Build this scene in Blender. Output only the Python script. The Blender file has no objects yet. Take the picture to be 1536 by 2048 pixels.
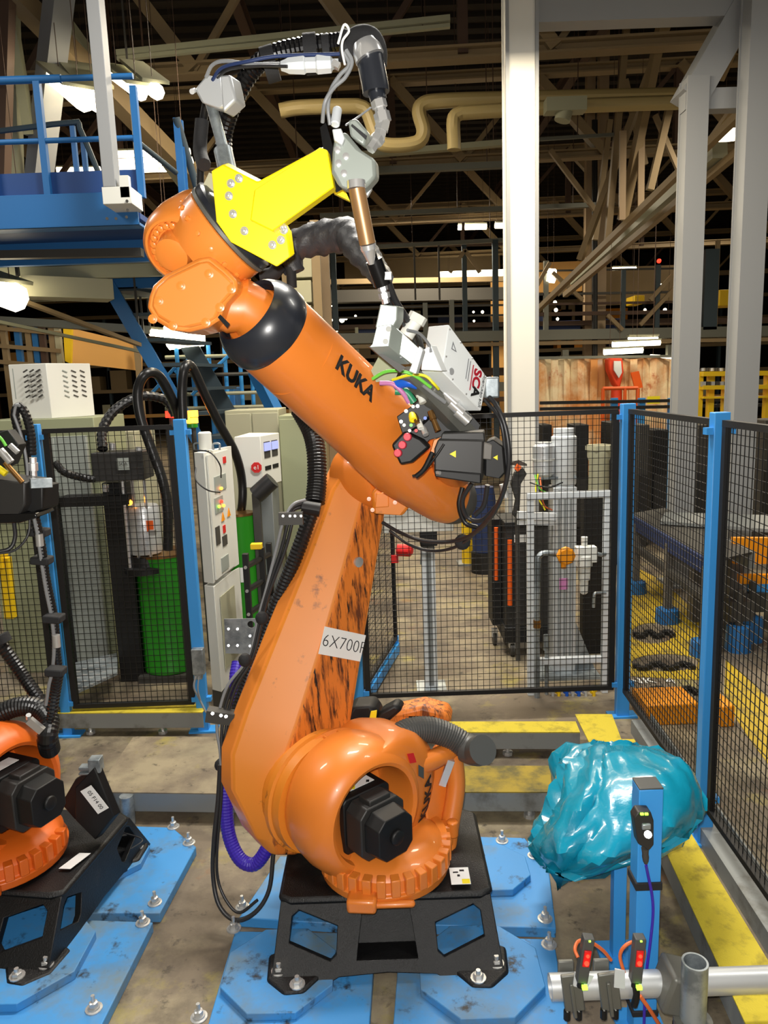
import bpy, bmesh, math, random
from math import sin, cos, pi, radians, atan2, sqrt
from mathutils import Vector as V, Matrix, geometry
random.seed(7)
sc = bpy.context.scene
COL = sc.collection
# ---------------------------------------------------------------- camera
CAM_H, FPX, PITCH, ROLL = 2.2, 1500.0, radians(9.7), radians(2.0)
fw = V((0, cos(PITCH), -sin(PITCH))); up0 = V((0, sin(PITCH), cos(PITCH))); rt0 = V((1, 0, 0))
RT = rt0*cos(ROLL) - up0*sin(ROLL); UP = up0*cos(ROLL) + rt0*sin(ROLL)
CAMP = V((0, 0, CAM_H))
cd = bpy.data.cameras.new('camera'); cam = bpy.data.objects.new('camera', cd); COL.objects.link(cam)
cam.matrix_world = Matrix.Translation(CAMP) @ Matrix((RT, UP, -fw)).transposed().to_4x4()
cd.sensor_fit = 'VERTICAL'; cd.sensor_height = 36; cd.lens = 36*FPX/2048; cd.clip_end = 300; cd.clip_start = .05
sc.camera = cam
# ---------------------------------------------------------------- light
w = bpy.data.worlds.new('hall_air'); sc.world = w; w.use_nodes = True
w.node_tree.nodes['Background'].inputs[0].default_value = (1.0, .86, .62, 1); w.node_tree.nodes['Background'].inputs[1].default_value = .2
def lamp(name, kind, loc, power, col=(1,1,1), size=.1, rot=None, sy=None):
    l = bpy.data.lights.new(name, kind); l.energy = power; l.color = col
    if kind == 'AREA':
        l.size = size
        if sy: l.shape = 'RECTANGLE'; l.size_y = sy
    else: l.shadow_soft_size = size
    o = bpy.data.objects.new(name, l); o.location = loc; COL.objects.link(o)
    if rot: o.rotation_euler = rot
    return o
lamp('camera_flash', 'POINT', (-.02, -.02, 2.27), 290, (1, .97, .92), .02)
for i, (x, y, z, pw) in enumerate([(-4.5, 4, 5.6, 120), (.2, 4.2, 5.4, 230), (1.0, 6.6, 5.2, 150), (3.5, 3, 6, 90), (-1, 9, 6.0, 170), (6, 11, 6, 240), (-7, 12, 6, 260), (1, 18, 6.2, 480), (10, 22, 6.5, 480), (-9, 24, 6.2, 420)]):  # includes unseen fill lights added to brighten the white column and cell rear
    lamp('hall_and_fill_light', 'AREA', (x, y, z), pw, (1, .86, .64) if y > 5 else (1, .96, .88), 1.6, sy=.4)
sc.view_settings.view_transform = 'Standard'; sc.view_settings.look = 'None'
sc.view_settings.exposure = 0; sc.view_settings.gamma = 1; sc.view_settings.use_curve_mapping = False
# ---------------------------------------------------------------- pixel helpers (photograph 1536 x 2048)
def ray(x, y): return fw + RT*((x-768)/FPX) + UP*((1024-y)/FPX)
def P(x, y, Y): d = ray(x, y); return CAMP + d*(Y/d.y)
def G(x, y, z=0.0): d = ray(x, y); return CAMP + d*((z-CAM_H)/d.z)
def S(p): return (V(p)-CAMP).dot(fw)/FPX
def on_plane(x, y, o, n): d = ray(x, y); return CAMP + d*((V(o)-CAMP).dot(n)/d.dot(n))
def PP(pts, Y): return [P(x, y, Y) for x, y in pts]
# ---------------------------------------------------------------- materials
def lin(c): return tuple(((v/255)/12.92 if v/255 <= .04045 else ((v/255+.055)/1.055)**2.4) for v in c) + (1,)
MATS = {}
def mat(name, col, rough=.5, metal=0, dirt_or_sheen=None, bump=0, bscale=40, emit=0, alpha=1, coat=0, trans=0, stretch=None, var=.0):
    """dirt = (colour, scale, lo, hi [, detail]) : noise mask between lo and hi"""
    m = bpy.data.materials.new(name); m.use_nodes = True; nt = m.node_tree; b = nt.nodes['Principled BSDF']
    c = lin(col); b.inputs['Base Color'].default_value = c; b.inputs['Roughness'].default_value = rough; b.inputs['Metallic'].default_value = metal
    b.inputs['Coat Weight'].default_value = coat
    if trans: b.inputs['Transmission Weight'].default_value = trans
    if emit:
        b.inputs['Emission Color'].default_value = c; b.inputs['Emission Strength'].default_value = emit
    if alpha < 1: b.inputs['Alpha'].default_value = alpha
    L = nt.links
    if dirt_or_sheen or bump or var:
        g = nt.nodes.new('ShaderNodeNewGeometry'); mp = nt.nodes.new('ShaderNodeMapping'); L.new(g.outputs['Position'], mp.inputs['Vector'])
        if stretch: mp.inputs['Rotation'].default_value = stretch[0]; mp.inputs['Scale'].default_value = stretch[1]
        src = None
        def noise(scale, det=6):
            n = nt.nodes.new('ShaderNodeTexNoise'); n.inputs['Scale'].default_value = scale; n.inputs['Detail'].default_value = det; n.inputs['Roughness'].default_value = .65
            L.new(mp.outputs[0], n.inputs['Vector']); return n
        cur = c
        if var:
            n = noise(3, 5); mx = nt.nodes.new('ShaderNodeMix'); mx.data_type = 'RGBA'
            mx.inputs[6].default_value = tuple(v*(1-var) for v in c[:3])+(1,); mx.inputs[7].default_value = tuple(min(1, v*(1+var)) for v in c[:3])+(1,)
            L.new(n.outputs[0], mx.inputs[0]); L.new(mx.outputs[2], b.inputs['Base Color']); src = mx.outputs[2]
        for dd in ([dirt_or_sheen] if dirt_or_sheen and not isinstance(dirt_or_sheen, list) else (dirt_or_sheen or [])):
            n = noise(dd[1], dd[4] if len(dd) > 4 else 8); r = nt.nodes.new('ShaderNodeMapRange')
            r.inputs[1].default_value = dd[2]; r.inputs[2].default_value = dd[3]; L.new(n.outputs[0], r.inputs[0])
            mx = nt.nodes.new('ShaderNodeMix'); mx.data_type = 'RGBA'; L.new(r.outputs[0], mx.inputs[0])
            if src: L.new(src, mx.inputs[6])
            else: mx.inputs[6].default_value = c
            mx.inputs[7].default_value = lin(dd[0]); L.new(mx.outputs[2], b.inputs['Base Color']); src = mx.outputs[2]
        if bump:
            n = noise(bscale, 4); bp = nt.nodes.new('ShaderNodeBump'); bp.inputs['Strength'].default_value = bump; bp.inputs['Distance'].default_value = .01
            L.new(n.outputs[0], bp.inputs['Height']); L.new(bp.outputs[0], b.inputs['Normal'])
    MATS[name] = m; return m
# ---------------------------------------------------------------- mesh collector
def frame(ax, up=None):
    z = V(ax).normalized(); u = V(up) if up is not None else (V((0, 0, 1)) if abs(z.z) < .95 else V((0, 1, 0)))
    x = u.cross(z)
    if x.length < 1e-6: x = V((1, 0, 0)).cross(z)
    x.normalize(); y = z.cross(x); return x, y, z
def spline(pts, k=6):
    pts = [V(p) for p in pts]
    if len(pts) < 3 or k < 2: return pts
    q = [pts[0]*2-pts[1]]+pts+[pts[-1]*2-pts[-2]]; out = []
    for i in range(1, len(q)-2):
        a, b, c, d = q[i-1:i+3]
        for j in range(k):
            t = j/k; out.append(.5*((2*b)+(c-a)*t+(2*a-5*b+4*c-d)*t*t+(3*b-a-3*c+d)*t**3))
    out.append(pts[-1]); return out
class MB:
    def __init__(s): s.v = []; s.f = []; s.mi = []; s.cur = 0
    def face(s, ids): s.f.append(tuple(ids)); s.mi.append(s.cur)
    def add(s, vs, fs):
        n = len(s.v); s.v += [V(v) for v in vs]
        for f in fs: s.face([i+n for i in f])
        return s
    def box(s, c, size, R=None):
        c = V(c); h = V(size)/2; vs = []
        for k in (-1, 1):
            for (i, j) in ((-1, -1), (1, -1), (1, 1), (-1, 1)):
                v = V((i*h.x, j*h.y, k*h.z)); vs.append(c+(R @ v if R else v))
        return s.add(vs, [(3, 2, 1, 0), (4, 5, 6, 7), (0, 1, 5, 4), (1, 2, 6, 5), (2, 3, 7, 6), (3, 0, 4, 7)])
    def span(s, lo, hi): lo = V(lo); hi = V(hi); return s.box((lo+hi)/2, [abs(a) for a in hi-lo])
    def beam(s, p0, p1, w, h, up=None):
        p0 = V(p0); p1 = V(p1); x, y, z = frame(p1-p0, up); R = Matrix((x, y, z)).transposed()
        return s.box((p0+p1)/2, (w, h, (p1-p0).length), R)
    def ibeam(s, p0, p1, h, w, t, up=None):
        p0 = V(p0); p1 = V(p1); x, y, z = frame(p1-p0, up)
        s.beam(p0+y*(h-t)/2, p1+y*(h-t)/2, w, t, up); s.beam(p0-y*(h-t)/2, p1-y*(h-t)/2, w, t, up); return s.beam(p0, p1, t, h-2*t, up)
    def rings(s, R, cap0=True, cap1=True):
        n = len(R[0]); b = len(s.v)
        for r in R: s.v += [V(p) for p in r]
        for i in range(len(R)-1):
            for j in range(n):
                k = (j+1) % n; s.face((b+i*n+j, b+i*n+k, b+(i+1)*n+k, b+(i+1)*n+j))
        if cap0: s.face([b+j for j in reversed(range(n))])
        if cap1: s.face([b+(len(R)-1)*n+j for j in range(n)])
        return s
    def lathe(s, p0, ax, prof, n=28, up=None, sx=1, sy=1, cap=True):
        x, y, z = frame(ax, up); p0 = V(p0)
        return s.rings([[p0+z*t+x*(cos(2*pi*j/n)*max(r, 1e-4)*sx)+y*(sin(2*pi*j/n)*max(r, 1e-4)*sy) for j in range(n)] for t, r in prof], cap, cap)
    def cyl(s, p0, p1, r, r1=None, n=16):
        p0 = V(p0); p1 = V(p1); return s.lathe(p0, p1-p0, [(0, r), ((p1-p0).length, r if r1 is None else r1)], n)
    def tube(s, pts, r, n=8, k=6, rib=0, step=None, depth=.12):
        """rib: corrugation pitch in metres"""
        q = spline(pts, k)
        if rib:
            L = [0]
            for a, b in zip(q, q[1:]): L.append(L[-1]+(b-a).length)
            m = max(2, int(L[-1]/(rib/2))); out = []; j = 0
            for i in range(m+1):
                t = L[-1]*i/m
                while j < len(L)-2 and L[j+1] < t: j += 1
                out.append(q[j].lerp(q[j+1], (t-L[j])/max(1e-9, L[j+1]-L[j])))
            q = out
        R = []; x = None
        for i, p in enumerate(q):
            d = (q[min(i+1, len(q)-1)]-q[max(i-1, 0)])
            if d.length < 1e-9: d = V((0, 0, 1))
            d.normalize()
            if x is None: x, y, _ = frame(d)
            x = (x-d*x.dot(d)).normalized(); y = d.cross(x)
            rr = r[min(i*len(r)//len(q), len(r)-1)] if isinstance(r, (list, tuple)) else r
            if rib and i % 2: rr *= 1-depth
            R.append([p+x*(cos(2*pi*j/n)*rr)+y*(sin(2*pi*j/n)*rr) for j in range(n)])
        return s.rings(R)
    def loft(s, secs, n=24, up=None, e=2.5, k=1):
        """secs: (centre, half width, half height); superellipse exponent e"""
        C = [V(a[0]) for a in secs]; R = []
        for i, (c, a, b) in enumerate(secs):
            d = C[min(i+1, len(C)-1)]-C[max(i-1, 0)]; x, y, z = frame(d, up); r = []
            for j in range(n):
                t = 2*pi*j/n; ct, st = cos(t), sin(t)
                r.append(C[i]+x*(a*math.copysign(abs(ct)**(2/e), ct))+y*(b*math.copysign(abs(st)**(2/e), st)))
            R.append(r)
        return s.rings(R)
    def plate(s, pts, off, holes=()):
        """planar polygon with holes, extruded by the vector off"""
        loops = [[V(p) for p in pts]]+[[V(p) for p in h] for h in holes]; off = V(off)
        if holes:
            tb = bmesh.new(); ed = []
            for l in loops:
                bv = [tb.verts.new(p) for p in l]; ed += [tb.edges.new((bv[i], bv[(i+1) % len(bv)])) for i in range(len(bv))]
            tb.verts.index_update(); bmesh.ops.triangle_fill(tb, use_beauty=True, use_dissolve=False, edges=ed); tb.verts.index_update()
            tri = [tuple(v.index for v in f.verts) for f in tb.faces]; tb.free()
        elif len(pts) > 4:
            tri = geometry.tessellate_polygon(loops)
        else: tri = [tuple(range(len(pts)))]
        flat = [p for l in loops for p in l]; n = len(flat); b = len(s.v); s.v += flat+[p+off for p in flat]
        for t in tri: s.face([b+i for i in t]); s.face([b+n+i for i in reversed(t)])
        o = 0
        for l in loops:
            m = len(l)
            for i in range(m):
                j = (i+1) % m; s.face((b+o+i, b+o+j, b+n+o+j, b+n+o+i))
            o += m
        return s
    def ball(s, c, r, n=12, sq=(1, 1, 1)):
        c = V(c); h = max(4, n//2)
        return s.rings([[c+V((sin(pi*i/h)*cos(2*pi*j/n)*r*sq[0], sin(pi*i/h)*sin(2*pi*j/n)*r*sq[1], -cos(pi*i/h)*r*sq[2])) for j in range(n)] for i in [.02]+list(range(1, h))+[h-.02]])
    def bolt(s, p, ax, r, h=None, washer=True):
        p = V(p); ax = V(ax).normalized(); h = h or r*.9
        if washer: s.lathe(p, ax, [(0, r*1.5), (r*.25, r*1.5)], 12)
        s.lathe(p, ax, [(0, r), (h, r), (h*1.15, r*.8)], 6); return s.lathe(p+ax*h*1.1, ax, [(0, r*.5), (r*.8, r*.45)], 8)
    def text(s, t, o, ux, uy, size, depth=.002, fn=None, bold=0):
        c = bpy.data.curves.new('t', 'FONT'); c.body = t; c.size = size; c.align_x = 'CENTER'; c.align_y = 'CENTER'; c.resolution_u = 3; c.extrude = depth/2; c.offset = bold
        ob = bpy.data.objects.new('t', c); COL.objects.link(ob); dg = bpy.context.evaluated_depsgraph_get(); dg.update()
        me = ob.evaluated_get(dg).to_mesh(); ux = V(ux).normalized(); uy = V(uy).normalized(); nz = ux.cross(uy)
        vs = [(fn(v.co) if fn else V(o)+ux*v.co.x+uy*v.co.y+nz*(v.co.z+depth/2)) for v in me.vertices]; fs = [tuple(p.vertices) for p in me.polygons]
        ob.evaluated_get(dg).to_mesh_clear(); bpy.data.objects.remove(ob); bpy.data.curves.remove(c)
        return s.add(vs, fs)
    def star(s, c, nrm, r, n=24, **k): return s
WPOS = {}
def obj(name, m, mt, parent=None, bev=0, smooth=30, **tags):
    if not m.v: return None
    xs = [v.x for v in m.v]; ys = [v.y for v in m.v]; zs = [v.z for v in m.v]
    c = V(((min(xs)+max(xs))/2, (min(ys)+max(ys))/2, min(zs) if parent is None else (min(zs)+max(zs))/2))
    me = bpy.data.meshes.new(name); me.from_pydata([tuple(v-c) for v in m.v], [], m.f)
    for q in (mt if isinstance(mt, (list, tuple)) else [mt]): me.materials.append(MATS[q])
    if isinstance(mt, (list, tuple)): me.polygons.foreach_set('material_index', m.mi)
    bm = bmesh.new(); bm.from_mesh(me); bmesh.ops.recalc_face_normals(bm, faces=bm.faces); bm.to_mesh(me); bm.free()
    if smooth:
        me.polygons.foreach_set('use_smooth', [True]*len(me.polygons)); me.set_sharp_from_angle(angle=radians(smooth))
    o = bpy.data.objects.new(name, me); COL.objects.link(o); WPOS[o.name] = c; o.location = c
    if parent is not None:
        o.parent = parent; o.matrix_parent_inverse = Matrix.Translation(-WPOS[parent.name])
    if bev:
        b = o.modifiers.new('b', 'BEVEL'); b.width = bev; b.segments = 2; b.limit_method = 'ANGLE'; b.angle_limit = radians(35)
    for k, v in tags.items(): o[k] = v
    return o
def root(name, loc, label, category, group=None):
    o = bpy.data.objects.new(name, None); COL.objects.link(o); o.location = V(loc); o.empty_display_size = .1; WPOS[o.name] = V(loc)
    o['label'] = label; o['category'] = category
    if group: o['group'] = group
    return o
def lab(label, category, group=None):
    d = dict(label=label, category=category)
    if group: d['group'] = group
    return d
def dup(o, off=(0, 0, 0), rz=0, label=None, parent=None, name=None):
    c = o.copy(); COL.objects.link(c); c.parent = parent
    if parent is None:
        c.location = o.location+V(off); c.rotation_euler.z += rz
        if label: c['label'] = label
    for ch in [x for x in o.children]: dup(ch, parent=c)
    return c
# ---------------------------------------------------------------- material list
mat('orange', (222, 124, 44), .38, coat=.25, var=.06)
mat('orange_clean', (232, 136, 54), .33, coat=.3)
DS = ((0, radians(-20), radians(40)), (9, 9, 1.3))
mat('orange_worn', (222, 124, 44), .5, dirt_or_sheen=[((104, 54, 26), 3.2, .49, .62), ((30, 22, 18), 5.5, .55, .64)], stretch=DS)
mat('orange_specks', (220, 130, 38), .45, dirt_or_sheen=((84, 46, 26), 8, .58, .70))
mat('orange_old', (216, 100, 26), .42, dirt_or_sheen=((110, 60, 30), 7, .64, .76))
mat('black_cast', (14, 14, 15), .42, bump=.35, bscale=160, dirt_or_sheen=((62, 56, 50), 6, .6, .9))
mat('black', (11, 11, 12), .55); mat('black_gloss', (14, 14, 16), .22); mat('black_soft', (28, 28, 30), .8, bump=.3, bscale=30)
mat('motor', (40, 39, 38), .5); mat('motor_grey', (96, 92, 86), .45); mat('rubber', (34, 37, 44), .3, coat=.15); mat('hose_grey', (74, 75, 74), .42)
mat('hose_black', (22, 22, 23), .35); mat('purple', (58, 36, 168), .4); mat('cable', (40, 40, 42), .4); mat('cable_grey', (130, 132, 134), .4)
mat('steel', (200, 200, 198), .3, metal=.6); mat('chrome', (225, 225, 225), .22, metal=.7); mat('galv', (168, 176, 180), .42, metal=.6, dirt_or_sheen=((120, 128, 132), 6, .45, .6))
mat('alu', (205, 208, 210), .38, metal=.55); mat('alu_white', (214, 219, 222), .45, metal=.15); mat('brass', (150, 112, 66), .3, metal=.85); mat('bronze', (158, 120, 80), .38, metal=.45)
mat('tool_grey', (150, 157, 150), .4, metal=.3); mat('tool_dark', (104, 104, 98), .45, metal=.3); mat('sca_white', (222, 226, 226), .4); mat('sca_side', (150, 158, 166), .45)
mat('bracket_yellow', (252, 226, 6), .35, coat=.2); mat('yellow', (238, 196, 24), .5); mat('warn_yellow', (240, 220, 30), .5)
mat('kerb_yellow', (205, 184, 48), .7, dirt_or_sheen=((140, 124, 40), 14, .5, .75), bump=.3, bscale=200); mat('kerb_dirty', (152, 130, 40), .75, dirt_or_sheen=((92, 84, 44), 6, .42, .62))
mat('kerb_steel', (146, 150, 150), .5, metal=.4, dirt_or_sheen=((96, 92, 84), 4, .5, .7))
mat('fence_blue', (58, 148, 222), .4, var=.03); mat('plate_blue', (62, 140, 204), .5, dirt_or_sheen=[((104, 122, 130), 2.6, .48, .68), ((40, 44, 50), 9, .58, .68)])
mat('plat_blue', (34, 102, 164), .5); mat('plat_blue_dark', (20, 62, 122), .6); mat('stair_dark', (46, 62, 72), .6)
mat('wire', (30, 30, 32), .4, metal=.4); mat('wire_light', (120, 120, 116), .35, metal=.7); mat('frame_black', (20, 20, 22), .5)
mat('cab_white', (218, 218, 210), .5); mat('cab_beige', (170, 168, 142), .55, var=.05); mat('cab_grey', (120, 124, 124), .5); mat('cab_green', (148, 152, 120), .6, var=.05)
mat('drum_green', (38, 136, 26), .4, coat=.2); mat('paper', (235, 235, 232), .6); mat('label_grey', (150, 156, 150), .5); mat('ink', (20, 20, 22), .6); mat('ink_grey', (120, 122, 126), .6); mat('red', (206, 26, 26), .45); mat('pink_red', (212, 60, 78), .4); mat('sca_red', (168, 24, 44), .5)
mat('bag', (16, 138, 168), .26, coat=.5, bump=.35, bscale=9, var=.08); mat('floor_yellow', (190, 160, 34), .6, dirt_or_sheen=((110, 96, 50), 5, .5, .7)); mat('box_orange', (240, 150, 10), .45)
mat('column_white', (222, 220, 212), .5); mat('column_grey', (146, 148, 150), .55); mat('column_tan', (150, 128, 100), .6)
mat('roof', (38, 31, 24), .85); mat('truss_tan', (138, 118, 86), .6, var=.1); mat('truss_brown', (74, 54, 42), .7, var=.1); mat('truss_pale', (150, 150, 126), .55); mat('pipe_cream', (164, 146, 98), .5); mat('duct_grey', (110, 112, 104), .5, metal=.3); mat('wood', (212, 160, 90), .6); mat('leather', (52, 52, 56), .5, bump=.3, bscale=40)
mat('lamp_glow', (255, 240, 205), emit=9); mat('lamp_green', (150, 255, 60), emit=3); mat('lamp_red', (255, 40, 24), emit=5); mat('lamp_amber', (255, 150, 40), emit=7); mat('screen', (150, 160, 230), emit=.8)
mat('green_cable', (110, 200, 70), .4); mat('yellow_cable', (226, 216, 40), .4); mat('blue_tube', (20, 90, 200), .35); mat('green_tube', (40, 130, 90), .4); mat('pink_tube', (190, 120, 170), .4); mat('orange_cable', (212, 104, 52), .5); mat('orange_hose', (226, 92, 20), .45)
mat('curtain', (214, 150, 92), .12, dirt_or_sheen=[((242, 226, 190), .8, .42, .58), ((190, 90, 40), 1.7, .6, .68)]); mat('grey_dark', (62, 60, 56), .6); mat('blue_dark', (30, 48, 92), .6); mat('hand_red', (214, 60, 20), .5)  # curtain's pale blotches paint its lit, glossy sheen into the colour
mat('clear', (240, 240, 240), .1, trans=.9)
# concrete floor
m = mat('concrete', (112, 100, 84), .6, dirt_or_sheen=[((150, 138, 112), 1.6, .47, .62), ((70, 60, 50), 1.3, .5, .64), ((150, 138, 70), 2.7, .56, .70), ((126, 84, 54), 2.1, .6, .72), ((56, 50, 42), 12, .58, .70)], bump=.12, bscale=60)
# ---------------------------------------------------------------- structure
def st(name, m, mt, **k): return obj(name, m, mt, kind='structure', **k)
st('floor', MB().plate([(-22, -3, 0), (26, -3, 0), (26, 48, 0), (-22, 48, 0)], (0, 0, -.2)), 'concrete')
rf = st('ceiling', MB().plate([(-22, -3, 9.6), (26, -3, 9.6), (26, 48, 9.6), (-22, 48, 9.6)], (0, 0, .2)), 'roof')
m = MB()
for i in range(96):
    y = -2.5+i*.52; m.span((-22, y, 9.50), (26, y+.24, 9.6))
obj('roof_rib', m, 'roof', rf, kind='stuff')
st('wall_back', MB().span((-22, 48, 0), (26, 48.3, 9.6)), 'roof')
st('wall_left', MB().span((-22.3, -3, 0), (-22, 48, 9.6)), 'roof')
st('wall_right', MB().span((26, -3, 0), (26.3, 48, 9.6)), 'roof')
def column(name, x0, x1, Y, label, mt='column_white', top=None, group=None, base=True, yaw=0):
    """H column with flanges facing the camera between two pixel columns at mid height"""
    a = P(x0, 600, Y); b = P(x1, 600, Y); wd = (b-a).length; cx = (a.x+b.x)/2; h = top or 9.5
    r = root(name, (cx, Y+wd/2, 0), label, 'column', group)
    obj('front_flange', MB().span((cx-wd/2, Y, 0), (cx+wd/2, Y+.02, h)), mt, r); obj('rear_flange', MB().span((cx-wd/2, Y+wd*.9, 0), (cx+wd/2, Y+wd*.9+.02, h)), mt, r)
    obj('web', MB().span((cx-wd*.44, Y+.02, 0), (cx-wd*.36, Y+wd*.9, h)).span((cx+wd*.36, Y+.02, 0), (cx+wd*.44, Y+wd*.9, h)), mt, r)
    if base: obj('base_plate', MB().span((cx-wd*.8, Y-.08, 0), (cx+wd*.8, Y+wd+.08, .025)), mt, r)
    return r, cx, wd
c0, cx0, wd0 = column('steel_column', 1016, 1074, 7.6, 'wide bright white steel column in the middle, rising behind the grey dispenser box')
obj('frame_bead', MB().span((cx0-wd0/2-.012, 7.57, 0), (cx0-wd0/2+.02, 7.6, 9.5)).span((cx0+wd0/2-.02, 7.57, 0), (cx0+wd0/2+.012, 7.6, 9.5)), 'column_grey', c0)
c1, cx1, wd1 = column('steel_column', 1362, 1404, 7.6, 'grey steel column carrying the diagonal brace', 'column_grey', 4.95)
c2, cx2, wd2 = column('steel_column', 1478, 1526, 7.3, 'grey-white steel column close to the right edge of the photo', 'column_grey', 9.5)
a = P(1385, 175, 7.7); b = P(1536, -60, 7.7)
obj('diagonal_brace', MB().beam(a+V((0, .1, -.1)), b+V((.3, .1, .55)), .34, .26), 'column_grey', c1)
obj('cross_member', MB().span((cx1-.1, 7.65, P(1400, 222, 7.7).z), (cx2+.1, 7.8, P(1400, 180, 7.7).z)), 'column_grey', c1)
# big portal beam top
a = P(1076, 12, 7.7); b = P(1536, -14, 7.7)
tb = obj('portal_beam', MB().beam((a.x-.1, 7.75, a.z+.05), (b.x+1, 7.75, a.z+.05), .2, .42), 'column_grey', **lab('grey portal beam crossing the top right corner between white columns', 'beam'))
# mid hall H columns in tan
def tan_col(x0, x1, Y, label, mt='column_tan'):
    return column('hall_column', x0, x1, Y, label, mt, 9.5, 'tan columns of the hall roof')
tan_col(1170, 1186, 17.5, 'slim tan roof column left of the dark cable run'); tan_col(1194, 1212, 17.2, 'slim tan roof column right of the dark cable run')
m = MB()
for x in (1187, 1190, 1192): m.cyl(P(x, 820, 17)*1.0, P(x, 240, 17), .035)
obj('cable_run', m, 'black', **lab('dark vertical cable run between the two slim tan columns', 'cables'))
# ------------------------------------------------ roof trusses
def truss(Y, zb, zt, x0, x1, label, seg=1.6, mt='truss_tan', w=.11, slope=-.02, g=None):
    r = root('roof_truss', ((x0+x1)/2, Y, zb), label, 'truss', g)
    dz = lambda x: 0; yy = lambda x: Y+slope*(x-x0)*3
    obj('bottom_chord', MB().ibeam((x0, yy(x0), zb), (x1, yy(x1), zb), .16, .22, .03), mt, r)
    obj('top_chord', MB().ibeam((x0, yy(x0), zt), (x1, yy(x1), zt), .16, .22, .03), mt, r)
    n = int((x1-x0)/seg); 
    for i in range(n):
        a = x0+i*seg; b = a+seg/2; c = a+seg
        obj('diagonal', MB().beam((a, yy(a), zt), (b, yy(b), zb), w*1.3, w), mt, r)
        obj('diagonal', MB().beam((b, yy(b), zb), (c, yy(c), zt), w*.5, w*.5), 'truss_brown' if i % 2 else mt, r)
        if i % 2 == 0: obj('post', MB().beam((a, yy(a), zb), (a, yy(a), zt), w*.8, w*.8), 'truss_brown', r)
    return r
truss(10.9, 6.28, 7.85, -8, 10.4, 'nearest roof truss, directly above the cream pipes', 2.3, w=.16)
truss(15.6, 6.25, 7.7, -10, 14, 'second roof truss back, tan bottom chord right of the brown nozzle tube', 2.6, w=.16)
truss(20.5, 6.2, 7.7, -12, 17, 'third roof truss back, dimmer, over the twin tube lamps', 2.8, w=.15)
truss(26, 6.2, 7.7, -14, 20, 'fourth roof truss back, small and dark near the middle of the hall', 2.8, w=.15)
truss(33, 6.1, 7.7, -18, 24, 'farthest roof truss, tiny, seen low over the rear mezzanine', 3, w=.15)
# longitudinal purlins that recede
PUR = [(-6.5, 7.9, 'left'), (-2.2, 8.7, 'middle'), (4.2, 8.4, 'right')]
for x, z, nm in PUR:
    obj('roof_girder', MB().ibeam((x, 5, z), (x, 46, z), .3, .18, .03), 'truss_brown', **lab('brown girder running away under the roof on the %s side of the hall' % nm, 'girder', ))
# receding right-hand frame of slanted tan members
m0 = root('braced_frame', P(1215, 430, 13), 'slanting tan braces in front of the right hall bay beside the dark cable run', 'frame')
for (a, b, Y0, Y1, w_) in [((1075, 620), (1560, 150), 15, 8.6, .09), ((1130, 590), (1560, 235), 15, 9, .09), ((1150, 560), (1440, 300), 15.5, 10, .2), ((1215, 480), (1255, 30), 13, 13, .1), ((1245, 440), (1330, 20), 13, 12, .13), ((1160, 520), (1345, 20), 13.5, 12.5, .1), ((1300, 380), (1345, 190), 12, 12, .1), ((1250, 160), (1290, 330), 13.5, 13.5, .09), ((1310, 230), (1370, 370), 12.5, 12.5, .07), ((1190, 480), (1220, 240), 14, 14, .09), ((1100, 300), (1190, 420), 14.4, 14.4, .08), ((1440, 160), (1500, 20), 10.5, 10, .08), ((1405, 300), (1536, 120), 11, 9, .06)]:
    obj('brace', MB().beam(P(*a, Y0), P(*b, Y1), w_, w_), 'truss_tan' if w_ != .2 else 'truss_pale', m0)
# hanging plates (bright vertical members)
for (x, y0, y1, Y, w_) in [(1246, 262, 440, 12.6, .10), (1283, 250, 440, 12.6, .10)]:
    obj('hanger', MB().beam(P(x, y0, Y), P(x-2, y1, Y), w_, .05), 'column_tan', m0)
# left big slanting members
m1 = root('braced_frame', P(80, 430, 8), 'grey slanting steel frame standing behind the blue platform railing', 'frame')
for (a, b, Y0, Y1, w_, q) in [((75, 380), (120, -20), 9, 8.5, .22, 'column_grey'), ((30, 380), (20, -20), 9, 9, .15, 'truss_pale'), ((15, -10), (60, 270), 8.6, 8.8, .1, 'truss_pale'), ((20, -20), (400, 370), 8.5, 11, .2, 'truss_tan'), ((120, 30), (375, 380), 9.3, 11.5, .12, 'truss_pale'), ((0, 375), (10, 0), 8.2, 8.2, .15, 'truss_brown')]:
    obj('brace', MB().beam(P(*a, Y0), P(*b, Y1), w_, w_), q, m1)
# light channels
def strip(p, q, Y0, Y1, r, mt, label, cat='pipe', name='conduit', n=10):
    return obj(name, MB().cyl(P(*p, Y0), P(*q, Y1), r, n=n), mt, **lab(label, cat))
def chan(p, q, Y0, Y1, w, h, mt, label, cat='rail', name='cable_channel'):
    a, b = P(*p, Y0), P(*q, Y1); o = obj(name, MB().beam(a, b, w, h), mt, **lab(label, cat)); m = MB()
    for f in (.08, .5, .92): c = a.lerp(b, f); m.beam(c, V((c.x, c.y, 9.49)), .014, .014)
    obj('suspension_rod', m, 'truss_brown', o); return o
chan((235, 108), (900, 38), 9.6, 9.4, .1, .06, 'truss_pale', 'upper one of two pale cable channels high at the top left')
chan((235, 118), (900, 52), 9.6, 9.4, .06, .04, 'truss_pale', 'lower, thinner of two pale cable channels high at the top left')
chan((1100, 30), (1400, 8), 9.6, 9.2, .1, .05, 'truss_pale', 'pale cable channel below the grey portal beam')
chan((560, 350), (1010, 330), 13, 13, .12, .1, 'duct_grey', 'grey galvanised channel crossing left of the bright white column below the pipes')
chan((700, 312), (1012, 286), 12, 12, .12, .08, 'truss_pale', 'pale channel touching the lower bend of the cream pipe')
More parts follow.
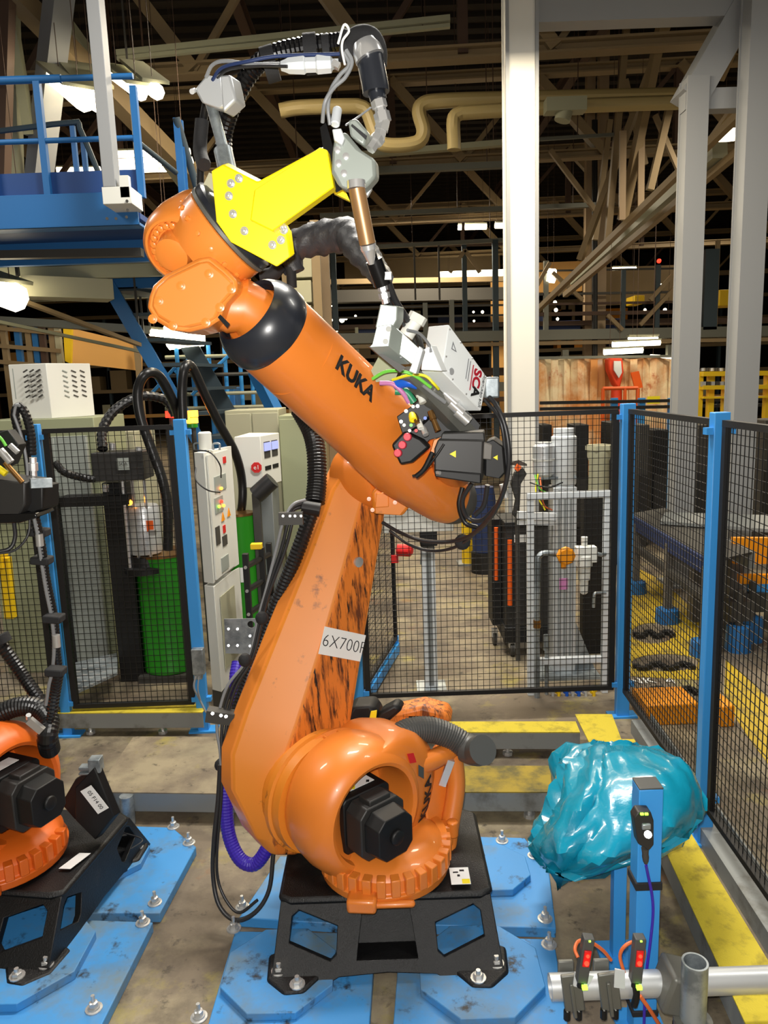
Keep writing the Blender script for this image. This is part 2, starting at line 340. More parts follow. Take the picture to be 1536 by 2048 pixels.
chan((640, 432), (1190, 410), 15, 15, .1, .08, 'duct_grey', 'thin grey channel right above the twin tube lamps')
chan((1060, 280), (1250, 268), 13, 13, .05, .05, 'duct_grey', 'thin conduit right of the bright white column, below the pipe clamp')
chan((640, 500), (1010, 480), 17, 17, .1, .08, 'duct_grey', 'thin dark channel right below the twin tube lamps')
# cream pipes
pr = 17*S(P(900, 200, 10.5))
m = MB(); m.tube([P(560, 222, 10.6), P(600, 215, 10.6), P(700, 212, 10.6), P(720, 214, 10.6), P(735, 224, 10.6), P(752, 270, 10.6), P(765, 288, 10.6), P(800, 291, 10.6), P(836, 284, 10.6), P(847, 262, 10.6), P(838, 226, 10.6), P(846, 208, 10.6), P(880, 202, 10.6), P(1000, 198, 10.6), P(1372, 190, 10.6)], pr*.85, 12, 4)
obj('insulated_pipe', m, 'pipe_cream', **lab('cream insulated pipe with a U-shaped dip right of the robot hose', 'pipe'))
m = MB(); m.tube([P(908, 300, 10.3), P(908, 285, 10.3), P(907, 240, 10.3), P(918, 228, 10.3), P(950, 224, 10.3), P(1150, 212, 10.3), P(1372, 204, 10.3)], pr*.8, 12, 4)
obj('insulated_pipe', m, 'pipe_cream', **lab('cream insulated pipe bending straight down left of the bright white column', 'pipe'))
obj('pipe_clamp', MB().box(P(1130, 212, 10.1), (.5, .2, .16)).cyl(P(1130, 220, 10.1), P(1124, 242, 10.1), .1), 'truss_pale', **lab('pipe clamp with a stub hanging under the cream pipes', 'clamp'))
# ------------------------------------------------ lamps
def tube_lamp(p, q, Y0, Y1, r, label, w=.12, g=None, rod=9.5):
    a = P(*p, Y0); b = P(*q, Y1); t = root('tube_lamp', (a+b)/2, label, 'lamp', g)
    if rod is not None:
        obj('suspension_rod', MB().beam(a.lerp(b, .15)+V((0, 0, w*.4)), V((a.lerp(b, .15).x, a.lerp(b, .15).y, 9.5)), .006, .006).beam(a.lerp(b, .85)+V((0, 0, w*.4)), V((a.lerp(b, .85).x, a.lerp(b, .85).y, 9.5)), .006, .006), 'truss_brown', t)
    obj('reflector', MB().beam(a+V((0, 0, w*.45)), b+V((0, 0, w*.45)), w*1.2, .03), 'truss_pale', t)
    obj('glowing_tube', MB().cyl(a, b, r, n=8), 'lamp_glow', t); return t
tube_lamp((112, 158), (168, 204), 8.6, 7.6, .09, 'fluorescent lamp above the platform, leftmost of the group under the roof', .3)
tube_lamp((152, 152), (192, 200), 8.9, 7.9, .11, 'fluorescent lamp above the platform touching the left white column', .3)
tube_lamp((226, 148), (282, 188), 8.6, 7.4, .06, 'fluorescent lamp above the platform just right of the left white column', .2)
tube_lamp((264, 141), (314, 184), 8.6, 7.4, .07, 'fluorescent lamp above the platform, rightmost of the group under the roof', .2)
for i, (p, q, lb) in enumerate([((235, 332), (385, 328), 'long lamp row seen through the railing, lower right one'), ((230, 308), (380, 304), 'long lamp row seen through the railing, upper one'), ((115, 340), (200, 340), 'short lamp seen through the railing left of the white column'), ((20, 350), (90, 372), 'lamp seen through the railing near the left edge')]):
    tube_lamp(p, q, 14+i, 14+i, .07 if i else .12, lb)
tube_lamp((916, 454), (923, 454), 19, 19, .07, 'tiny left stub of the twin tube lamps'); tube_lamp((930, 453), (973, 452), 19, 19, .08, 'left bright tube of the twin lamps beside the white column'); tube_lamp((990, 450), (1012, 450), 19, 19, .08, 'right tube of the twin lamps cut by the white column')
tube_lamp((880, 550), (1010, 545), 24, 24, .1, 'long glowing lamp on the rear mezzanine left of the white column'); tube_lamp((890, 592), (940, 590), 26, 26, .08, 'dim lower lamp under the long glowing lamp of the rear mezzanine')
tube_lamp((1225, 689), (1320, 685), 14, 14, .05, 'upper bright lamp over the orange curtains'); tube_lamp((1208, 704), (1285, 700), 13, 13, .05, 'lower bright lamp over the orange curtains')
tube_lamp((1256, 677), (1316, 676), 15, 15, .02, 'thin upper lamp over the orange curtains'); tube_lamp((335, 674), (404, 666), 9, 9, .15, 'bright lamp just below the orange wrist'); tube_lamp((300, 664), (360, 670), 10, 10, .05, 'thin lamp left under the orange wrist')
tube_lamp((-40, 570), (34, 596), 6.8, 6.6, .12, 'glaring lamp under the platform at the left edge', .3); tube_lamp((0, 520), (60, 522), 8, 8, .02, 'thin lamp line under the platform near the left edge')
tube_lamp((1440, 272), (1500, 265), 13, 13, .1, 'bright lamp between the braces by the right edge'); tube_lamp((1476, 478), (1492, 476), 13, 13, .06, 'small starry lamp left of the right edge column')
tube_lamp((1225, 538), (1272, 537), 20, 20, .04, 'row of tiny lamps on the far mezzanine'); tube_lamp((1300, 718), (1340, 720), 17, 17, .1, 'warm lamp behind the orange curtain')
tube_lamp((1093, 551), (1110, 552), 17, 17, .15, 'pale warm lamp behind the truss right of the white column')
for x, y, lb in [(1318, 522, 'tiny red signal light high right')]:
    obj('signal_light', MB().ball(P(x, y, 18), .05), 'lamp_red', **lab(lb, 'light'))
# ================================================================ main robot
RB = root('industrial_robot', (-.03, 2.85, .06), 'large orange robot arm in the middle with a yellow tool bracket on top', 'robot')
AX = V((cos(radians(50)), -sin(radians(50)), 0))        # shoulder axis, towards the motor side
BX = V((sin(radians(50)), cos(radians(50)), 0))         # horizontal direction in the arm plane
Z = V((0, 0, 1))
# ---- base frame: sloped front skirt with openings, deck on top, four feet
def base_frame(par, off=V((0, 0, 0)), rot=None):
    c = V((-.045, 2.80, 0)); R = rot or Matrix.Identity(3)
    def W(x, y, z): return R @ V((x, y, z)) + c + off
    h = .27; o = []
    q = MB()
    TC = [(-.40, -.23), (.40, -.23), (.40, .32), (-.40, .32)]; BC = [(-.425, -.40), (.425, -.40), (.425, .43), (-.425, .43)]
    zt, zb = h, .075
    def F(k, u, v):
        f = (u+1)/2; a = V(BC[k]).lerp(V(BC[(k+1) % 4]), f); b = V(TC[k]).lerp(V(TC[(k+1) % 4]), f); c_ = a.lerp(b, v); return W(c_.x, c_.y, zb+(zt-zb)*v)
    for k in range(4):
        outline = [F(k, *a) for a in [(-1, -.1), (-.86, -.16), (-.62, -.16), (-.42, .02), (0, .06), (.42, .02), (.62, -.16), (.86, -.16), (1, -.1), (1, .55), (1, 1), (-1, 1), (-1, .55)]]
        hl = [F(k, *a) for a in [(-.88, .46), (-.5, .22), (-.45, .3), (-.45, .66), (-.82, .88), (-.88, .8)]]; hr = [F(k, *a) for a in [(.88, .46), (.88, .8), (.82, .88), (.45, .66), (.45, .3), (.5, .22)]]
        hc = [F(k, *a) for a in [(-.27, .22), (.27, .22), (.22, .86), (-.22, .86)]]
        nn = [V((0, .03, -.012)), V((-.03, 0, -.012)), V((0, -.03, -.012)), V((.03, 0, -.012))][k]
        q.plate(outline, R @ nn, [hl, hr, hc] if k == 0 else [hl, hr])
        if k == 0: q.rings([hc, [p+R@V((0, .11, -.02)) for p in hc]], False, True)
    obj('base_frame', q, 'black_cast', par, bev=.003)
    d = MB(); pts = [W(a[0], a[1], h-.012) for a in [(-.41, -.22), (-.36, -.245), (.36, -.245), (.41, -.22), (.41, .3), (.36, .33), (-.36, .33), (-.41, .3)]]
    d.plate(pts, (0, 0, .03)); obj('deck', d, 'black_cast', par, bev=.014)
    for sx, sy in ((-1, -1), (1, -1), (1, 1), (-1, 1)):
        f = MB(); p = [(.22, .36), (.30, .46), (.37, .465), (.44, .40), (.45, .28), (.38, .24)]
        f.plate([W(sx*a, sy*b, .05) for a, b in p], (0, 0, .035))
        ft = obj('foot', f, 'black_cast', par, bev=.01)
        for a, b in ((.325, .43), (.40, .365)): obj('bolt', MB().bolt(W(sx*a, sy*b, .086), Z, .019), 'steel', ft)
    return W
W0 = base_frame(RB)
# stickers on the frame
def sticker(name, o, ux, uy, w, h, mt, parent, lines=(), size=.012, ink='ink', tri=None, label=None):
    o = V(o); ux = V(ux).normalized(); uy = V(uy).normalized(); n = ux.cross(uy)
    pl = MB().plate([o-ux*w/2-uy*h/2, o+ux*w/2-uy*h/2, o+ux*w/2+uy*h/2, o-ux*w/2+uy*h/2], n*.0015)
    t = obj(name, pl, mt, parent, **({'label': label} if label else {}))
    if parent is None: return t
    return t
def decal(name, s, o, ux, uy, size, mt, parent, depth=.001, fn=None, bold=0, **k):
    return obj(name, MB().text(s, o, ux, uy, size, depth, fn, bold), mt, parent, smooth=0, **k)
o = W0(.335, -.14, .325); 
stk = sticker('warning_sticker', W0(.29, -.17, .3075), (1, 0, 0), (0, 1, 0), .075, .1, 'paper', RB)
obj('symbol_patch', MB().box(W0(.31, -.205, .31), (.03, .025, .002)), 'warn_yellow', stk)
obj('ink_mark', MB().box(W0(.275, -.15, .31), (.02, .006, .002)).box(W0(.30, -.14, .31), (.018, .008, .002)).box(W0(.285, -.17, .31), (.01, .01, .002)), 'ink', stk)
# ---- vertical slewing collar with teeth
A1 = V((-.045, 2.74, 0))
m = MB(); m.lathe(A1, Z, [(.30, .255), (.335, .262), (.34, .247), (.385, .245), (.405, .23), (.43, .175), (.432, .1)], 48)
col_ = obj('slewing_collar', m, 'orange', RB, bev=.004)
for k in range(15):
    a = radians(-165+k*12); d = V((cos(a), sin(a), 0)); x = d.cross(Z)
    obj('collar_lug', MB().beam(A1+d*.225+Z*.372, A1+d*.268+Z*.372, .034, .07), 'orange', col_, bev=.004)
obj('stop_block', MB().box(A1+V((-.085, -.262, .325)), (.11, .07, .055), Matrix.Rotation(-.1, 3, 'Z')).box(A1+V((.03, -.262, .312)), (.16, .03, .025)), 'orange', RB, bev=.012)
# ---- shoulder housing: barrel along AX with a big round opening and the motor inside
RC = P(752, 1632, 2.63); L0 = .30; FC = RC-AX*L0
m = MB()
prof = [(0, .20), (0, .245), (.02, .25), (.03, .238), (.06, .236), (.065, .26), (.10, .268), (.17, .275), (.235, .268), (.275, .248), (.30, .225), (.307, .208), (.300, .193), (.28, .187), (.10, .183), (.10, .02)]
m.lathe(FC, AX, prof, 64, sx=1.0, sy=1.0)
hs = obj('shoulder_housing', m, 'orange', RB, smooth=40)
def dome(dphi, t):  # point on the housing skin; dphi angle from BX towards up, t along axis
    for (a, b), (c, d) in zip(prof[1:], prof[2:]):
        if a <= t <= c: r = b+(d-b)*(t-a)/(c-a+1e-9); break
    return FC+AX*t+(BX*cos(dphi)+Z*sin(dphi))*r
# lower part of the carousel joining housing to collar, right fairing
m = MB(); m.lathe(A1+V((.03, .04, 0)), Z, [(.30, .20), (.40, .225), (.405, .19), (.30, .18)], 40, cap=False); obj('carousel_body', m, 'orange', RB, smooth=50)
# right/rear arm of the carousel (carries the counter bearing)
m = MB(); q = [P(838, 1545, 2.95), P(870, 1500, 3.0), P(897, 1488, 3.02), P(915, 1520, 3.02), P(912, 1600, 2.98), P(895, 1680, 2.92), P(870, 1730, 2.85), P(850, 1640, 2.85)]
m.plate(q, (.02, .10, 0)); obj('carousel_arm', m, 'orange', RB, bev=.02)
m = MB(); m.tube([P(770, 1508, 2.86), P(830, 1530, 2.86), P(880, 1512, 2.95), P(905, 1497, 3.0)], .042, 12); m.tube([P(905, 1500, 3.0), P(912, 1570, 2.96), P(900, 1650, 2.9), P(893, 1700, 2.85)], .04, 12)
obj('carousel_rib', m, 'orange', RB, smooth=60)
m = MB(); m.cyl(P(905, 1650, 2.85)-Z*.05, P(905, 1650, 2.85)+Z*.02, .024).box(P(893, 1668, 2.86), (.05, .06, .1)); obj('lifting_lug', m, 'orange', RB, bev=.006)
m = MB(); m.box(P(893, 1545, 2.93), (.03, .02, .12), Matrix.Rotation(.35, 3, 'Y')); obj('nameplate', m, 'chrome', RB)
# right flank of the housing blends into the slewing body
FLK = [(0, .228, .292), (.035, .238, .28), (.10, .243, .255), (.165, .244, .20), (.185, .24, .12), (.18, .235, .02), (.16, .22, -.05)]
def flank(ph, s_):
    i = min(int(s_), len(FLK)-2); f = s_-i; sh, r, t = [a+(b-a)*f for a, b in zip(FLK[i], FLK[i+1])]; return FC+AX*t+BX*sh+(BX*cos(ph)+Z*sin(ph))*r
m = MB(); m.rings([[flank(2*pi*j/64, k/2) for j in range(64)] for k in range(13)], False, False); fl_ = obj('housing_flank', m, 'orange', hs, smooth=60)
def fnrm(ph, s_): a = flank(ph+.02, s_)-flank(ph-.02, s_); b = flank(ph, s_+.05)-flank(ph, s_-.05); n = a.cross(b).normalized(); return n if n.y < 0 else -n
def patch(ph, s_, w_, h_, mt, nm):
    n = fnrm(ph, s_); u = (flank(ph+.05, s_)-flank(ph-.05, s_)).normalized(); v = n.cross(u); c = flank(ph, s_)+n*.004
    obj(nm, MB().plate([c+u*h_, c+v*w_, c-u*h_, c-v*w_], n*.002), mt, hs)
patch(radians(42), .75, .022, .036, 'red', 'warning_diamond'); patch(radians(20), .8, .022, .038, 'hose_grey', 'info_diamond')
def kf2(co): ph = radians(-14)+co.x/.27; s_ = 1.4-co.y/.07; return flank(ph, s_)+fnrm(ph, s_)*(.004+co.z)
obj('lettering', MB().text('KUKA', FC, (1, 0, 0), (0, 0, 1), .075, .002, kf2, .002), 'ink', fl_, smooth=0)
# bolts around the flange
for k in range(22):
    a = 2*pi*k/22; d = BX*cos(a)+Z*sin(a)
    obj('flange_bolt', MB().lathe(FC+AX*.03+d*.243, AX, [(0, .008), (.02, .008), (.024, .005)], 8), 'orange', hs)
obj('tape_patch', MB().plate([P(549, 1593, 2.86), P(553, 1584, 2.86), P(584, 1591, 2.80), P(580, 1611, 2.80), P(548, 1604, 2.86)], (.003, -.012, 0)), 'paper', hs)
# motor in the opening
def motor(c, ax, up, L, w, par, mt='motor'):
    x, y, z = frame(ax, up); R = Matrix((x, y, z)).transposed(); c = V(c)
    m = MB(); k = w*.5
    def ring(t, s, ch): return [c+z*t+x*a*s+y*b*s for a, b in [(-k+ch, -k), (k-ch, -k), (k, -k+ch), (k, k-ch), (k-ch, k), (-k+ch, k), (-k, k-ch), (-k, -k+ch)]]
    m.rings([ring(0, 1, .014), ring(L*.55, 1, .014)]); b = obj('motor_body', m, 'black' if mt == 'motor' else mt, par, bev=.005)
    m = MB(); m.rings([ring(L*.55, .93, .03*w/.2), ring(L*.8, .93, .03*w/.2)]); obj('motor_end_housing', m, 'motor', par, bev=.005)
    m = MB(); m.rings([ring(L*.8, .8, .04*w/.2), ring(L, .72, .04*w/.2)]); m.lathe(c+z*L, z, [(0, w*.13), (.012, w*.13), (.016, w*.09)], 16); obj('motor_cap', m, 'black', par, bev=.004)
    m = MB(); m.box(c+y*(k*.95)+z*L*.68, (w*.45, .03, L*.18), R); obj('terminal_box', m, 'motor', par, bev=.005)
    return x, y, z, b
def tri(c, u, v, s, mt='warn_yellow', name='warning_triangle', par=None):
    c = V(c); u = V(u).normalized(); v = V(v).normalized(); n = u.cross(v)
    t = obj(name, MB().plate([c-u*s-v*s*.8, c+u*s-v*s*.8, c+v*s], n*.0015), mt, par)
    obj('symbol', MB().plate([c-u*s*.12-v*s*.45+n*.0015, c+u*s*.12-v*s*.45+n*.0015, c+v*s*.5+n*.0015], n*.0008), 'ink', par)
MW = .225; MC = FC+AX*.07-Z*.012-BX*.02
mr = MB(); 
x, y, z, mb_ = motor(MC, AX, None, .37, MW, RB)
# sticker on the motor top, triangles on its near side
top = MC+Z*.109+AX*.12
st1 = sticker('warning_sticker', MC+Z*(MW/2+.002)+AX*.13+BX*.01, AX, BX, .07, .12, 'paper', mb_)
obj('ink_marks', MB().box(MC+Z*(MW/2+.005)+AX*.005+AX*.11+BX*.03, (.012, .02, .001)).box(MC+Z*(MW/2+.005)+AX*.005+AX*.125-BX*.0, (.014, .012, .001)).box(MC+Z*(MW/2+.005)+AX*.005+AX*.15+BX*.045, (.012, .016, .001)), 'ink', mb_)
obj('symbol_patch', MB().box(MC+Z*(MW/2+.005)+AX*.005+AX*.145-BX*.03, (.025, .025, .001)), 'warn_yellow', mb_)
sd = -BX
for (t, h_, s) in [(.05, -.035, .016)]: 
    obj('warning_triangle', MB().plate([MC+sd*(MW/2+.002)+AX*(t-s)+Z*(h_-s), MC+sd*(MW/2+.002)+AX*(t+s)+Z*(h_-s), MC+sd*(MW/2+.002)+AX*t+Z*(h_+s)], sd*.002), 'warn_yellow', mb_)
for (b_, h_, t_) in [(.0, -.05, .302), (.05, .02, .302)]:
    c = MC+AX*t_+BX*b_+Z*h_; s = .012; obj('warning_triangle', MB().plate([c-BX*s-Z*s, c+BX*s-Z*s, c+Z*s], AX*.003), 'warn_yellow', mb_)
m = MB().tube([MC-BX*.12+AX*.05-Z*.12, MC+AX*.12-Z*.15, MC+BX*.1+AX*.2-Z*.14], .007, 8); obj('motor_cable', m, 'cable_grey', RB)
# ---- link arm (faceted box beam)
A2 = FC-AX*.14-BX*.115; A2.z = FC.z
EL = P(722, 950, 3.30)
la = (EL-A2); ld = la.normalized(); lp = (BX-ld*BX.dot(ld)).normalized()   # across the arm in its plane
print('LINK', A2, EL, la.length)
def sec(t, wb0, wb1, wa, ch, sh=0):
    """octagonal section: from -wb0 (left) to wb1 (right) across, +-wa along the axis, chamfer ch"""
    c = A2+ld*t*la.length
    pts = [(-wb0, -wa), (wb1-ch*.4, -wa), (wb1, -wa+ch*.4), (wb1, wa-ch*.3), (wb1-ch*.3, wa), (-wb0+ch, wa), (-wb0, wa-ch)]
    pts = [(-wb0, -wa), (wb1, -wa), (wb1, wa-.02), (wb1-.02, wa), (-wb0+ch, wa), (-wb0, wa-ch*.9)]
    return [c+lp*b+AX*a for b, a in pts]
S_ = [sec(-.20, .03, .10, .06, .02), sec(-.15, .12, .16, .085, .05), sec(-.03, .25, .2, .11, .13), sec(.07, .285, .19, .115, .15), sec(.2, .265, .18, .115, .155), sec(.45, .215, .155, .11, .14), sec(.7, .165, .135, .1, .115), sec(.92, .135, .115, .095, .1), sec(1.02, .10, .11, .095, .07), sec(1.09, .05, .07, .09, .03)]
m = MB()
n = len(S_[0]); b0 = 0
for r in S_: m.v += r
for i in range(len(S_)-1):
    for j in range(n):
        k = (j+1) % n; m.cur = 1 if j == 3 else (2 if j in (4,) else 0); m.face((i*n+j, i*n+k, (i+1)*n+k, (i+1)*n+j))
m.cur = 0; m.face(list(reversed(range(n)))); m.face([(len(S_)-1)*n+j for j in range(n)])
LK = obj('link_arm', m, ['orange_clean', 'orange_worn', 'orange_specks'], RB, bev=.012, smooth=35)
# shoulder flange between link arm and housing
m = MB(); m.lathe(FC-AX*.19-BX*.05, AX, [(0, .215), (.16, .235), (.175, .252), (.2, .252), (.205, .24), (.25, .236)], 48); obj('shoulder_flange', m, 'orange_specks', RB, smooth=30)
obj('lug', MB().box(P(515, 1655, 2.9), (.03, .05, .05), Matrix.Rotation(.5, 3, 'Y')), 'orange', RB, bev=.008)
# number label wrapped on the worn face
def face_pt(t, u):  # worn (+AX) face ; u across in metres from the arm centreline
    i = 0; tt = [-.20, -.15, -.03, .07, .2, .45, .7, .92, 1.02, 1.09]
    while tt[i+1] < t: i += 1
    f = (t-tt[i])/(tt[i+1]-tt[i]); p = S_[i][3].lerp(S_[i+1][3], f); q_ = S_[i][4].lerp(S_[i+1][4], f); d = (p-q_)
    return (p+q_)/2+d.normalized()*u
tl = .46
nl = AX
c0 = face_pt(tl, 0)
w_ = [face_pt(tl-.042, -.125), face_pt(tl-.042, .10), face_pt(tl+.042, .10), face_pt(tl+.042, -.125)]
lbn = obj('number_label', MB().plate([p+nl*.012 for p in w_], nl*.002), 'paper', LK)
decal('number_lettering', '6X700R', c0+nl*.0145, (w_[1]-w_[0]), (w_[3]-w_[0]), .074, 'ink', LK, bold=-.0015)
# elbow bracket and cover at the top of the link arm
EC = EL
m = MB(); m.lathe(EL-AX*.06, AX, [(0, .13), (.25, .135), (.27, .12)], 40); obj('elbow_joint', m, 'orange', RB, smooth=40)
m = MB(); m.plate(PP([(742, 985), (775, 950), (812, 975), (822, 1010), (805, 1032), (745, 1028)], 3.05), (.01, .07, 0)); eb = obj('elbow_bracket', m, 'orange_specks', RB, bev=.012)
obj('elbow_block', MB().plate(PP([(752, 987), (777, 984), (778, 1014), (750, 1016)], 3.03), (0, .03, 0)), 'orange_clean', eb, bev=.004)
for x, y in ((748, 962), (762, 943), (738, 998), (745, 1020), (790, 1005)):
    obj('elbow_bolt', MB().cyl(P(x, y, 3.06), P(x, y, 3.03), .009, n=8), 'orange', eb)
obj('cable_gland', MB().lathe(face_pt(.72, -.02), nl, [(0, .022), (.012, .022), (.014, .014)], 16), 'steel', LK)
# ---- forearm
F1 = P(517, 641, 2.32); F0 = P(903, 998, 3.02)
fa = (F0-F1); FL = fa.length; fd = fa.normalized(); print('FORE', FL)
fx, fy, _ = frame(fd)   # fx horizontal, fy up-ish
def fpt(t, ang, r): return F1+fd*t*FL+fx*cos(ang)*r+fy*sin(ang)*r
se = [(0, .130, .130), (.05, .134, .134), (.15, .137, .137), (.35, .143, .143), (.55, .150, .150), (.7, .143, .14), (.8, .13, .125), (.9, .118, .112), (.97, .108, .10), (1.0, .09, .09)]
m = MB(); m.loft([(F1+fd*t*FL+(-fy*.02 if t > .6 else V((0, 0, 0))), a, b) for t, a, b in se], 48, e=2.25)
FO = obj('forearm', m, 'orange', RB, smooth=40)
# raised lettering wrapped on the tube
camdir = (CAMP-(F1+fd*.5*FL)); camdir = (camdir-fd*camdir.dot(fd)).normalized()
a0 = atan2(camdir.dot(fy), camdir.dot(fx))
def kfn(t0, ang0, r):
    def fn(co):
        a = a0+ang0+co.y/r*1.0; return F1+fd*(t0*FL+co.x)+(fx*cos(a)+fy*sin(a))*(r+.002+co.z)
    return fn
sgn = 1 if (fx*cos(a0+.1)+fy*sin(a0+.1)).z > (fx*cos(a0)+fy*sin(a0)).z else -1
def kf(co):
    t_ = .275*FL+co.x; a = a0+sgn*(radians(30)+co.y/.152); return F1+fd*t_+(fx*cos(a)+fy*sin(a))*(.145+.0015+co.z)
obj('lettering', MB().text('KUKA', F1, fx, fy, .072, .003, kf, .002), 'ink', FO, smooth=0)
def ring_at(t, r0, r1, w_, mt, nm, par, n=48):
    return obj(nm, MB().lathe(F1+fd*t, fd, [(0, r0), (w_*.3, r1), (w_*.7, r1), (w_, r0)], n), mt, par)
ring_at(.16*FL, .1365, .140, .006, 'orange', 'casting_seam', FO)
# black rubber bumper ring at the front
m = MB(); m.lathe(F1-fd*.045, fd, [(.03, .098), (.0, .10), (-.008, .108), (.0, .118), (.025, .134), (.055, .143), (.09, .145), (.105, .138), (.105, .12), (.03, .098)], 56, cap=False)
obj('rubber_bumper', m, 'rubber', RB, smooth=40)
for k in range(14):
    a = a0-sgn*radians(75)+sgn*radians(k*3.2-5); p = F1+fd*.05+(fx*cos(a)+fy*sin(a))*.138
    obj('bumper_notch', MB().box(p, (.006, .006, .008)), 'black', FO)
m = MB(); m.lathe(F1-fd*.03, fd, [(0, .02), (0, .09), (.01, .097), (.05, .098)], 40); wr = obj('wrist_shaft', m, 'orange', RB)
WC = P(370, 590, 2.24)
m = MB(); m.loft([(F1-fd*.02, .084, .084), (F1-fd*.07, .078, .078), (F1.lerp(WC, .45), .075, .07), (F1.lerp(WC, .6), .07, .06)], 32, e=2.2); nk = obj('wrist_neck', m, 'orange', RB, smooth=45)
obj('serial_plate', MB().plate(PP([(436, 635), (441, 629), (460, 648), (455, 656)], 2.13), (0, -.004, 0)), 'black_gloss', nk)
# wrist housing: rounded gearbox cover plate
wp = [(297, 592), (305, 570), (330, 548), (395, 516), (420, 512), (452, 538), (474, 560), (474, 582), (452, 606), (438, 640), (415, 655), (378, 664), (340, 660), (308, 640), (293, 615)]
m = MB(); m.plate(PP(wp, 2.15), (.01, .17, .0)); WH = obj('wrist_gearbox', m, 'orange_clean', RB, bev=.02, smooth=40)
cxw, cyw = 385, 590
m = MB(); m.plate(PP([(cxw+(x-cxw)*.90, cyw+(y-cyw)*.88) for x, y in wp], 2.142), (0, .02, 0)); obj('gearbox_cover', m, 'orange_clean', WH, bev=.008, smooth=40)
for x, y in ((362, 572), (418, 548), (463, 578), (318, 602), (306, 638), (346, 652), (412, 645), (440, 615)):
    obj('cover_bolt', MB().lathe(P(x, y, 2.142), (0, -1, 0), [(0, .013), (.003, .013), (.004, .008), (.009, .008), (.01, .005)], 12), 'orange_clean', WH)
# wrist drum: big round joint at upper left
DC = P(368, 484, 2.30); dax = (V((-.18, -.82, -.5))).normalized(); sD = S(DC)
dr = 77*sD
m = MB(); m.lathe(DC-dax*.02, dax, [(-.14, dr*.75), (-.12, dr*.93), (-.02, dr*1.02), (.04, dr*1.0), (.075, dr*.9), (.085, dr*.8), (.085, dr*.74), (.07, dr*.72), (.07, dr*.5), (.085, dr*.47), (.12, dr*.42), (.125, dr*.3)], 48)
WD = obj('wrist_drum', m, 'orange_clean', RB, smooth=35)
x_, y_, z_ = frame(dax)
for k in range(22):
    a = 2*pi*k/22; p = DC+dax*.05+(x_*cos(a)+y_*sin(a))*dr*.61
    obj('drum_bolt', MB().lathe(p, dax, [(0, .0095), (.012, .0095), (.014, .006)], 10), 'orange_clean', WD)
# joint flange body towards the tool
TA = V((.80, -.12, .58)).normalized(); T0 = P(414, 500, 2.30); rT = 98*S(T0)
m = MB(); m.lathe(T0, TA, [(-.03, rT*.80), (0, rT*.90), (.04, rT*.96), (.075, rT*.98), (.08, rT*.93)], 48); TF = obj('tool_flange_housing', m, 'orange_clean', RB, smooth=40)
x2, y2, z2 = frame(TA)
for k in range(16):
    a = 2*pi*k/16; obj('flange_bolt', MB().lathe(T0+TA*.035+(x2*cos(a)+y2*sin(a))*rT*.95, x2*cos(a)+y2*sin(a), [(0, .008), (.006, .008), (.007, .005)], 8), 'orange_clean', TF)
m = MB(); m.lathe(T0, TA, [(.078, rT*.95), (.082, rT*1.0), (.092, rT*1.0), (.096, rT*.9)], 48); obj('clamp_ring', m, 'tool_dark', RB)
m = MB(); m.lathe(T0, TA, [(.094, rT*.8), (.096, rT*1.0), (.112, rT*1.0), (.125, rT*.9), (.135, rT*.6)], 48); obj('mounting_disc', m, 'rubber', RB)
obj('cable_clip', MB().box(P(398, 392, 2.28), (.03, .03, .02)).cyl(P(392, 390, 2.28), P(402, 408, 2.26), .006), 'steel', RB)
# ---- yellow tool bracket
yb = [(422, 342), (445, 329), (514, 364), (640, 296), (655, 300), (668, 372), (585, 420), (562, 450), (574, 468), (580, 514), (553, 534), (461, 485), (432, 444)]
YB = obj('tool_bracket', MB().plate(PP(yb, 2.10), (.012, .02, .01)), 'bracket_yellow', RB, bev=.003)
obj('bracket_arm', MB().plate(PP([(508, 380), (640, 294), (655, 300), (668, 374), (545, 462), (500, 440)], 2.07), (.005, .04, .0)), 'bracket_yellow', YB, bev=.003)
obj('bracket_tab', MB().plate(PP([(664, 378), (690, 380), (700, 402), (668, 386)], 2.25), (0, .02, 0)), 'bracket_yellow', YB)
obj('bracket_spacer', MB().beam(T0+TA*.12, P(490, 430, 2.12), .1, .1), 'bracket_yellow', YB, bev=.004)
for x, y in ((462, 367), (478, 357), (458, 392), (466, 428), (489, 462), (545, 490), (562, 480), (566, 455), (568, 460)):
    obj('bracket_bolt', MB().bolt(P(x, y, 2.10), (-.1, -1, -.1), .0075, .012), 'chrome', YB)
m = MB(); m.plate(PP([(398, 388), (418, 345), (430, 350), (440, 440), (425, 430)], 2.22), (0, .02, 0)); obj('adapter_plate', m, 'cab_beige', RB)
# aluminium support arm behind the bracket with the hose clamp block
m = MB(); m.cyl(P(420, 200, 2.26), P(452, 318, 2.24), 11*S(P(430, 250, 2.25))); m.cyl(P(446, 300, 2.24), P(456, 345, 2.22), .026); obj('support_tube', m, 'galv', RB)
m = MB(); m.plate(PP([(412, 148), (388, 178), (402, 205), (440, 218), (470, 200), (455, 160)], 2.2), (.02, .05, 0)); m.plate(PP([(438, 150), (460, 148), (472, 200), (445, 225)], 2.14), (.02, .05, 0)); cb = obj('clamp_block', m, 'alu', RB, bev=.006)
obj('block_screw', MB().cyl(P(388, 181, 2.2), P(384, 183, 2.17), .007), 'chrome', cb)
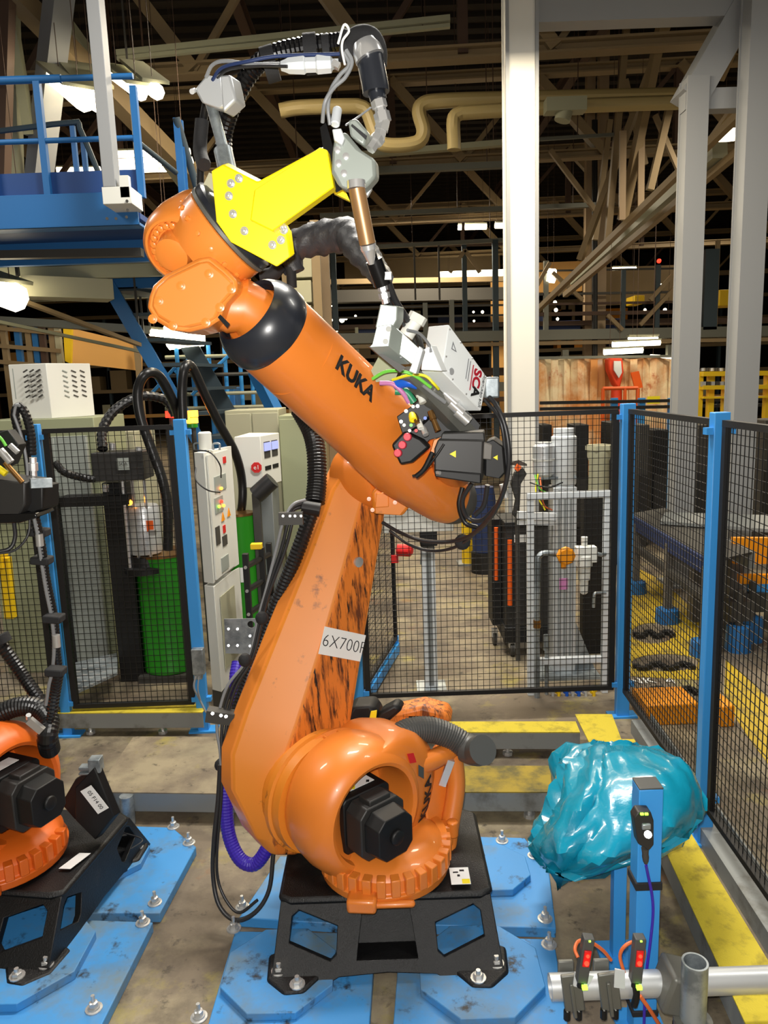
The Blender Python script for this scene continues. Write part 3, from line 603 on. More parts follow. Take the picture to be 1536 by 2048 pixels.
# ---- dispensing head: grey body, brown tube, fittings
m = MB(); hd = [(664, 300), (668, 272), (690, 262), (722, 300), (750, 318), (752, 352), (738, 368), (722, 384), (700, 382), (676, 372), (662, 345)]
m.plate(PP(hd, 2.04), (.01, .05, 0)); HD = obj('dispensing_head', m, 'tool_grey', RB, bev=.008)
obj('head_cap', MB().plate(PP([(695, 240), (712, 236), (735, 262), (728, 292), (700, 272)], 2.05), (.01, .04, 0)), 'tool_grey', HD, bev=.006)
obj('guard_plate', MB().plate(PP([(640, 255), (652, 245), (676, 330), (684, 378), (672, 384), (658, 350), (645, 290)], 2.10), (0, .008, 0)), 'black_gloss', HD)
obj('head_label', MB().plate(PP([(702, 252), (704, 248), (734, 272), (732, 280)], 2.036), (0, -.002, 0)), 'ink', HD)
obj('connector', MB().plate(PP([(664, 258), (682, 256), (690, 276), (684, 290), (668, 280)], 2.02), (0, .03, 0)).cyl(P(670, 250, 2.03), P(675, 218, 2.05), .012), 'alu_white', HD, bev=.003)
for x, y in ((692, 313), (677, 327), (688, 347), (675, 300)):
    obj('head_screw', MB().lathe(P(x, y, 2.04), (0, -1, 0), [(0, .0085), (.006, .0085), (.007, .004)], 10), 'chrome', HD)
obj('side_piece', MB().plate(PP([(728, 345), (746, 348), (744, 376), (735, 392), (728, 384)], 2.08), (0, .03, 0)), 'alu_white', HD, bev=.003)
m = MB(); m.cyl(P(712, 362, 2.03), P(713, 378, 2.03), .024); obj('collar_nut', m, 'chrome', HD)
q0, q1 = P(713, 376, 2.03), P(735, 488, 2.06); m = MB(); m.cyl(q0, q1, 17*S(q0)); obj('nozzle_tube', m, 'bronze', RB)
q2 = P(743, 528, 2.08); m = MB(); m.lathe(q1, q2-q1, [(0, .021), (.012, .022), (.02, .018), ((q2-q1).length, .008)], 20); obj('nozzle_cone', m, 'chrome', RB)
q3, q4 = P(748, 520, 2.10), P(776, 592, 2.14); m = MB(); m.cyl(P(742, 500, 2.10), q3, .012); m.cyl(q3, P(766, 570, 2.12), .023); obj('valve_body', m, 'black_gloss', RB)
m = MB(); m.lathe(P(764, 570, 2.13), P(772, 606, 2.14)-P(764, 570, 2.13), [(0, .014), (.015, .014), (.016, .010), (.02, .010), (.021, .016), (.036, .016), (.037, .011), (.05, .011)], 6); obj('hex_fitting', m, 'chrome', RB)
obj('clip', MB().box(P(775, 552, 2.1), (.02, .01, .02)), 'paper', RB)
# grey block under the valve
m = MB(); m.plate(PP([(760, 608), (795, 612), (794, 640), (783, 660), (750, 655)], 2.16), (.02, .05, 0)); bk = obj('valve_block', m, 'tool_grey', RB, bev=.003)
m = MB(); m.plate(PP([(753, 652), (784, 648), (778, 692), (738, 694), (744, 688)], 2.15), (.06, .08, -.05)); m.plate(PP([(740, 694), (776, 692), (836, 738), (842, 700), (786, 648)], 2.19), (.0, .06, 0)); ob = obj('manifold_block', m, 'tool_grey', RB, bev=.002)
for x, y in ((777, 658), (771, 683)): obj('bore', MB().lathe(P(x, y, 2.15), (0, -1, 0), [(0, .008), (.001, .008)], 14), 'tool_dark', ob)
obj('stop_flap', MB().plate(PP([(735, 691), (812, 735), (800, 745), (745, 700)], 2.18), (0, .07, 0)), 'grey_dark', ob)
obj('end_plate', MB().plate(PP([(838, 692), (846, 700), (832, 748), (818, 742)], 2.16), (.01, .06, 0)), 'alu_white', RB, bev=.002)
m = MB(); m.cyl(P(812, 672, 2.26), P(832, 640, 2.26), .022).cyl(P(830, 645, 2.26), P(838, 630, 2.26), .028, n=8); obj('pneumatic_fitting', m, 'cab_white', RB)
# ---- white dispenser box (SCA)
sb = [(864, 650), (898, 648), (975, 757), (961, 820), (888, 742)]   # face outline
o1, o2, o3, o4 = P(898, 649, 2.42), P(975, 755, 2.52), P(962, 822, 2.50), P(884, 742, 2.38)
nrm = (o2-o1).cross(o4-o1).normalized(); nrm = nrm if nrm.y > 0 else -nrm
dp = P(872, 649, 2.34)-o1
m = MB(); off = V((-.055, .02, -.012)); fr = [o1, o2, o3, o4]
bk_ = [p+V((-.062, .045, 0.0)) for p in fr]
m.add(fr+bk_, [(0, 1, 2, 3), (4, 7, 6, 5), (0, 4, 5, 1), (1, 5, 6, 2), (2, 6, 7, 3), (3, 7, 4, 0)])
SB = obj('dispenser_box', m, 'sca_white', RB, bev=.003)
dxs = (o2-o1).normalized(); dys = (o1-o4).normalized()
def sp(u, v): return (o4.lerp(o3, u)).lerp(o1.lerp(o2, u), v)
fn_ = (o3-o4).cross(o1-o4).normalized(); fn_ = fn_ if fn_.y < 0 else -fn_
vx = (sp(.7, .1)-sp(.7, .9)).normalized()   # text runs downward
vy = fn_.cross(vx)
decal('box_lettering', 'SC', sp(.76, .64)+fn_*.001, vx, vy, .052, 'sca_red', SB, bold=.002); decal('box_lettering', 'A', sp(.78, .3)+fn_*.001, vx, vy, .052, 'ink', SB, bold=.002)
obj('underline', MB().beam(sp(.645, .85)+fn_*.001, sp(.66, .2)+fn_*.001, .004, .001, up=fn_), 'sca_red', SB)
decal('small_print', 'MOBITURBO BOX', sp(.92, .5)+fn_*.001, vx, vy, .014, 'ink', SB)
for u in (.52, .57): obj('print_line', MB().beam(sp(u, .85)+fn_*.001, sp(u+.01, .35)+fn_*.001, .003, .001, up=fn_), 'ink_grey', SB)
obj('pictogram', MB().plate([sp(.13, .78)+fn_*.001, sp(.24, .66)+fn_*.001, sp(.12, .60)+fn_*.001], fn_*.001, [[sp(.14, .74)+fn_*.001, sp(.21, .665)+fn_*.001, sp(.135, .63)+fn_*.001]]), 'ink_grey', SB)
obj('round_plug', MB().lathe(sp(.2, .18), fn_, [(0, .012), (.002, .011)], 16), 'alu', SB)
for u, v in ((.03, .93), (.3, .96), (.6, .96), (.95, .93), (.97, .1), (.6, .04), (.25, .05), (.04, .35)): obj('box_screw', MB().lathe(sp(u, v), fn_, [(0, .004), (.002, .003)], 8), 'steel', SB)
obj('box_flange', MB().plate(PP([(846, 700), (862, 690), (884, 742), (842, 740)], 2.3), (.02, .05, 0)), 'sca_white', SB, bev=.002)
m = MB(); m.beam(P(815, 745, 2.42), P(945, 880, 2.6), .05, .05); obj('slide_rail', m, 'tool_dark', RB); m = MB(); m.plate(PP([(880, 760), (960, 850), (950, 880), (905, 860), (860, 790)], 2.6), (0, .1, 0)); obj('rear_carrier', m, 'black', RB)
obj('mounting_hook', MB().plate(PP([(740, 745), (760, 708), (775, 715), (800, 735), (790, 760), (745, 765)], 2.5), (0, .03, 0)), 'cab_green', RB)
for (x, y, c) in ((900, 795, 'chrome'), (913, 815, 'chrome'), (925, 832, 'steel')): obj('sensor_plug', MB().cyl(P(x-12, y-10, 2.5), P(x+12, y+12, 2.5), .018), c, RB)
m = MB(); m.box(P(982, 775, 2.56), (.05, .05, .07)); obj('box_socket', m, 'galv', RB, bev=.006)
# ---- valve manifold with couplings on the forearm
m = MB(); m.plate(PP([(793, 833), (876, 775), (884, 792), (872, 820), (840, 850), (805, 870)], 2.50), (.02, .06, 0)); m.plate(PP([(800, 850), (885, 790), (935, 860), (860, 880), (840, 900)], 2.56), (0, .08, 0)); VP = obj('valve_plate', m, 'black', RB, bev=.003)
for (x, y, dx, dy, r, c) in [(817, 800, -8, -26, .012, 'cab_white'), (846, 806, -12, -30, .014, 'cab_white'), (868, 785, -8, -18, .01, 'steel'), (826, 838, -2, -10, .013, 'warn_yellow'), (842, 857, -6, -16, .011, 'cab_white'), (852, 870, -6, -16, .011, 'steel'), (876, 862, -16, -40, .012, 'brass'), (836, 848, -8, -20, .01, 'brass'), (885, 884, -3, -6, .008, 'cab_white')]:
    obj('coupling', MB().lathe(P(x+dx, y+dy, 2.48), P(x, y, 2.46)-P(x+dx, y+dy, 2.48), [(0, r*.8), (.012, r), (.03, r), (.032, r*.75), ((P(x, y, 2.46)-P(x+dx, y+dy, 2.48)).length, r*.9)], 12), c, VP)
for (x, y, c) in [(850, 836, 'blue_tube'), (822, 850, 'green_cable'), (832, 861, 'red'), (812, 822, 'steel'), (835, 812, 'steel'), (802, 843, 'steel'), (858, 797, 'steel'), (871, 797, 'steel'), (826, 813, 'paper'), (808, 850, 'paper'), (819, 861, 'paper')]:
    obj('fitting', MB().lathe(P(x, y, 2.49), (0, -1, 0), [(0, .006), (.008, .006)], 8), c, VP)
m = MB(); m.plate(PP([(782, 890), (808, 862), (845, 880), (860, 895), (825, 925), (800, 930)], 2.48), (.01, .05, 0)); rbx = obj('plug_panel', m, 'black', RB, bev=.008)
for x, y in ((816, 874), (806, 890), (797, 906)): obj('red_plug', MB().lathe(P(x, y, 2.475), (-.2, -1, .1), [(0, .0135), (.016, .0135), (.02, .011)], 16), 'pink_red', rbx)
obj('orange_bracket', MB().plate(PP([(868, 880), (885, 873), (893, 885), (870, 910), (862, 935), (855, 925)], 2.52), (0, .02, 0)), 'orange_clean', RB, bev=.002)
# big dark motor box on the elbow
MBX = RB; a_ = P(866, 914, 2.46)
m = MB(); m.plate(PP([(876, 878), (968, 880), (965, 962), (948, 966), (868, 948), (868, 898)], 2.44), (.03, .17, 0)); mo = obj('elbow_motor', m, 'motor', RB, bev=.006)
obj('motor_lid', MB().plate(PP([(884, 866), (968, 864), (970, 882), (880, 880)], 2.46), (.02, .13, 0)), 'motor', mo, bev=.004)
obj('motor_foot', MB().plate(PP([(868, 940), (962, 948), (962, 968), (870, 954)], 2.42), (.03, .17, 0)), 'black', mo, bev=.004)
obj('motor_end', MB().plate(PP([(970, 884), (985, 878), (1008, 895), (1012, 945), (1000, 958), (968, 952)], 2.47), (.03, .14, 0)), 'black', mo, bev=.006)
obj('motor_plug', MB().plate(PP([(968, 884), (985, 890), (983, 920), (966, 918)], 2.44), (0, .03, 0)), 'motor_grey', mo, bev=.003)
for x, y, s in ((906, 908, 7), (991, 915, 5)): obj('warning_triangle', MB().plate(PP([(x-s, y), (x+s*.8, y-s), (x+s*.8, y+s)], 2.435 if s == 7 else 2.465), (0, -.002, 0)), 'warn_yellow', mo)
obj('motor_bolt', MB().cyl(P(874, 945, 2.42), P(880, 946, 2.41), .006), 'chrome', mo)
obj('motor_flange', MB().lathe(P(905, 920, 2.58), P(900, 930, 2.95)-P(905, 920, 2.58), [(0, .065), (.2, .08), (.33, .1)], 28), 'orange', RB)
# rear end of the forearm
m = MB(); m.lathe(F0-fd*.02, fd, [(0, .10), (.03, .105), (.05, .1), (.08, .085), (.085, .05)], 32); obj('forearm_end_cap', m, 'grey_dark', RB)
obj('engraved_mark', MB().text('TAB5', P(886, 985, 2.84), (1, -.1, -.05), (0, 0, 1), .028, .002), 'orange_clean', RB, smooth=0)
# ---------------------------------------------------------------- hoses and cables of the robot
def T(pts, rpx, n=8, rib=0, k=6, depth=.12):
    q = [P(*p) for p in pts]; return MB().tube(q, rpx*S(q[len(q)//2]), n, k, rib, depth=depth)
def hose(name, pts, rpx, mt, par=RB, n=10, rib=0, k=6, depth=.12, **t): return obj(name, T(pts, rpx, n, rib, k, depth), mt, par, smooth=(0 if rib else 60), **t)
# top loop
hose('corrugated_hose', [(452, 330, 2.42), (448, 270, 2.40), (468, 205, 2.34), (505, 140, 2.30), (550, 108, 2.26), (620, 92, 2.22), (680, 86, 2.18), (715, 80, 2.12)], 19, 'black_gloss', n=16, rib=.014)
hose('corrugated_hose', [(400, 385, 2.5), (402, 300, 2.5), (410, 220, 2.45), (430, 160, 2.4), (500, 130, 2.35)], 8, 'hose_black', n=10)
hose('hose_boot', [(700, 100, 2.12), (712, 78, 2.1), (738, 76, 2.08), (752, 100, 2.08), (752, 130, 2.08)], 22, 'black_soft', n=16)
hose('hose_sleeve', [(735, 95, 2.06), (742, 130, 2.06), (750, 170, 2.06), (752, 186, 2.06)], [27][0], 'rubber', n=20)
m = MB(); m.lathe(P(727, 84, 2.05), P(738, 112, 2.05)-P(727, 84, 2.05), [(0, .028), (.02, .037), (.04, .038)], 24); obj('sleeve_ring', m, 'chrome', RB)
hose('hose_end', [(752, 182, 2.06), (755, 192, 2.06), (757, 200, 2.06)], 17, 'rubber', n=16)
m = MB(); m.lathe(P(753, 188, 2.06), P(766, 240, 2.06)-P(753, 188, 2.06), [(0, .014), (.015, .014), (.016, .02), (.034, .02), (.035, .015), (.045, .015), (.046, .021), (.07, .021)], 6); obj('hose_coupling', m, 'chrome', RB)
m = MB(); m.lathe(P(768, 240, 2.06), P(757, 278, 2.06)-P(768, 240, 2.06), [(0, .018), (.025, .02), (.026, .016), (.05, .018)], 6); obj('elbow_coupling', m, 'steel', RB); m = MB(); m.lathe(P(757, 275, 2.06), P(740, 300, 2.05)-P(757, 275, 2.06), [(0, .02), (.015, .02), (.016, .014), (.04, .014)], 6); obj('elbow_coupling', m, 'steel', RB)
def wrap(x, y, Y, dx, dy, rpx, wpx, mt='black_soft', nm='hose_strap'):
    c = P(x, y, Y); d = (P(x+dx, y+dy, Y)-c).normalized(); s = S(c); w_ = wpx*s; m = MB()
    m.lathe(c-d*w_/2, d, [(0, rpx*s), (w_, rpx*s), (w_, rpx*s*.8), (0, rpx*s*.8), (0, rpx*s)], 24, cap=False, sx=.8); return obj(nm, m, mt, RB)
wrap(540, 128, 2.25, 1, -.3, 34, 26); wrap(622, 108, 2.2, 1, -.1, 38, 26); wrap(652, 98, 2.18, 1, -.1, 27, 14); wrap(692, 92, 2.12, 1, .2, 30, 20)
m = MB(); m.lathe(P(562, 132, 2.12), P(668, 128, 2.12)-P(562, 132, 2.12), [(0, .012), (.012, .016), (.02, .02), (.06, .023), (.065, .019), (.09, .019), (.095, .024), (.13, .022), (.135, .013), (.15, .013)], 8); obj('inline_connector', m, 'alu_white', RB)
obj('small_fitting', MB().box(P(672, 130, 2.1), (.02, .02, .015), Matrix.Rotation(.5, 3, 'Y')), 'chrome', RB)
hose('signal_cable', [(412, 155, 2.2), (425, 130, 2.18), (450, 122, 2.16), (500, 128, 2.14), (560, 128, 2.12)], 3.5, 'cable_grey')
hose('signal_cable', [(425, 160, 2.2), (445, 135, 2.16), (500, 122, 2.12), (560, 112, 2.12), (680, 108, 2.1)], 3.5, 'blue_dark')
hose('signal_cable', [(435, 155, 2.2), (460, 138, 2.15), (520, 132, 2.12), (575, 133, 2.1)], 3, 'cable')
hose('signal_cable', [(676, 88, 2.02), (688, 50, 2.0), (698, 62, 2.0), (686, 80, 2.0), (684, 100, 2.0), (690, 130, 2.0)], 2.5, 'paper')
hose('signal_cable', [(692, 100, 2.0), (704, 125, 2.0), (690, 155, 2.0), (668, 175, 2.0), (650, 205, 2.0), (645, 245, 2.03)], 4, 'cable_grey')
hose('signal_cable', [(688, 105, 2.02), (698, 130, 2.02), (680, 150, 2.02), (662, 180, 2.02), (656, 215, 2.02), (660, 250, 2.03)], 4, 'cable_grey')
hose('signal_cable', [(692, 250, 2.05), (715, 235, 2.1), (742, 215, 2.12)], 2, 'cable_grey')
hose('loop_strap', [(404, 240, 2.45), (400, 300, 2.45), (408, 330, 2.4)], 14, 'black_soft')
# black leather sleeve hose behind the nozzle tube
m = MB(); q = [P(*p) for p in [(590, 545, 2.62), (578, 505, 2.62), (600, 488, 2.62), (650, 475, 2.6), (700, 472, 2.55), (722, 500, 2.45), (748, 535, 2.35), (765, 558, 2.2)]]
rr = [20, 26, 30, 33, 33, 30, 22, 18]; s = S(q[3]); qs = spline(q, 8); R = []
for i, p in enumerate(qs):
    d = (qs[min(i+1, len(qs)-1)]-qs[max(i-1, 0)]).normalized(); x, y, _ = frame(d, (0, -1, 0)); f = i/(len(qs)-1)*(len(rr)-1); r = (rr[int(f)]+(rr[min(int(f)+1, 7)]-rr[int(f)])*(f-int(f)))*s
    R.append([p+x*cos(2*pi*j/20)*r*(1+.08*sin(i*1.3+j*.9)+.05*sin(j*2.3+i*.7))+y*sin(2*pi*j/20)*r*(1+.08*sin(i*1.1+j*1.3)) for j in range(20)])
m.rings(R); obj('leather_sleeve', m, 'leather', RB, smooth=60)
m = MB(); m.tube([P(583, 478, 2.58), P(620, 470, 2.58), P(636, 458, 2.58), (P(648, 463, 2.58)), P(690, 464, 2.56), P(697, 456, 2.56), P(704, 464, 2.55)], .006, 6); obj('sleeve_seam', m, 'cable', RB)
hose('sleeve_flap', [(575, 520, 2.6), (582, 545, 2.6), (584, 575, 2.6)], 10, 'black_soft'); hose('sleeve_flap', [(560, 530, 2.6), (545, 548, 2.6), (520, 552, 2.6)], 14, 'black_soft')
# cables from nozzle down to the box
hose('supply_hose', [(775, 560, 2.14), (790, 600, 2.2), (815, 640, 2.25), (838, 680, 2.35), (845, 715, 2.4)], 7, 'cable'); hose('supply_hose', [(770, 565, 2.16), (782, 610, 2.2), (808, 650, 2.25), (832, 690, 2.35)], 4, 'cable')
hose('signal_cable', [(815, 660, 2.2), (840, 668, 2.25), (858, 690, 2.3), (862, 705, 2.3)], 3, 'cable_grey')
hose('signal_cable', [(800, 715, 2.2), (815, 712, 2.2), (838, 730, 2.22)], 3, 'cable_grey')
hose('green_cable', [(745, 758, 2.42), (770, 744, 2.4), (800, 742, 2.38), (830, 752, 2.38), (862, 775, 2.4)], 3.5, 'green_cable'); hose('yellow_cable', [(785, 760, 2.42), (820, 750, 2.38), (850, 752, 2.38), (868, 768, 2.38), (877, 778, 2.4)], 3, 'yellow_cable')
hose('blue_hose', [(790, 770, 2.45), (815, 765, 2.43), (835, 770, 2.43)], 10, 'blue_tube'); hose('green_hose', [(790, 782, 2.45), (812, 785, 2.45), (828, 805, 2.45)], 8, 'green_tube'); hose('pink_hose', [(760, 766, 2.45), (785, 768, 2.44), (805, 785, 2.44), (818, 805, 2.45)], 5, 'pink_tube')
hose('signal_cable', [(845, 770, 2.42), (870, 790, 2.44), (890, 805, 2.46)], 4, 'cable_grey')
hose('signal_cable', [(825, 952, 2.45), (845, 945, 2.44), (870, 915, 2.42), (888, 888, 2.42)], 2.5, 'black'); hose('cable_sheath', [(832, 953, 2.44), (848, 938, 2.43), (865, 905, 2.42)], 5, 'black')
# right side loop
hose('power_cable', [(975, 790, 2.55), (995, 815, 2.5), (1012, 860, 2.48), (1018, 920, 2.48), (1008, 980, 2.52), (985, 1030, 2.62), (950, 1065, 2.75), (910, 1082, 2.85), (850, 1082, 2.95), (800, 1065, 3.05), (765, 1045, 3.1)], 4.5, 'cable')
hose('power_cable', [(970, 800, 2.56), (1000, 840, 2.5), (1010, 900, 2.5), (1012, 960, 2.52), (992, 1015, 2.6), (960, 1055, 2.72), (920, 1090, 2.85), (870, 1102, 2.95), (820, 1090, 3.0), (780, 1062, 3.1)], 3.5, 'cable')
hose('power_cable', [(945, 965, 2.72), (925, 1000, 2.75), (935, 1035, 2.78), (965, 1040, 2.75), (995, 1010, 2.7)], 4.5, 'cable'); hose('power_cable', [(975, 970, 2.7), (968, 1010, 2.72), (950, 1030, 2.74)], 5, 'cable'); hose('power_cable', [(925, 975, 2.8), (918, 1010, 2.8), (930, 1045, 2.8), (955, 1055, 2.78)], 5, 'hose_black')
obj('cable_bundle_strap', MB().ball(P(925, 1084, 2.85), .032, sq=(1, .7, 1)), 'black_soft', RB)
m = MB(); m.cyl(P(1005, 968, 2.6), P(1012, 995, 2.6), .012); obj('plug', m, 'steel', RB)
# dress pack on the left: big corrugated hose, cable bundle, purple hose
hose('corrugated_hose', [(600, 820, 3.35), (622, 860, 3.3), (632, 900, 3.25), (634, 960, 3.2), (630, 1005, 3.15)], 20, 'hose_black', n=18, rib=.014)
hose('corrugated_hose', [(630, 1005, 3.14), (600, 1090, 3.1), (565, 1180, 3.1), (535, 1260, 3.1), (500, 1350, 3.1), (470, 1440, 3.08), (456, 1510, 3.05), (468, 1570, 3.05), (500, 1605, 3.05)], 15, 'hose_black', n=14, rib=.016)
m = MB(); m.beam(P(558, 1037, 2.98), P(606, 1036, 2.98), .03, .05); b1 = obj('hose_bracket', m, 'grey_dark', RB)
for x in (566, 580, 590, 602): obj('bracket_screw', MB().cyl(P(x, 1033, 2.965), P(x, 1032, 2.95), .006, n=8), 'chrome', b1)
obj('hose_clamp', T([(604, 1014, 3.05), (640, 1020, 3.05)], 14, 12), 'black', RB)
m = MB(); m.beam(P(414, 1428, 2.9), P(470, 1436, 2.9), .05, .05); b2 = obj('hose_bracket', m, 'grey_dark', RB)
for x, y in ((425, 1427), (442, 1431), (452, 1433)): obj('bracket_screw', MB().cyl(P(x, y, 2.872), P(x, y, 2.862), .006, n=8), 'chrome', b2)
for i, (d0, d1, r, c) in enumerate([(0, 0, 3.2, 'cable_grey'), (10, 3, 3.5, 'cable'), (18, 8, 3.5, 'cable')]):
    hose('dress_cable', [(610, 1000+i*6, 3.05), (585, 1010+i*6, 3.0), (566+d0, 1045, 2.98), (552+d0, 1100, 2.98), (532+d1, 1180, 2.98), (518+d1, 1230, 2.98), (497+d1, 1315, 2.96), (470-14+d0, 1370, 2.94), (438+d0, 1425, 2.92), (434+d0, 1460, 2.9), (440+d1, 1500, 2.88), (442+d1, 1530, 2.87)], r, c)
for x, y in ((524, 1236), (490, 1320), (442, 1530)): obj('cable_tie_ball', MB().ball(P(x, y, 2.93), .028), 'black_soft', RB)
hose('dress_cable', [(440, 1530, 2.87), (436, 1600, 2.85), (428, 1680, 2.82), (426, 1750, 2.8), (438, 1810, 2.75), (470, 1840, 2.72), (510, 1825, 2.72), (538, 1780, 2.75), (547, 1705, 2.8)], 4.5, 'cable')
hose('dress_cable', [(444, 1530, 2.87), (442, 1600, 2.85), (434, 1700, 2.82), (436, 1760, 2.8), (455, 1805, 2.76), (480, 1825, 2.74), (515, 1800, 2.74)], 3, 'cable')
hose('purple_hose', [(475, 1325, 3.25), (470, 1360, 3.2), (475, 1420, 3.15), (478, 1460, 3.15)], 12, 'purple', n=14, rib=.013, depth=.06)
hose('purple_hose', [(456, 1540, 3.0), (452, 1600, 2.97), (458, 1670, 2.94), (480, 1718, 2.9), (510, 1728, 2.88), (535, 1695, 2.88), (545, 1660, 2.9)], 14, 'purple', n=14, rib=.013, depth=.06)
# large grey corrugated hose over the shoulder
hose('corrugated_hose', [(770, 1505, 2.88), (786, 1482, 2.9), (820, 1462, 2.95), (865, 1460, 2.98), (910, 1478, 2.98), (945, 1502, 2.95), (962, 1500, 2.9)], 26, 'hose_grey', n=24, rib=.012, depth=.08)
hose('hose_cuff', [(930, 1494, 2.97), (950, 1502, 2.94), (966, 1500, 2.88)], 29, 'hose_grey', n=20)
# black junction parts behind the shoulder
m = MB(); m.plate(PP([(680, 1445), (700, 1415), (745, 1412), (760, 1432), (745, 1470), (700, 1480)], 3.1), (.02, .12, 0)); jb = obj('junction_cover', m, 'black', RB, bev=.02)
m = MB(); m.plate(PP([(758, 1425), (790, 1408), (805, 1420), (770, 1450), (740, 1470)], 3.08), (.02, .08, 0)); obj('junction_cover', m, 'black', RB, bev=.015)
obj('yellow_tag', MB().plate(PP([(742, 1422), (754, 1420), (752, 1438), (744, 1446), (737, 1444)], 3.07), (0, -.004, 0)), 'warn_yellow', jb); obj('warning_triangle', MB().plate(PP([(716, 1445), (726, 1456), (718, 1448)], 3.09), (0, -.004, 0)), 'warn_yellow', jb)
m = MB(); m.plate(PP([(745, 1470), (785, 1425), (845, 1412), (895, 1425), (905, 1448), (850, 1440), (790, 1455), (760, 1490)], 3.15), (.02, .12, 0)); obj('counter_balance_cover', m, 'orange_worn', RB, bev=.02)
m = MB(); m.loft([(P(655, 1478, 3.0), .05, .05), (P(690, 1462, 3.02), .05, .05), (P(700, 1478, 3.0), .04, .045)], 20); obj('shoulder_knuckle', m, 'orange', RB)
hose('knuckle_cable', [(700, 1480, 2.95), (730, 1470, 2.93), (760, 1462, 2.95)], 4, 'orange_old'); hose('oil_glass', [(690, 1478, 2.97), (697, 1486, 2.96)], 8, 'clear')
# ================================================================ floor plates with octagonal pads and anchors
def anchor(p, par, r=.02):
    p = V(p); m = MB(); m.lathe(p, Z3, [(0, r*1.5), (.004, r*1.5), (.005, r*1.1), (.01, r*1.0)], 14); m.lathe(p+Z3*.01, Z3, [(0, r*.8), (.018, r*.8), (.02, r*.6)], 6); m.cyl(p+Z3*.03, p+Z3*.055, r*.35, n=8)
    return obj('anchor_bolt', m, 'steel', par)
Z3 = V((0, 0, 1))
def floor_plate(px, bolts, pad, label, h=.045):
    q = [G(x, y, h) for x, y in px]; q = [V((p.x, p.y, 0)) for p in q]; c = sum(q, V())/len(q)
    r = root('floor_plate', c, label, 'plate', 'blue steel plates under the robots')
    obj('slab', MB().plate(q, (0, 0, h)), 'plate_blue', r, bev=.004)
    if pad:
        cx, cy, rr, zz = pad; c = G(cx, cy, h); m = MB(); m.lathe(V((c.x, c.y, h)), Z3, [(0, rr), (zz, rr)], 8, up=(1, .4, 0)); obj('octagonal_pad', m, 'plate_blue', r, bev=.003)
    for x, y in bolts: c = G(x, y, h); anchor((c.x, c.y, h), r)
    return r
floor_plate([(470, 1862), (752, 1866), (728, 2200), (372, 2200)], [(468, 1858), (398, 2035)], (560, 1950, .22, .03), 'blue floor plate in front of the main robot, left of the seam')
floor_plate([(800, 1870), (1108, 1878), (1160, 2200), (775, 2200)], [(1098, 1890)], (960, 1950, .24, .03), 'blue floor plate in front of the main robot, right of the seam')
floor_plate([(560, 1712), (700, 1712), (725, 1850), (478, 1835)], [(485, 1815)], None, 'blue floor plate behind the main robot, its left corner beside the looped cables')
floor_plate([(900, 1672), (1050, 1676), (1098, 1740), (1112, 1856), (800, 1848), (800, 1690)], [(1004, 1682), (1090, 1838), (1068, 1712)], (985, 1745, .17, .03), 'blue floor plate to the right behind the main robot, next to the cyan bag')
floor_plate([(205, 1650), (345, 1655), (392, 1693), (320, 1826), (60, 1826), (60, 1700)], [(347, 1654), (378, 1686), (310, 1806)], (225, 1722, .17, .03), 'blue floor plate behind the left robot with a wire lying on it')
floor_plate([(-60, 1832), (306, 1844), (168, 2120), (-60, 2120)], [(286, 1846), (188, 2018)], (45, 1920, .27, .035), 'blue floor plate in front of the left robot')
# ================================================================ left robot (cropped by the frame)
R2 = root('industrial_robot', (-1.66, 2.9, .06), 'orange robot cropped by the left edge, with black motor and black cast base', 'robot')
RG = Matrix.Rotation(radians(-9), 3, 'Z')
base_frame(R2, off=V((-1.625, .13, 0)), rot=RG)
B1 = V((-1.65, 2.87, 0)); 
m = MB(); m.lathe(B1, Z3, [(.30, .255), (.335, .262), (.34, .247), (.385, .245), (.405, .23), (.43, .175), (.432, .1)], 40); c2 = obj('slewing_collar', m, 'orange_old', R2, bev=.004)
for k in range(15):
    a = radians(-165+k*12); d = V((cos(a), sin(a), 0)); obj('collar_lug', MB().beam(B1+d*.225+Z3*.372, B1+d*.268+Z3*.372, .034, .07), 'orange_old', c2, bev=.004)
AX2 = V((cos(radians(-24)), sin(radians(-24)), 0)); RC2 = B1+AX2*.13+V((0, 0, .61)); FC2 = RC2-AX2*.30
m = MB(); m.lathe(FC2, AX2, prof, 56); hs2 = obj('shoulder_housing', m, 'orange_old', R2, smooth=40)
motor(FC2+AX2*.12, AX2, None, .36, .225, R2, 'black')
sticker('warning_sticker', FC2+AX2*.24+Z3*.116, AX2, AX2.cross(Z3)*-1, .06, .11, 'paper', R2)
m = MB(); m.box(B1+V((.05, -.27, .32)), (.13, .08, .05), RG); obj('stop_block', m, 'orange_old', R2, bev=.01)
# rear connector shield
m = MB(); m.plate(PP([(150, 1575), (188, 1535), (228, 1632), (190, 1680), (150, 1640)], 2.95), (.02, .03, 0)).plate(PP([(122, 1608), (150, 1560), (190, 1535), (190, 1560), (150, 1640)], 3.05), (0, .02, 0)); sh = obj('connector_shield', m, 'black', R2, bev=.004)
o_ = P(190, 1598, 2.94); sk = sticker('number_sticker', o_+V((0, -.004, 0)), (.6, 0, -1), (.9, 0, .5), .125, .055, 'paper', sh)
decal('number_lettering', '05 F14 00', o_+V((.004, -.008, 0)), (.6, 0, -1), (.9, 0, .5), .024, 'ink', sh)
obj('connector_block', MB().box(P(192, 1528, 2.98), (.05, .05, .06)).box(P(172, 1534, 2.99), (.05, .04, .015)).box(P(172, 1544, 2.99), (.05, .04, .01)), 'galv', R2, bev=.003)
stk2 = sticker('warning_sticker', G(150, 1722, .3)+V((0, 0, .0)), (.95, -.1, 0), (.4, .9, 0), .05, .11, 'paper', R2)
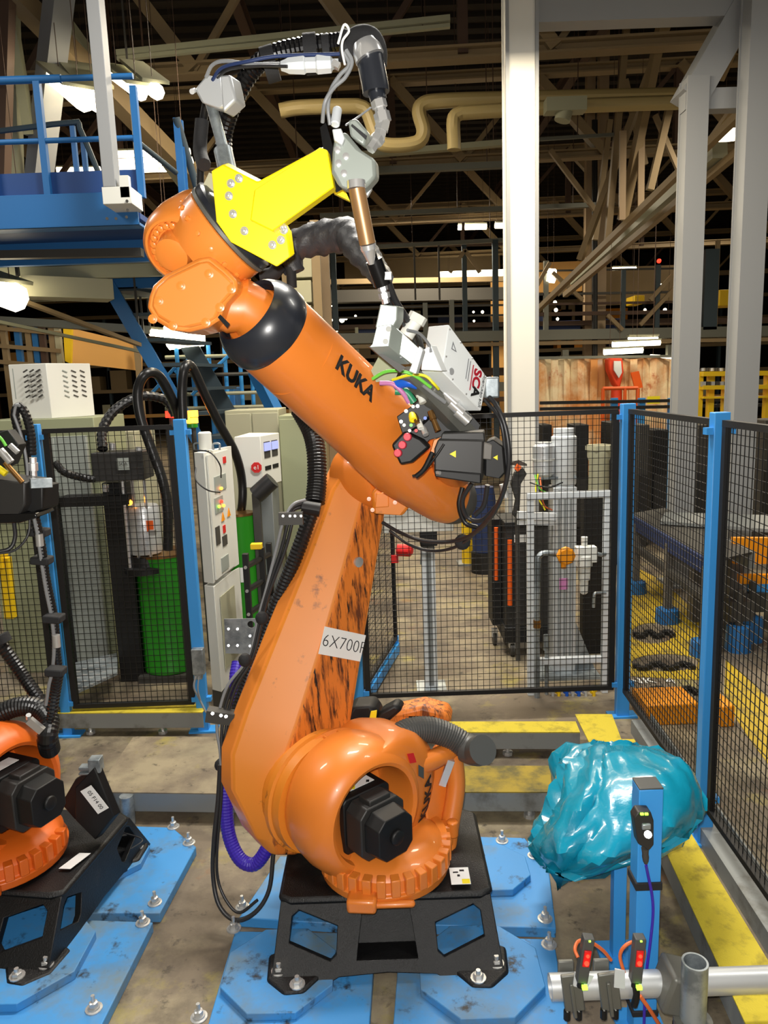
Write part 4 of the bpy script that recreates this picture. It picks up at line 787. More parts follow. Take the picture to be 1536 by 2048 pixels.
hose('corrugated_hose', [(-60, 1480, 2.9), (-20, 1440, 2.95), (30, 1415, 2.98), (75, 1415, 2.98), (98, 1440, 2.95), (95, 1475, 2.9), (100, 1500, 2.95)], 20, 'hose_black', R2, n=20, rib=.014, depth=.08)
obj('hose_clip', MB().beam(P(58, 1440, 2.85), P(85, 1462, 2.85), .02, .03).cyl(P(57, 1437, 2.84), P(57, 1430, 2.83), .01), 'steel', R2)
hose('corrugated_hose', [(-10, 1280, 3.1), (10, 1300, 3.1), (45, 1350, 3.1), (80, 1400, 3.05)], 13, 'hose_black', R2, n=14, rib=.016)
hose('hose_grip', [(0, 1270, 3.08), (8, 1285, 3.08)], 17, 'black_soft', R2)
# upper left: elbow motor with couplings
m = MB(); m.plate(PP([(-80, 958), (-20, 957), (50, 965), (50, 1008), (40, 1028), (-80, 1030)], 2.7), (.02, .15, 0)); em = obj('elbow_motor', m, 'motor', R2, bev=.006)
obj('motor_end', MB().plate(PP([(48, 968), (85, 972), (85, 1018), (70, 1025), (46, 1020)], 2.74), (.02, .1, 0)), 'black', em, bev=.005)
obj('motor_foot', MB().plate(PP([(-80, 1030), (70, 1026), (75, 1035), (40, 1046), (-80, 1050)], 2.7), (0, .15, 0)), 'black_gloss', em, bev=.004)
obj('mount_arm', MB().beam(P(60, 967, 2.72), P(104, 965, 2.76), .03, .035), 'galv', R2, bev=.002)
for (a, b, r_, c) in [((0, 900), (22, 925), .014, 'steel'), ((10, 925), (45, 965), .009, 'brass'), ((-5, 935), (12, 948), .012, 'warn_yellow'), ((20, 890), (36, 905), .01, 'steel')]: obj('coupling', MB().cyl(P(*a, 2.65), P(*b, 2.65), r_), c, R2)
obj('valve_plate', MB().plate(PP([(-60, 880), (15, 860), (38, 890), (22, 930), (-60, 960)], 2.72), (0, .06, 0)), 'black', R2, bev=.003)
hose('green_cable', [(-30, 850, 2.68), (0, 875, 2.68), (12, 892, 2.68)], 3, 'green_cable', R2)
hose('power_cable', [(28, 1045, 2.72), (30, 1075, 2.7), (18, 1098, 2.68), (-20, 1105, 2.66)], 4, 'cable', R2); hose('power_cable', [(60, 1030, 2.72), (56, 1070, 2.7), (30, 1100, 2.68), (-10, 1108, 2.66)], 2.5, 'cable', R2)
hose('corrugated_hose', [(36, 860, 2.86), (30, 828, 2.86), (38, 812, 2.86), (52, 830, 2.86), (62, 870, 2.86), (64, 910, 2.86)], 9, 'hose_black', R2, n=12, rib=.014)
hose('cable_lead', [(28, 830, 2.84), (32, 812, 2.84), (40, 811, 2.84)], 3, 'cable_grey', R2); hose('cable_lead', [(28, 830, 2.84), (45, 880, 2.84), (54, 930, 2.84), (55, 965, 2.84)], 3, 'cable_grey', R2)
obj('hose_fitting', MB().lathe(P(66, 915, 2.86), P(68, 960, 2.86)-P(66, 915, 2.86), [(0, .014), (.02, .014), (.021, .018), (.05, .018), (.051, .013), (.08, .013)], 8), 'chrome', R2)
hose('drop_hose', [(70, 1035, 2.78), (82, 1090, 2.8), (92, 1160, 2.83), (108, 1240, 2.86), (112, 1300, 2.88), (116, 1345, 2.9), (108, 1400, 2.92), (98, 1450, 2.92)], 9, 'hose_black', R2, n=14, rib=.014)
hose('drop_hose', [(116, 1345, 2.9), (110, 1380, 2.92), (104, 1420, 2.92)], 12, 'hose_black', R2, n=14, rib=.016)
hose('cable_lead', [(68, 1035, 2.76), (76, 1075, 2.78), (84, 1130, 2.8), (92, 1180, 2.82), (104, 1240, 2.84), (108, 1290, 2.85), (105, 1340, 2.86), (98, 1370, 2.86), (92, 1410, 2.88)], 3.5, 'cable_grey', R2)
for x, y in ((78, 1064), (84, 1120), (108, 1236), (112, 1342)): obj('hose_strap', MB().box(P(x, y, 2.82), (.07, .06, .03), Matrix.Rotation(.1, 3, 'Y')), 'black_soft', R2, bev=.006)
for x, y in ((78, 1078), (112, 1280)): obj('inline_connector', MB().cyl(P(x, y-10, 2.78), P(x+2, y+14, 2.78), .014), 'steel', R2)
tg = obj('loose_wire', T([(210, 1660, 2.85+.3), (255, 1668, 3.15), (285, 1680, 3.1), (262, 1698, 3.05)], 1.5), 'cable', **lab('thin loose wire lying on the blue plate behind the left robot', 'wire'))
# ================================================================ kerb beams
def kerb(a, b, zt, wd, label, top='kerb_yellow', hh=.10, legs=True, deep=(0, 1)):
    """a,b = pixels of the front upper edge; runs back by wd"""
    p, q = G(*a, zt), G(*b, zt); d = (q-p).normalized(); n = V((-d.y, d.x, 0)); n = n if n.y > 0 else -n
    if deep == 'x': n = V((1, 0, 0)); n = (n-d*n.dot(d)).normalized()
    r = root('kerb_beam', ((p+q)/2+n*wd/2).xy.to_3d(), label, 'kerb')
    obj('tread_plate', MB().plate([p, q, q+n*wd, p+n*wd], (0, 0, .006)), top, r)
    obj('channel', MB().plate([p-Z3*hh, q-Z3*hh, q, p], n*.008).plate([p-Z3*hh+n*wd, q-Z3*hh+n*wd, q+n*wd, p+n*wd], -n*.008), 'kerb_steel', r)
    L = (q-p).length; k = max(2, int(L/.6))
    for i in range(k):
        c = p.lerp(q, (i+.4)/k)+n*.05; obj('levelling_bolt', MB().cyl((c.x, c.y, 0), (c.x, c.y, zt), .012, n=8).cyl((c.x, c.y, 0), (c.x, c.y, .02), .03, n=8), 'steel', r)
    return r, p, q, n
kerb((112, 1428), (405, 1426), .16, .12, 'yellow topped kerb beam below the mesh panel left of the main robot')
kerb((-200, 1432), (90, 1428), .16, .12, 'yellow topped kerb beam partly behind the left robot hose')
kerb((690, 1466), (1160, 1466), .16, .14, 'yellow topped kerb beam behind the main robot, below the wide mesh panel')
kerb((880, 1586), (1140, 1586), .16, .26, 'dirty yellow wide kerb beam reaching the cyan bag', 'kerb_dirty')
kerb((200, 1592), (480, 1594), .16, .0, 'bare grey channel on the floor behind the left robot plate', 'kerb_steel') if 0 else None
p, q = G(190, 1586, .16), G(520, 1590, .16)
gb = root('kerb_beam', ((p+q)/2).xy.to_3d(), 'wide dirty concrete-coloured kerb left of the robot, behind the left blue plate', 'kerb')
obj('tread_plate', MB().plate([p, q, q+V((0, .62, 0)), p+V((0, .62, 0))], (0, 0, .006)), 'concrete', gb); obj('channel', MB().plate([p-Z3*.1, q-Z3*.1, q, p], (0, .01, 0)), 'kerb_steel', gb)
for f in (.2, .8): c = p.lerp(q, f); obj('stand_pipe', MB().cyl((c.x, c.y-.02, 0), (c.x, c.y-.02, .16), .035), 'galv', gb)
# the long kerb running towards the camera on the right
k4 = root('kerb_beam', (1.28, 2.9, 0), 'long yellow kerb beam running towards the camera beside the blue sensor posts', 'kerb')
e = [G(1145, 1428, .16), G(1222, 1428, .16), G(1368, 1690, .16), G(1560, 2110, .16), G(1470, 2110, .16), G(1300, 1690, .16)]
e = [G(1228, 1480, .16), G(1268, 1480, .16), G(1733, 2250, .16), G(1583, 2250, .16)]
obj('tread_plate', MB().plate([G(1150, 1430, .165), G(1224, 1430, .165), G(1250, 1500, .165), G(1185, 1500, .165)], (0, 0, .006)), 'kerb_yellow', k4)
obj('tread_plate', MB().plate(e, (0, 0, .006)), 'kerb_yellow', k4); obj('channel', MB().plate([e[0]-Z3*.1, e[3]-Z3*.1, e[3], e[0]], (.008, 0, 0)).plate([e[1]-Z3*.1, e[2]-Z3*.1, e[2], e[1]], (-.008, 0, 0)), 'kerb_steel', k4)
for f in (.05, .3, .5, .7, .9): c = e[0].lerp(e[3], f)+V((.05, 0, 0)); obj('levelling_bolt', MB().cyl((c.x, c.y, 0), (c.x, c.y, .16), .012, n=8), 'steel', k4)
e2 = [G(1262, 1445, .07), G(1300, 1445, .07), G(1860, 2250, .07), G(1775, 2250, .07)]
obj('floor_channel', MB().plate(e2, (0, 0, .02)).plate([e2[1], e2[2], e2[2]+Z3*.06, e2[1]+Z3*.06], (.008, 0, 0)).plate([v-Z3*.07 for v in e2], (0, 0, .07)), 'kerb_steel', **lab('grey floor channel along the foot of the right mesh fence', 'channel'))
# ================================================================ mesh fence
ZT = 2.0
def fpanel(a, b, label, zb=.2, zt=1.985, pv=.038, ph=.04, fw_=.028, par=None, cat='fence', wiremt='wire'):
    a = V((a[0], a[1], 0)); b = V((b[0], b[1], 0)); d = (b-a); L = d.length; d.normalize(); n = V((-d.y, d.x, 0))
    r = root('fence_section', (a+b)/2+Z3*zb, label, cat, 'black mesh panels of the cell fence') if par is None else par
    up = n
    obj('top_rail', MB().beam(a+Z3*zt, b+Z3*zt, .03, fw_, up=Z3), 'frame_black', r); obj('bottom_rail', MB().beam(a+Z3*zb, b+Z3*zb, .03, fw_, up=Z3), 'frame_black', r)
    for q in (a+d*.014, b-d*.014): obj('side_rail', MB().beam(q+Z3*zb, q+Z3*zt, fw_*1.3, .025, up=n), 'frame_black', r)
    m = MB(); k = int(L/pv)
    for i in range(1, k): c = a+d*(L*i/k); m.beam(c+Z3*zb, c+Z3*zt, .0032, .0032, up=n)
    k = int((zt-zb)/ph)
    for i in range(1, k): z = zb+(zt-zb)*i/k; m.beam(a+Z3*z+n*.003, b+Z3*z+n*.003, .0032, .0032, up=Z3)
    obj('wire_mesh', m, wiremt, r, smooth=0, kind='stuff'); return r
def fpost(p, label, w=.06, h=2.03, foot=True, d=None):
    p = V((p[0], p[1], 0)); r = root('fence_post', p, label, 'post', 'blue posts of the cell fence')
    obj('upright', MB().span((p.x-w/2, p.y-w*.4, 0), (p.x+w/2, p.y+w*.4, h)), 'fence_blue', r, bev=.004)
    obj('foot_plate', MB().span((p.x-.09, p.y-.05, 0), (p.x+.09, p.y+.05, .012)), 'fence_blue', r)
    for z in (.22, 1.95): obj('bracket', MB().span((p.x-w*.9, p.y-.02, z-.015), (p.x+w*.9, p.y+.02, z+.015)), 'fence_blue', r)
    return r
PL0 = G(128, 1462); PL1 = G(400, 1460); print('POSTS', PL0, PL1)
YB_ = 4.62
XL0 = P(108, 1200, YB_).x; XL1 = P(388, 1200, YB_).x; XC0 = P(708, 1250, YB_).x; XC1 = P(1250, 1100, YB_).x
fpost((XL0, YB_), 'blue fence post by the left robot cables'); fpost((XL1, YB_), 'blue fence post carrying a small grey connector box', .07)
fpost((XC0, YB_), 'blue fence post right behind the link arm of the main robot', .09); fpost((XC1, YB_), 'blue corner post where the fence turns towards the camera', .08)
fpanel((XL0+.05, YB_), (XL1-.05, YB_), 'mesh panel in front of the green drum left of the robot')
fpanel((-3.6, YB_), (XL0-.05, YB_), 'mesh panel at the left edge behind the cropped robot')
fpanel((XC0+.06, YB_), (XC1-.06, YB_), 'wide mesh panel right of the robot arm before the aluminium frame')
PR2 = G(1405, 1715); PR2 = (1.50, 3.25); d_ = V((PR2[0]-XC1, PR2[1]-YB_, 0)).normalized(); PR3 = (PR2[0]+d_.x*1.5, PR2[1]+d_.y*1.5)
PR2 = (P(1425, 1200, 3.25).x, 3.25); d_ = V((PR2[0]-XC1, PR2[1]-YB_, 0)).normalized(); PR3 = (PR2[0]+d_.x*1.5, PR2[1]+d_.y*1.5)
fpost(PR2, 'blue fence post near the right edge, in front of the painted floor', .07)
fpanel((XC1+d_.x*.06, YB_+d_.y*.06), (PR2[0]-d_.x*.06, PR2[1]-d_.y*.06), 'mesh panel running from the corner post to the near right post')
fpanel((PR2[0]+d_.x*.06, PR2[1]+d_.y*.06), PR3, 'mesh panel cut by the right edge of the photo')
# connector box on the left-middle post
cbx = obj('connector_box', MB().box(P(397, 1322, YB_-.06), (.075, .05, .17)).box(P(397, 1350, YB_-.06), (.05, .04, .05)), 'galv', bev=.005, **lab('small grey connector box with thin cables on the blue post left of the robot', 'box'))
obj('cable_lead', T([(392, 1352, YB_-.08), (388, 1375, YB_-.1), (400, 1400, YB_-.1), (412, 1425, YB_-.12)], 2).tube([P(398, 1352, YB_-.08), P(396, 1380, YB_-.1), P(404, 1410, YB_-.1)], .005, 6), 'cable_grey', cbx)
# ================================================================ trash bag
random.seed(11)
bc = P(1225, 1600, 2.62); s = S(bc)
def bagpt(x, y, Y): return P(x, y, Y)
sil = [ # y, xl, xr, (front Y, back Y)
 (1492, 1175, 1300, 2.95, 3.05), (1500, 1140, 1335, 2.85, 3.15), (1520, 1122, 1360, 2.72, 3.2), (1545, 1116, 1374, 2.62, 3.2), (1580, 1112, 1384, 2.52, 3.15), (1620, 1098, 1388, 2.44, 3.08), (1655, 1082, 1384, 2.4, 3.0), (1690, 1068, 1352, 2.38, 2.95), (1715, 1072, 1300, 2.38, 2.85), (1740, 1088, 1215, 2.42, 2.7), (1752, 1104, 1150, 2.46, 2.56)]
n = 96; R = []
folds = sorted([random.random()*2*pi for _ in range(30)]); offs = [[random.uniform(-.042, .042) for _ in range(5)] for _ in folds]
def fold(t, v):
    t %= 2*pi; t2 = (t+v*.6) % (2*pi); k = 0
    while k < len(folds) and folds[k] <= t2: k += 1
    a, b = (k-1) % len(folds), k % len(folds); ta = folds[a]; tb = folds[b]+(2*pi if folds[b] <= ta else 0); tt = t2+(2*pi if t2 < ta else 0)
    f = (tt-ta)/max(1e-6, tb-ta); g = min(3.999, v*4); q0 = int(g); gg = g-q0
    va = offs[a][q0]*(1-gg)+offs[a][q0+1]*gg; vb = offs[b][q0]*(1-gg)+offs[b][q0+1]*gg; return va*(1-f)+vb*f
rows = []
for i in range(len(sil)-1):
    for q_ in range(2): f = q_/2; rows.append(tuple(a+(b-a)*f for a, b in zip(sil[i], sil[i+1])))
rows.append(sil[-1])
for i, (y, xl, xr, yf, yb) in enumerate(rows):
    r = []; v = i/(len(rows)-1)
    for j in range(n):
        t = 2*pi*j/n; ct = math.copysign(abs(cos(t))**.8, cos(t)); sn_ = math.copysign(abs(sin(t))**.8, sin(t)); k = (yb-yf)/2; Ym = (yf+yb)/2
        base = P(xl+12+(xr-xl-38)*(1-ct)/2, y, Ym); p = V((base.x, Ym-sn_*k, 0)); p.z = P(xl+(xr-xl)*(1-ct)/2, y, p.y).z
        w_ = fold(t, v)*min(1, v*6+.3); p += V((-ct*w_, -sn_*w_*1.6, w_*.4)); r.append(p)
    R.append(r)
top = R[0]; cen = sum(top, V())/n
rim = [cen+(p-cen)*.93+V((0, 0, .012)) for p in top]
inn = [[cen+(p-cen)*.78+V((0, 0, -.035+.014*sin(j*.5))) for j, p in enumerate(top)], [cen+(p-cen)*.74+V((0, 0, -.05)) for p in top], [cen+(p-cen)*.70+V((0, 0, .0+.012*sin(j*.8))) for j, p in enumerate(top)], [cen+(p-cen)*.45+V((0, 0, -.01+.01*sin(j*.6))) for j, p in enumerate(top)]]
m = MB(); m.rings(list(reversed(inn))+[rim]+R, True, True)
bag = obj('waste_bag', m, 'bag', smooth=38, **lab('crumpled cyan plastic waste bag hanging on the blue posts at the lower right', 'bag'))
tx = bpy.data.textures.new('crease', 'CLOUDS'); tx.noise_scale = .16; tx.noise_depth = 1; dm = bag.modifiers.new('d', 'DISPLACE'); dm.texture = tx; dm.strength = .035; dm.mid_level = .5; dm.texture_coords = 'GLOBAL'
tx2 = bpy.data.textures.new('crease_fine', 'VORONOI'); tx2.noise_scale = .075; tx2.distance_metric = 'MANHATTAN'; dm = bag.modifiers.new('d2', 'DISPLACE'); dm.texture = tx2; dm.strength = .018; dm.mid_level = .4; dm.texture_coords = 'GLOBAL'
# ================================================================ sensor posts, pipe, sensors
p1 = G(1246, 1990, 0); r1 = root('sensor_post', (P(1237, 1800, 2.55).x, 2.55, 0), 'shorter blue post directly below the cyan bag', 'post')
X1 = P(1237, 1800, 2.55).x
obj('upright', MB().span((X1-.024, 2.53, 0), (X1+.024, 2.575, P(1237, 1690, 2.55).z)), 'fence_blue', r1, bev=.003); obj('foot_plate', MB().span((X1-.07, 2.48, 0), (X1+.07, 2.62, .012)), 'fence_blue', r1)
YP = 2.18; X2 = P(1297, 1800, YP).x; zt_ = P(1300, 1580, YP).z; hw = 24*S(P(1297, 1700, YP))
r2 = root('sensor_post', (X2, YP, 0), 'tall blue square post with a black cap standing before the cyan bag', 'post')
obj('upright', MB().span((X2-hw, YP, 0), (X2+hw, YP+.07, zt_)), 'fence_blue', r2, bev=.003); obj('end_cap', MB().span((X2-hw, YP, zt_), (X2+hw, YP+.07, zt_+.006)), 'hose_grey', r2, bev=.002); obj('foot_plate', MB().span((X2-.08, YP-.05, 0), (X2+.08, YP+.12, .012)), 'fence_blue', r2)
def bandz(y, h=.02, lbl=None, x=0): 
    z = P(1297, y, YP).z; return obj('hook_strap', MB().span((X2-hw-.006, YP-.006, z-h/2), (X2+hw+.004, YP+.078, z+h/2)), 'black_soft', bev=.003, **lab(lbl, 'strap'))
bandz(1772, .028, 'black strap round the tall blue post, just under the sensor cable plug'); bandz(2026, .022, 'black strap low on the tall blue post, below the aluminium pipe')
sn = root('light_sensor', P(1287, 1655, YP-.03), 'black sensor with two green lights fixed high on the tall blue post', 'sensor')
obj('sensor_body', MB().plate(PP([(1268, 1636), (1276, 1624), (1302, 1624), (1308, 1642), (1308, 1690), (1298, 1702), (1276, 1688)], YP-.045), (0, .04, 0)), 'motor', sn, bev=.004)
obj('lens', MB().cyl(P(1296, 1669, YP-.045), P(1296, 1669, YP-.052), .012), 'black_gloss', sn); obj('chrome_cap', MB().box(P(1292, 1652, YP-.045), (.028, .016, .02)), 'galv', sn, bev=.004)
for x in (1284, 1293): obj('green_light', MB().box(P(x, 1628, YP-.05), (.010, .006, .006)), 'lamp_green', sn)
obj('plug', MB().lathe(P(1290, 1696, YP-.03), P(1292, 1732, YP-.03)-P(1290, 1696, YP-.03), [(0, .012), (.02, .01), (.03, .011), (.045, .009), (.055, .005)], 12), 'grey_dark', sn)
obj('sensor_cable', T([(1292, 1730, YP-.03), (1296, 1750, YP-.02), (1304, 1790, YP-.012), (1306, 1830, YP-.012), (1300, 1890, YP-.012), (1294, 1935, YP-.02), (1290, 1990, YP-.03), (1288, 2048, YP-.03)], 3), 'purple', sn)
YA = 2.08; a, b = P(1100, 1967, YA), P(1600, 1964, YA); ra = 25*S(a); bz = (a.z+b.z)/2; a.z = b.z = bz
pipe = root('aluminium_pipe', (a+b)/2, 'horizontal aluminium pipe across the lower right corner', 'pipe')
m = MB(); x, y, z = frame(b-a); L = (b-a).length
m.lathe(a, b-a, [(.02, ra*.85), (0, ra*.85), (0, ra), (L, ra), (L, ra*.85)], 28, cap=False); m.lathe(a, b-a, [(.02, ra*.85), (.021, .001)], 28); obj('pipe_tube', m, 'alu', pipe, smooth=40)
def clampset(x0, label, grp):
    c = V((P(x0, 1967, YA).x, YA, bz)); r = root('pipe_clamp', c, label, 'clamp', grp)
    obj('clamp_shell', MB().box(c+V((0, -ra-.006, .02)), (.062, .014, .13), Matrix.Rotation(-.12, 3, 'Y')), 'tool_dark', r, bev=.004); obj('clamp_shell', MB().box(c+V((0, ra+.006, 0)), (.05, .014, .11)), 'tool_dark', r, bev=.004)
    obj('clamp_rib', MB().box(c+V((.0, -ra-.016, .0)), (.012, .012, .12), Matrix.Rotation(-.12, 3, 'Y')), 'tool_dark', r, bev=.003)
    for sx in (-.018, .018): obj('clamp_bolt', MB().cyl(c+V((sx, -ra-.01, -.04)), c+V((sx, -ra-.01, -.07)), .011, n=8), 'black', r); obj('screw', MB().cyl(c+V((sx, -ra-.012, -.045)), c+V((sx, -ra-.018, -.045)), .006, n=8), 'steel', r)
    return r
clampset(1138, 'grey clamp on the aluminium pipe, nearest its open end', 'clamps on the aluminium pipe'); clampset(1210, 'grey clamp on the aluminium pipe, between the two red sensors', 'clamps on the aluminium pipe')
def redsensor(x0, y0, x1, y1, label, plate, YS):
    a, b = P(x0, y0, YS), P(x1, y1, YS); r = root('photo_sensor', (a+b)/2, label, 'sensor', 'red lit sensors on the pipe'); w_ = 11*S(a)
    up = V((0, -1, 0)); x, y, z = frame(b-a, up); R_ = Matrix((x, y, z)).transposed(); L = (b-a).length
    obj('sensor_body', MB().box((a+b)/2, (w_*2, .03, L), R_), 'hose_grey', r, bev=.003)
    obj('red_window', MB().box(a.lerp(b, .42)+V((0, -.017, 0)), (w_*1.3, .006, L*.36), R_), 'red', r, bev=.002)
    obj('red_light', MB().ball(a.lerp(b, .34)+V((0, -.021, 0)), .006, 8), 'lamp_red', r); obj('red_light', MB().ball(a.lerp(b, .5)+V((0, -.021, 0)), .008, 8), 'lamp_red', r)
    obj('green_light', MB().box(a.lerp(b, .03)+V((0, -.016, 0)), (.006, .005, .004)), 'lamp_green', r)
    obj('plug', MB().cyl(a.lerp(b, .8), b.lerp(a, -.15), w_*.6), 'black', r); obj('green_cap', MB().box(b+V((.006, -.02, -.008)), (.016, .012, .010)), 'lamp_green', r)
    obj('holder_plate', MB().plate(PP(plate, YS+.01), (0, .004, 0)), 'alu_white', r); 
    return r
redsensor(1177, 1872, 1162, 1960, 'left red lit sensor with orange cable, above the open pipe end', [(1150, 1945), (1188, 1952), (1172, 1980), (1146, 1972)], YA-.07)
redsensor(1279, 1872, 1270, 1960, 'right red lit sensor with orange cable, in front of the tall blue post', [(1230, 1938), (1250, 1942), (1250, 1978), (1228, 1975)], YA-.07)
obj('orange_cable', T([(1156, 1915, 2.0), (1150, 1898, 2.02), (1158, 1882, 2.05), (1180, 1884, 2.05), (1205, 1900, 2.06), (1222, 1920, 2.07)], 3.5), 'orange_cable', **lab('orange cable looping from the left red lit sensor', 'cable'))
obj('orange_cable', T([(1248, 1945, 2.03), (1240, 1912, 2.04), (1250, 1892, 2.04), (1270, 1884, 2.05), (1288, 1900, 2.06), (1285, 1925, 2.06)], 3.5), 'orange_cable', **lab('orange cable looping from the right red lit sensor', 'cable'))
obj('orange_cable', T([(1280, 1992, 2.03), (1300, 2020, 2.03), (1325, 2060, 2.05)], 4), 'orange_cable', **lab('orange cable leaving the photo at the bottom beside the tall blue post', 'cable'))
obj('cable_knot', T([(1270, 1965, 2.01), (1273, 1990, 2.02), (1268, 2010, 2.03)], 7), 'black', **lab('black cable plug hanging under the pipe in front of the tall blue post', 'plug'))
# vertical pipe stub in a cross clamp
c = V((P(1392, 1950, YA-.1).x, YA-.09, 0)); zt2 = P(1385, 1935, YA-.09).z+.02; rs = 25*S(c+Z3*.2)
vs = root('pipe_stand', c, 'upright open aluminium pipe in a black cross clamp at the lower right', 'pipe')
m = MB(); m.lathe(c, Z3, [(0, rs*.85), (0, rs), (zt2, rs), (zt2, rs*.84), (zt2-.15, rs*.84), (zt2-.15, .001)], 28, cap=False); obj('pipe_tube', m, 'galv', vs, smooth=40)
m = MB(); m.lathe(c+Z3*(bz-.075), Z3, [(0, rs*1.06), (.0, rs*1.45), (.03, rs*1.5), (.03, rs*1.05)], 24); obj('clamp_collar', m, 'tool_dark', vs); m = MB(); m.lathe(c+Z3*(bz-.095), Z3, [(0, rs*1.2), (.0, rs*1.52), (.016, rs*1.52), (.016, rs*1.1)], 24); obj('rubber_ring', m, 'black', vs)
obj('clamp_shell', MB().box(V((c.x-.03, YA-.02, bz+.01)), (.09, .12, .13), Matrix.Rotation(.3, 3, 'Y')), 'tool_dark', vs, bev=.012)
m = MB(); m.lathe(c, Z3, [(0, rs*1.35), (bz-.1, rs*1.3)], 24); obj('stand_tube', m, 'galv', vs)
# ================================================================ left background: cabinets, drums, platform
def cabinet(name, x0, x1, yt, Y, dep, label, mt='cab_beige', zb=0, cat='cabinet', doors=1, zt=None):
    a, b = P(x0, yt, Y), P(x1, yt, Y); zt = zt or a.z
    r = root(name, ((a.x+b.x)/2, Y+dep/2, zb), label, cat)
    obj('body', MB().span((a.x, Y+.02, zb), (b.x, Y+dep, zt)), mt, r, bev=.006)
    wd = (b.x-a.x)/doors
    for i in range(doors):
        d = obj('door', MB().span((a.x+i*wd+.006, Y, zb+.03), (a.x+(i+1)*wd-.006, Y+.02, zt-.03)), mt, r, bev=.004)
        obj('handle', MB().span((a.x+(i+1)*wd-.06, Y-.02, (zb+zt)/2-.06), (a.x+(i+1)*wd-.04, Y, (zb+zt)/2+.06)), 'grey_dark', d)
    return r, a, b, zt
# vent box on a beige cabinet row
VBY = 5.85
a, b, c = P(22, 735, VBY), P(110, 728, VBY), P(185, 740, VBY+.25)
vb = root('cooling_unit', P(100, 840, VBY+.2), 'white vented cooling unit on top of the beige cabinet at the left', 'cooling unit')
lo = 2.0; z1 = P(60, 728, VBY).z; z0 = P(60, 838, VBY).z; X0 = P(22, 780, VBY).x; X1_ = P(103, 780, VBY).x; X3 = P(187, 780, VBY+.3).x
m = MB(); q = [V((X0, VBY, z0)), V((X1_, VBY-.05, z0)), V((X3, VBY+.28, z0)), V((X0+.28, VBY+.4, z0))]; m.plate(q, (0, 0, z1-z0)); obj('casing', m, 'cab_white', vb, bev=.004)
for cc in range(3):
    for rr in range(6):
        x = X0+.13+cc*.048; z = z1-.05-rr*.038
        obj('vent_slot', MB().beam((x, VBY-.045, z-.012), (x+.034, VBY-.048, z+.006), .010, .009), 'grey_dark', vb)
for cc in range(3):
    for rr in range(6):
        f = .35+cc*.2; p = q[1].lerp(q[2], f); d = (q[2]-q[1]).normalized(); z = z1-.06-rr*.038
        obj('vent_slot', MB().beam(p+V((0, -.004, z-z0+.006)), p+d*.04+V((0, -.004, z-z0-.010)), .008, .008), 'label_grey' if cc == 0 else 'grey_dark', vb)
obj('type_label', MB().span((X0+.03, VBY-.006, z1-.26), (X0+.085, VBY-.001+.03, z1-.03)), 'label_grey', vb)
obj('support_shelf', MB().span((X0-.4, VBY-.05, z0-.03), (X3+.9, VBY+.5, z0)), 'frame_black', vb) if 0 else None
# make the unit rest: beige cabinet top at z0
obj('machine_housing', MB().span((P(-40, 900, 5.75).x, 5.76, 0), (P(192, 900, 5.75).x, 6.45, z0)), 'cab_green', bev=.006, **lab('greenish housing standing under the white vented cooling unit', 'housing'))
xg, xh = P(116, 1000, 5.68).x, P(186, 1000, 5.68).x
obj('side_screen', MB().span((xg, 5.66, .02), (xh, 5.70, P(150, 872, 5.68).z)).span((xg-.02, 5.64, .02), (xg+.03, 5.66, P(150, 872, 5.68).z)), 'label_grey', bev=.003, **lab('pale grey sheet panel standing left of the black drum press column', 'panel'))
cabinet('control_cabinet', 188, 268, 866, 6.5, .6, 'tall beige cabinet behind the black drum press', 'cab_beige', doors=1)
# drum press with green drum
DY = 5.45
def drum(x0, x1, yt, Y, label, lid=True):
    a, b = P(x0, yt, Y), P(x1, yt, Y); r_ = (b.x-a.x)/2; c = V(((a.x+b.x)/2, Y+r_, 0)); h = a.z-.0
    r = root('steel_drum', c+V((0, 0, .06)), label, 'drum')
    m = MB(); m.lathe(c+V((0, 0, .06)), Z3, [(0, r_), (.02, r_*1.02), (.03, r_), (h-.08, r_), (h-.07, r_*1.02), (h-.06, r_)], 32); obj('drum_body', m, 'drum_green', r, smooth=40)
    obj('rim', MB().lathe(c+V((0, 0, h-.012)), Z3, [(0, r_*1.03), (.02, r_*1.03)], 32), 'brass', r)
    obj('pallet', MB().span((c.x-r_, c.y-r_, 0), (c.x+r_, c.y+r_, .055)), 'grey_dark', r)
    return r, c, r_, h
d1, dc, dr_, dh = drum(254, 362, 1118, DY, 'green steel drum under the drum press, left of the robot')
def lab_on(r, c, r_, x, y, Y, w_, h_, mt='paper'):
    p = P(x, y, Y); return obj('drum_label', MB().box(p, (w_, .004, h_)), mt, r)
lb = lab_on(d1, dc, dr_, 325, 1277, DY+.02, .13, .14)
for i in range(5): obj('print_line', MB().box(P(325, 1262+i*7, DY+.012), (.09, .002, .006)), 'ink_grey', lb)
pr = root('drum_press', (dc.x, DY+.3, 0), 'black drum press frame with silver cylinder over the green drum', 'press')
xa = P(190, 1000, DY).x; xb = P(248, 1000, DY).x; zc = P(200, 968, DY).z
obj('column', MB().span((xa+.04, DY+.05, 0), (xb, DY+.22, zc)), 'black', pr, bev=.004); obj('cross_beam', MB().span((P(112, 1000, DY-.1).x, DY-.05, P(200, 1010, DY).z), (P(262, 1000, DY).x, DY+.1, P(200, 990, DY).z)), 'black', pr, bev=.003)
obj('side_frame', MB().span((P(100, 1000, DY).x, DY-.05, 0), (P(112, 1000, DY).x+.02, DY+.02, P(110, 985, DY).z)), 'black', pr)
c = V((P(277, 1050, DY).x, DY+.12, 0)); z0_ = P(277, 1112, DY).z; z1_ = P(277, 1015, DY).z
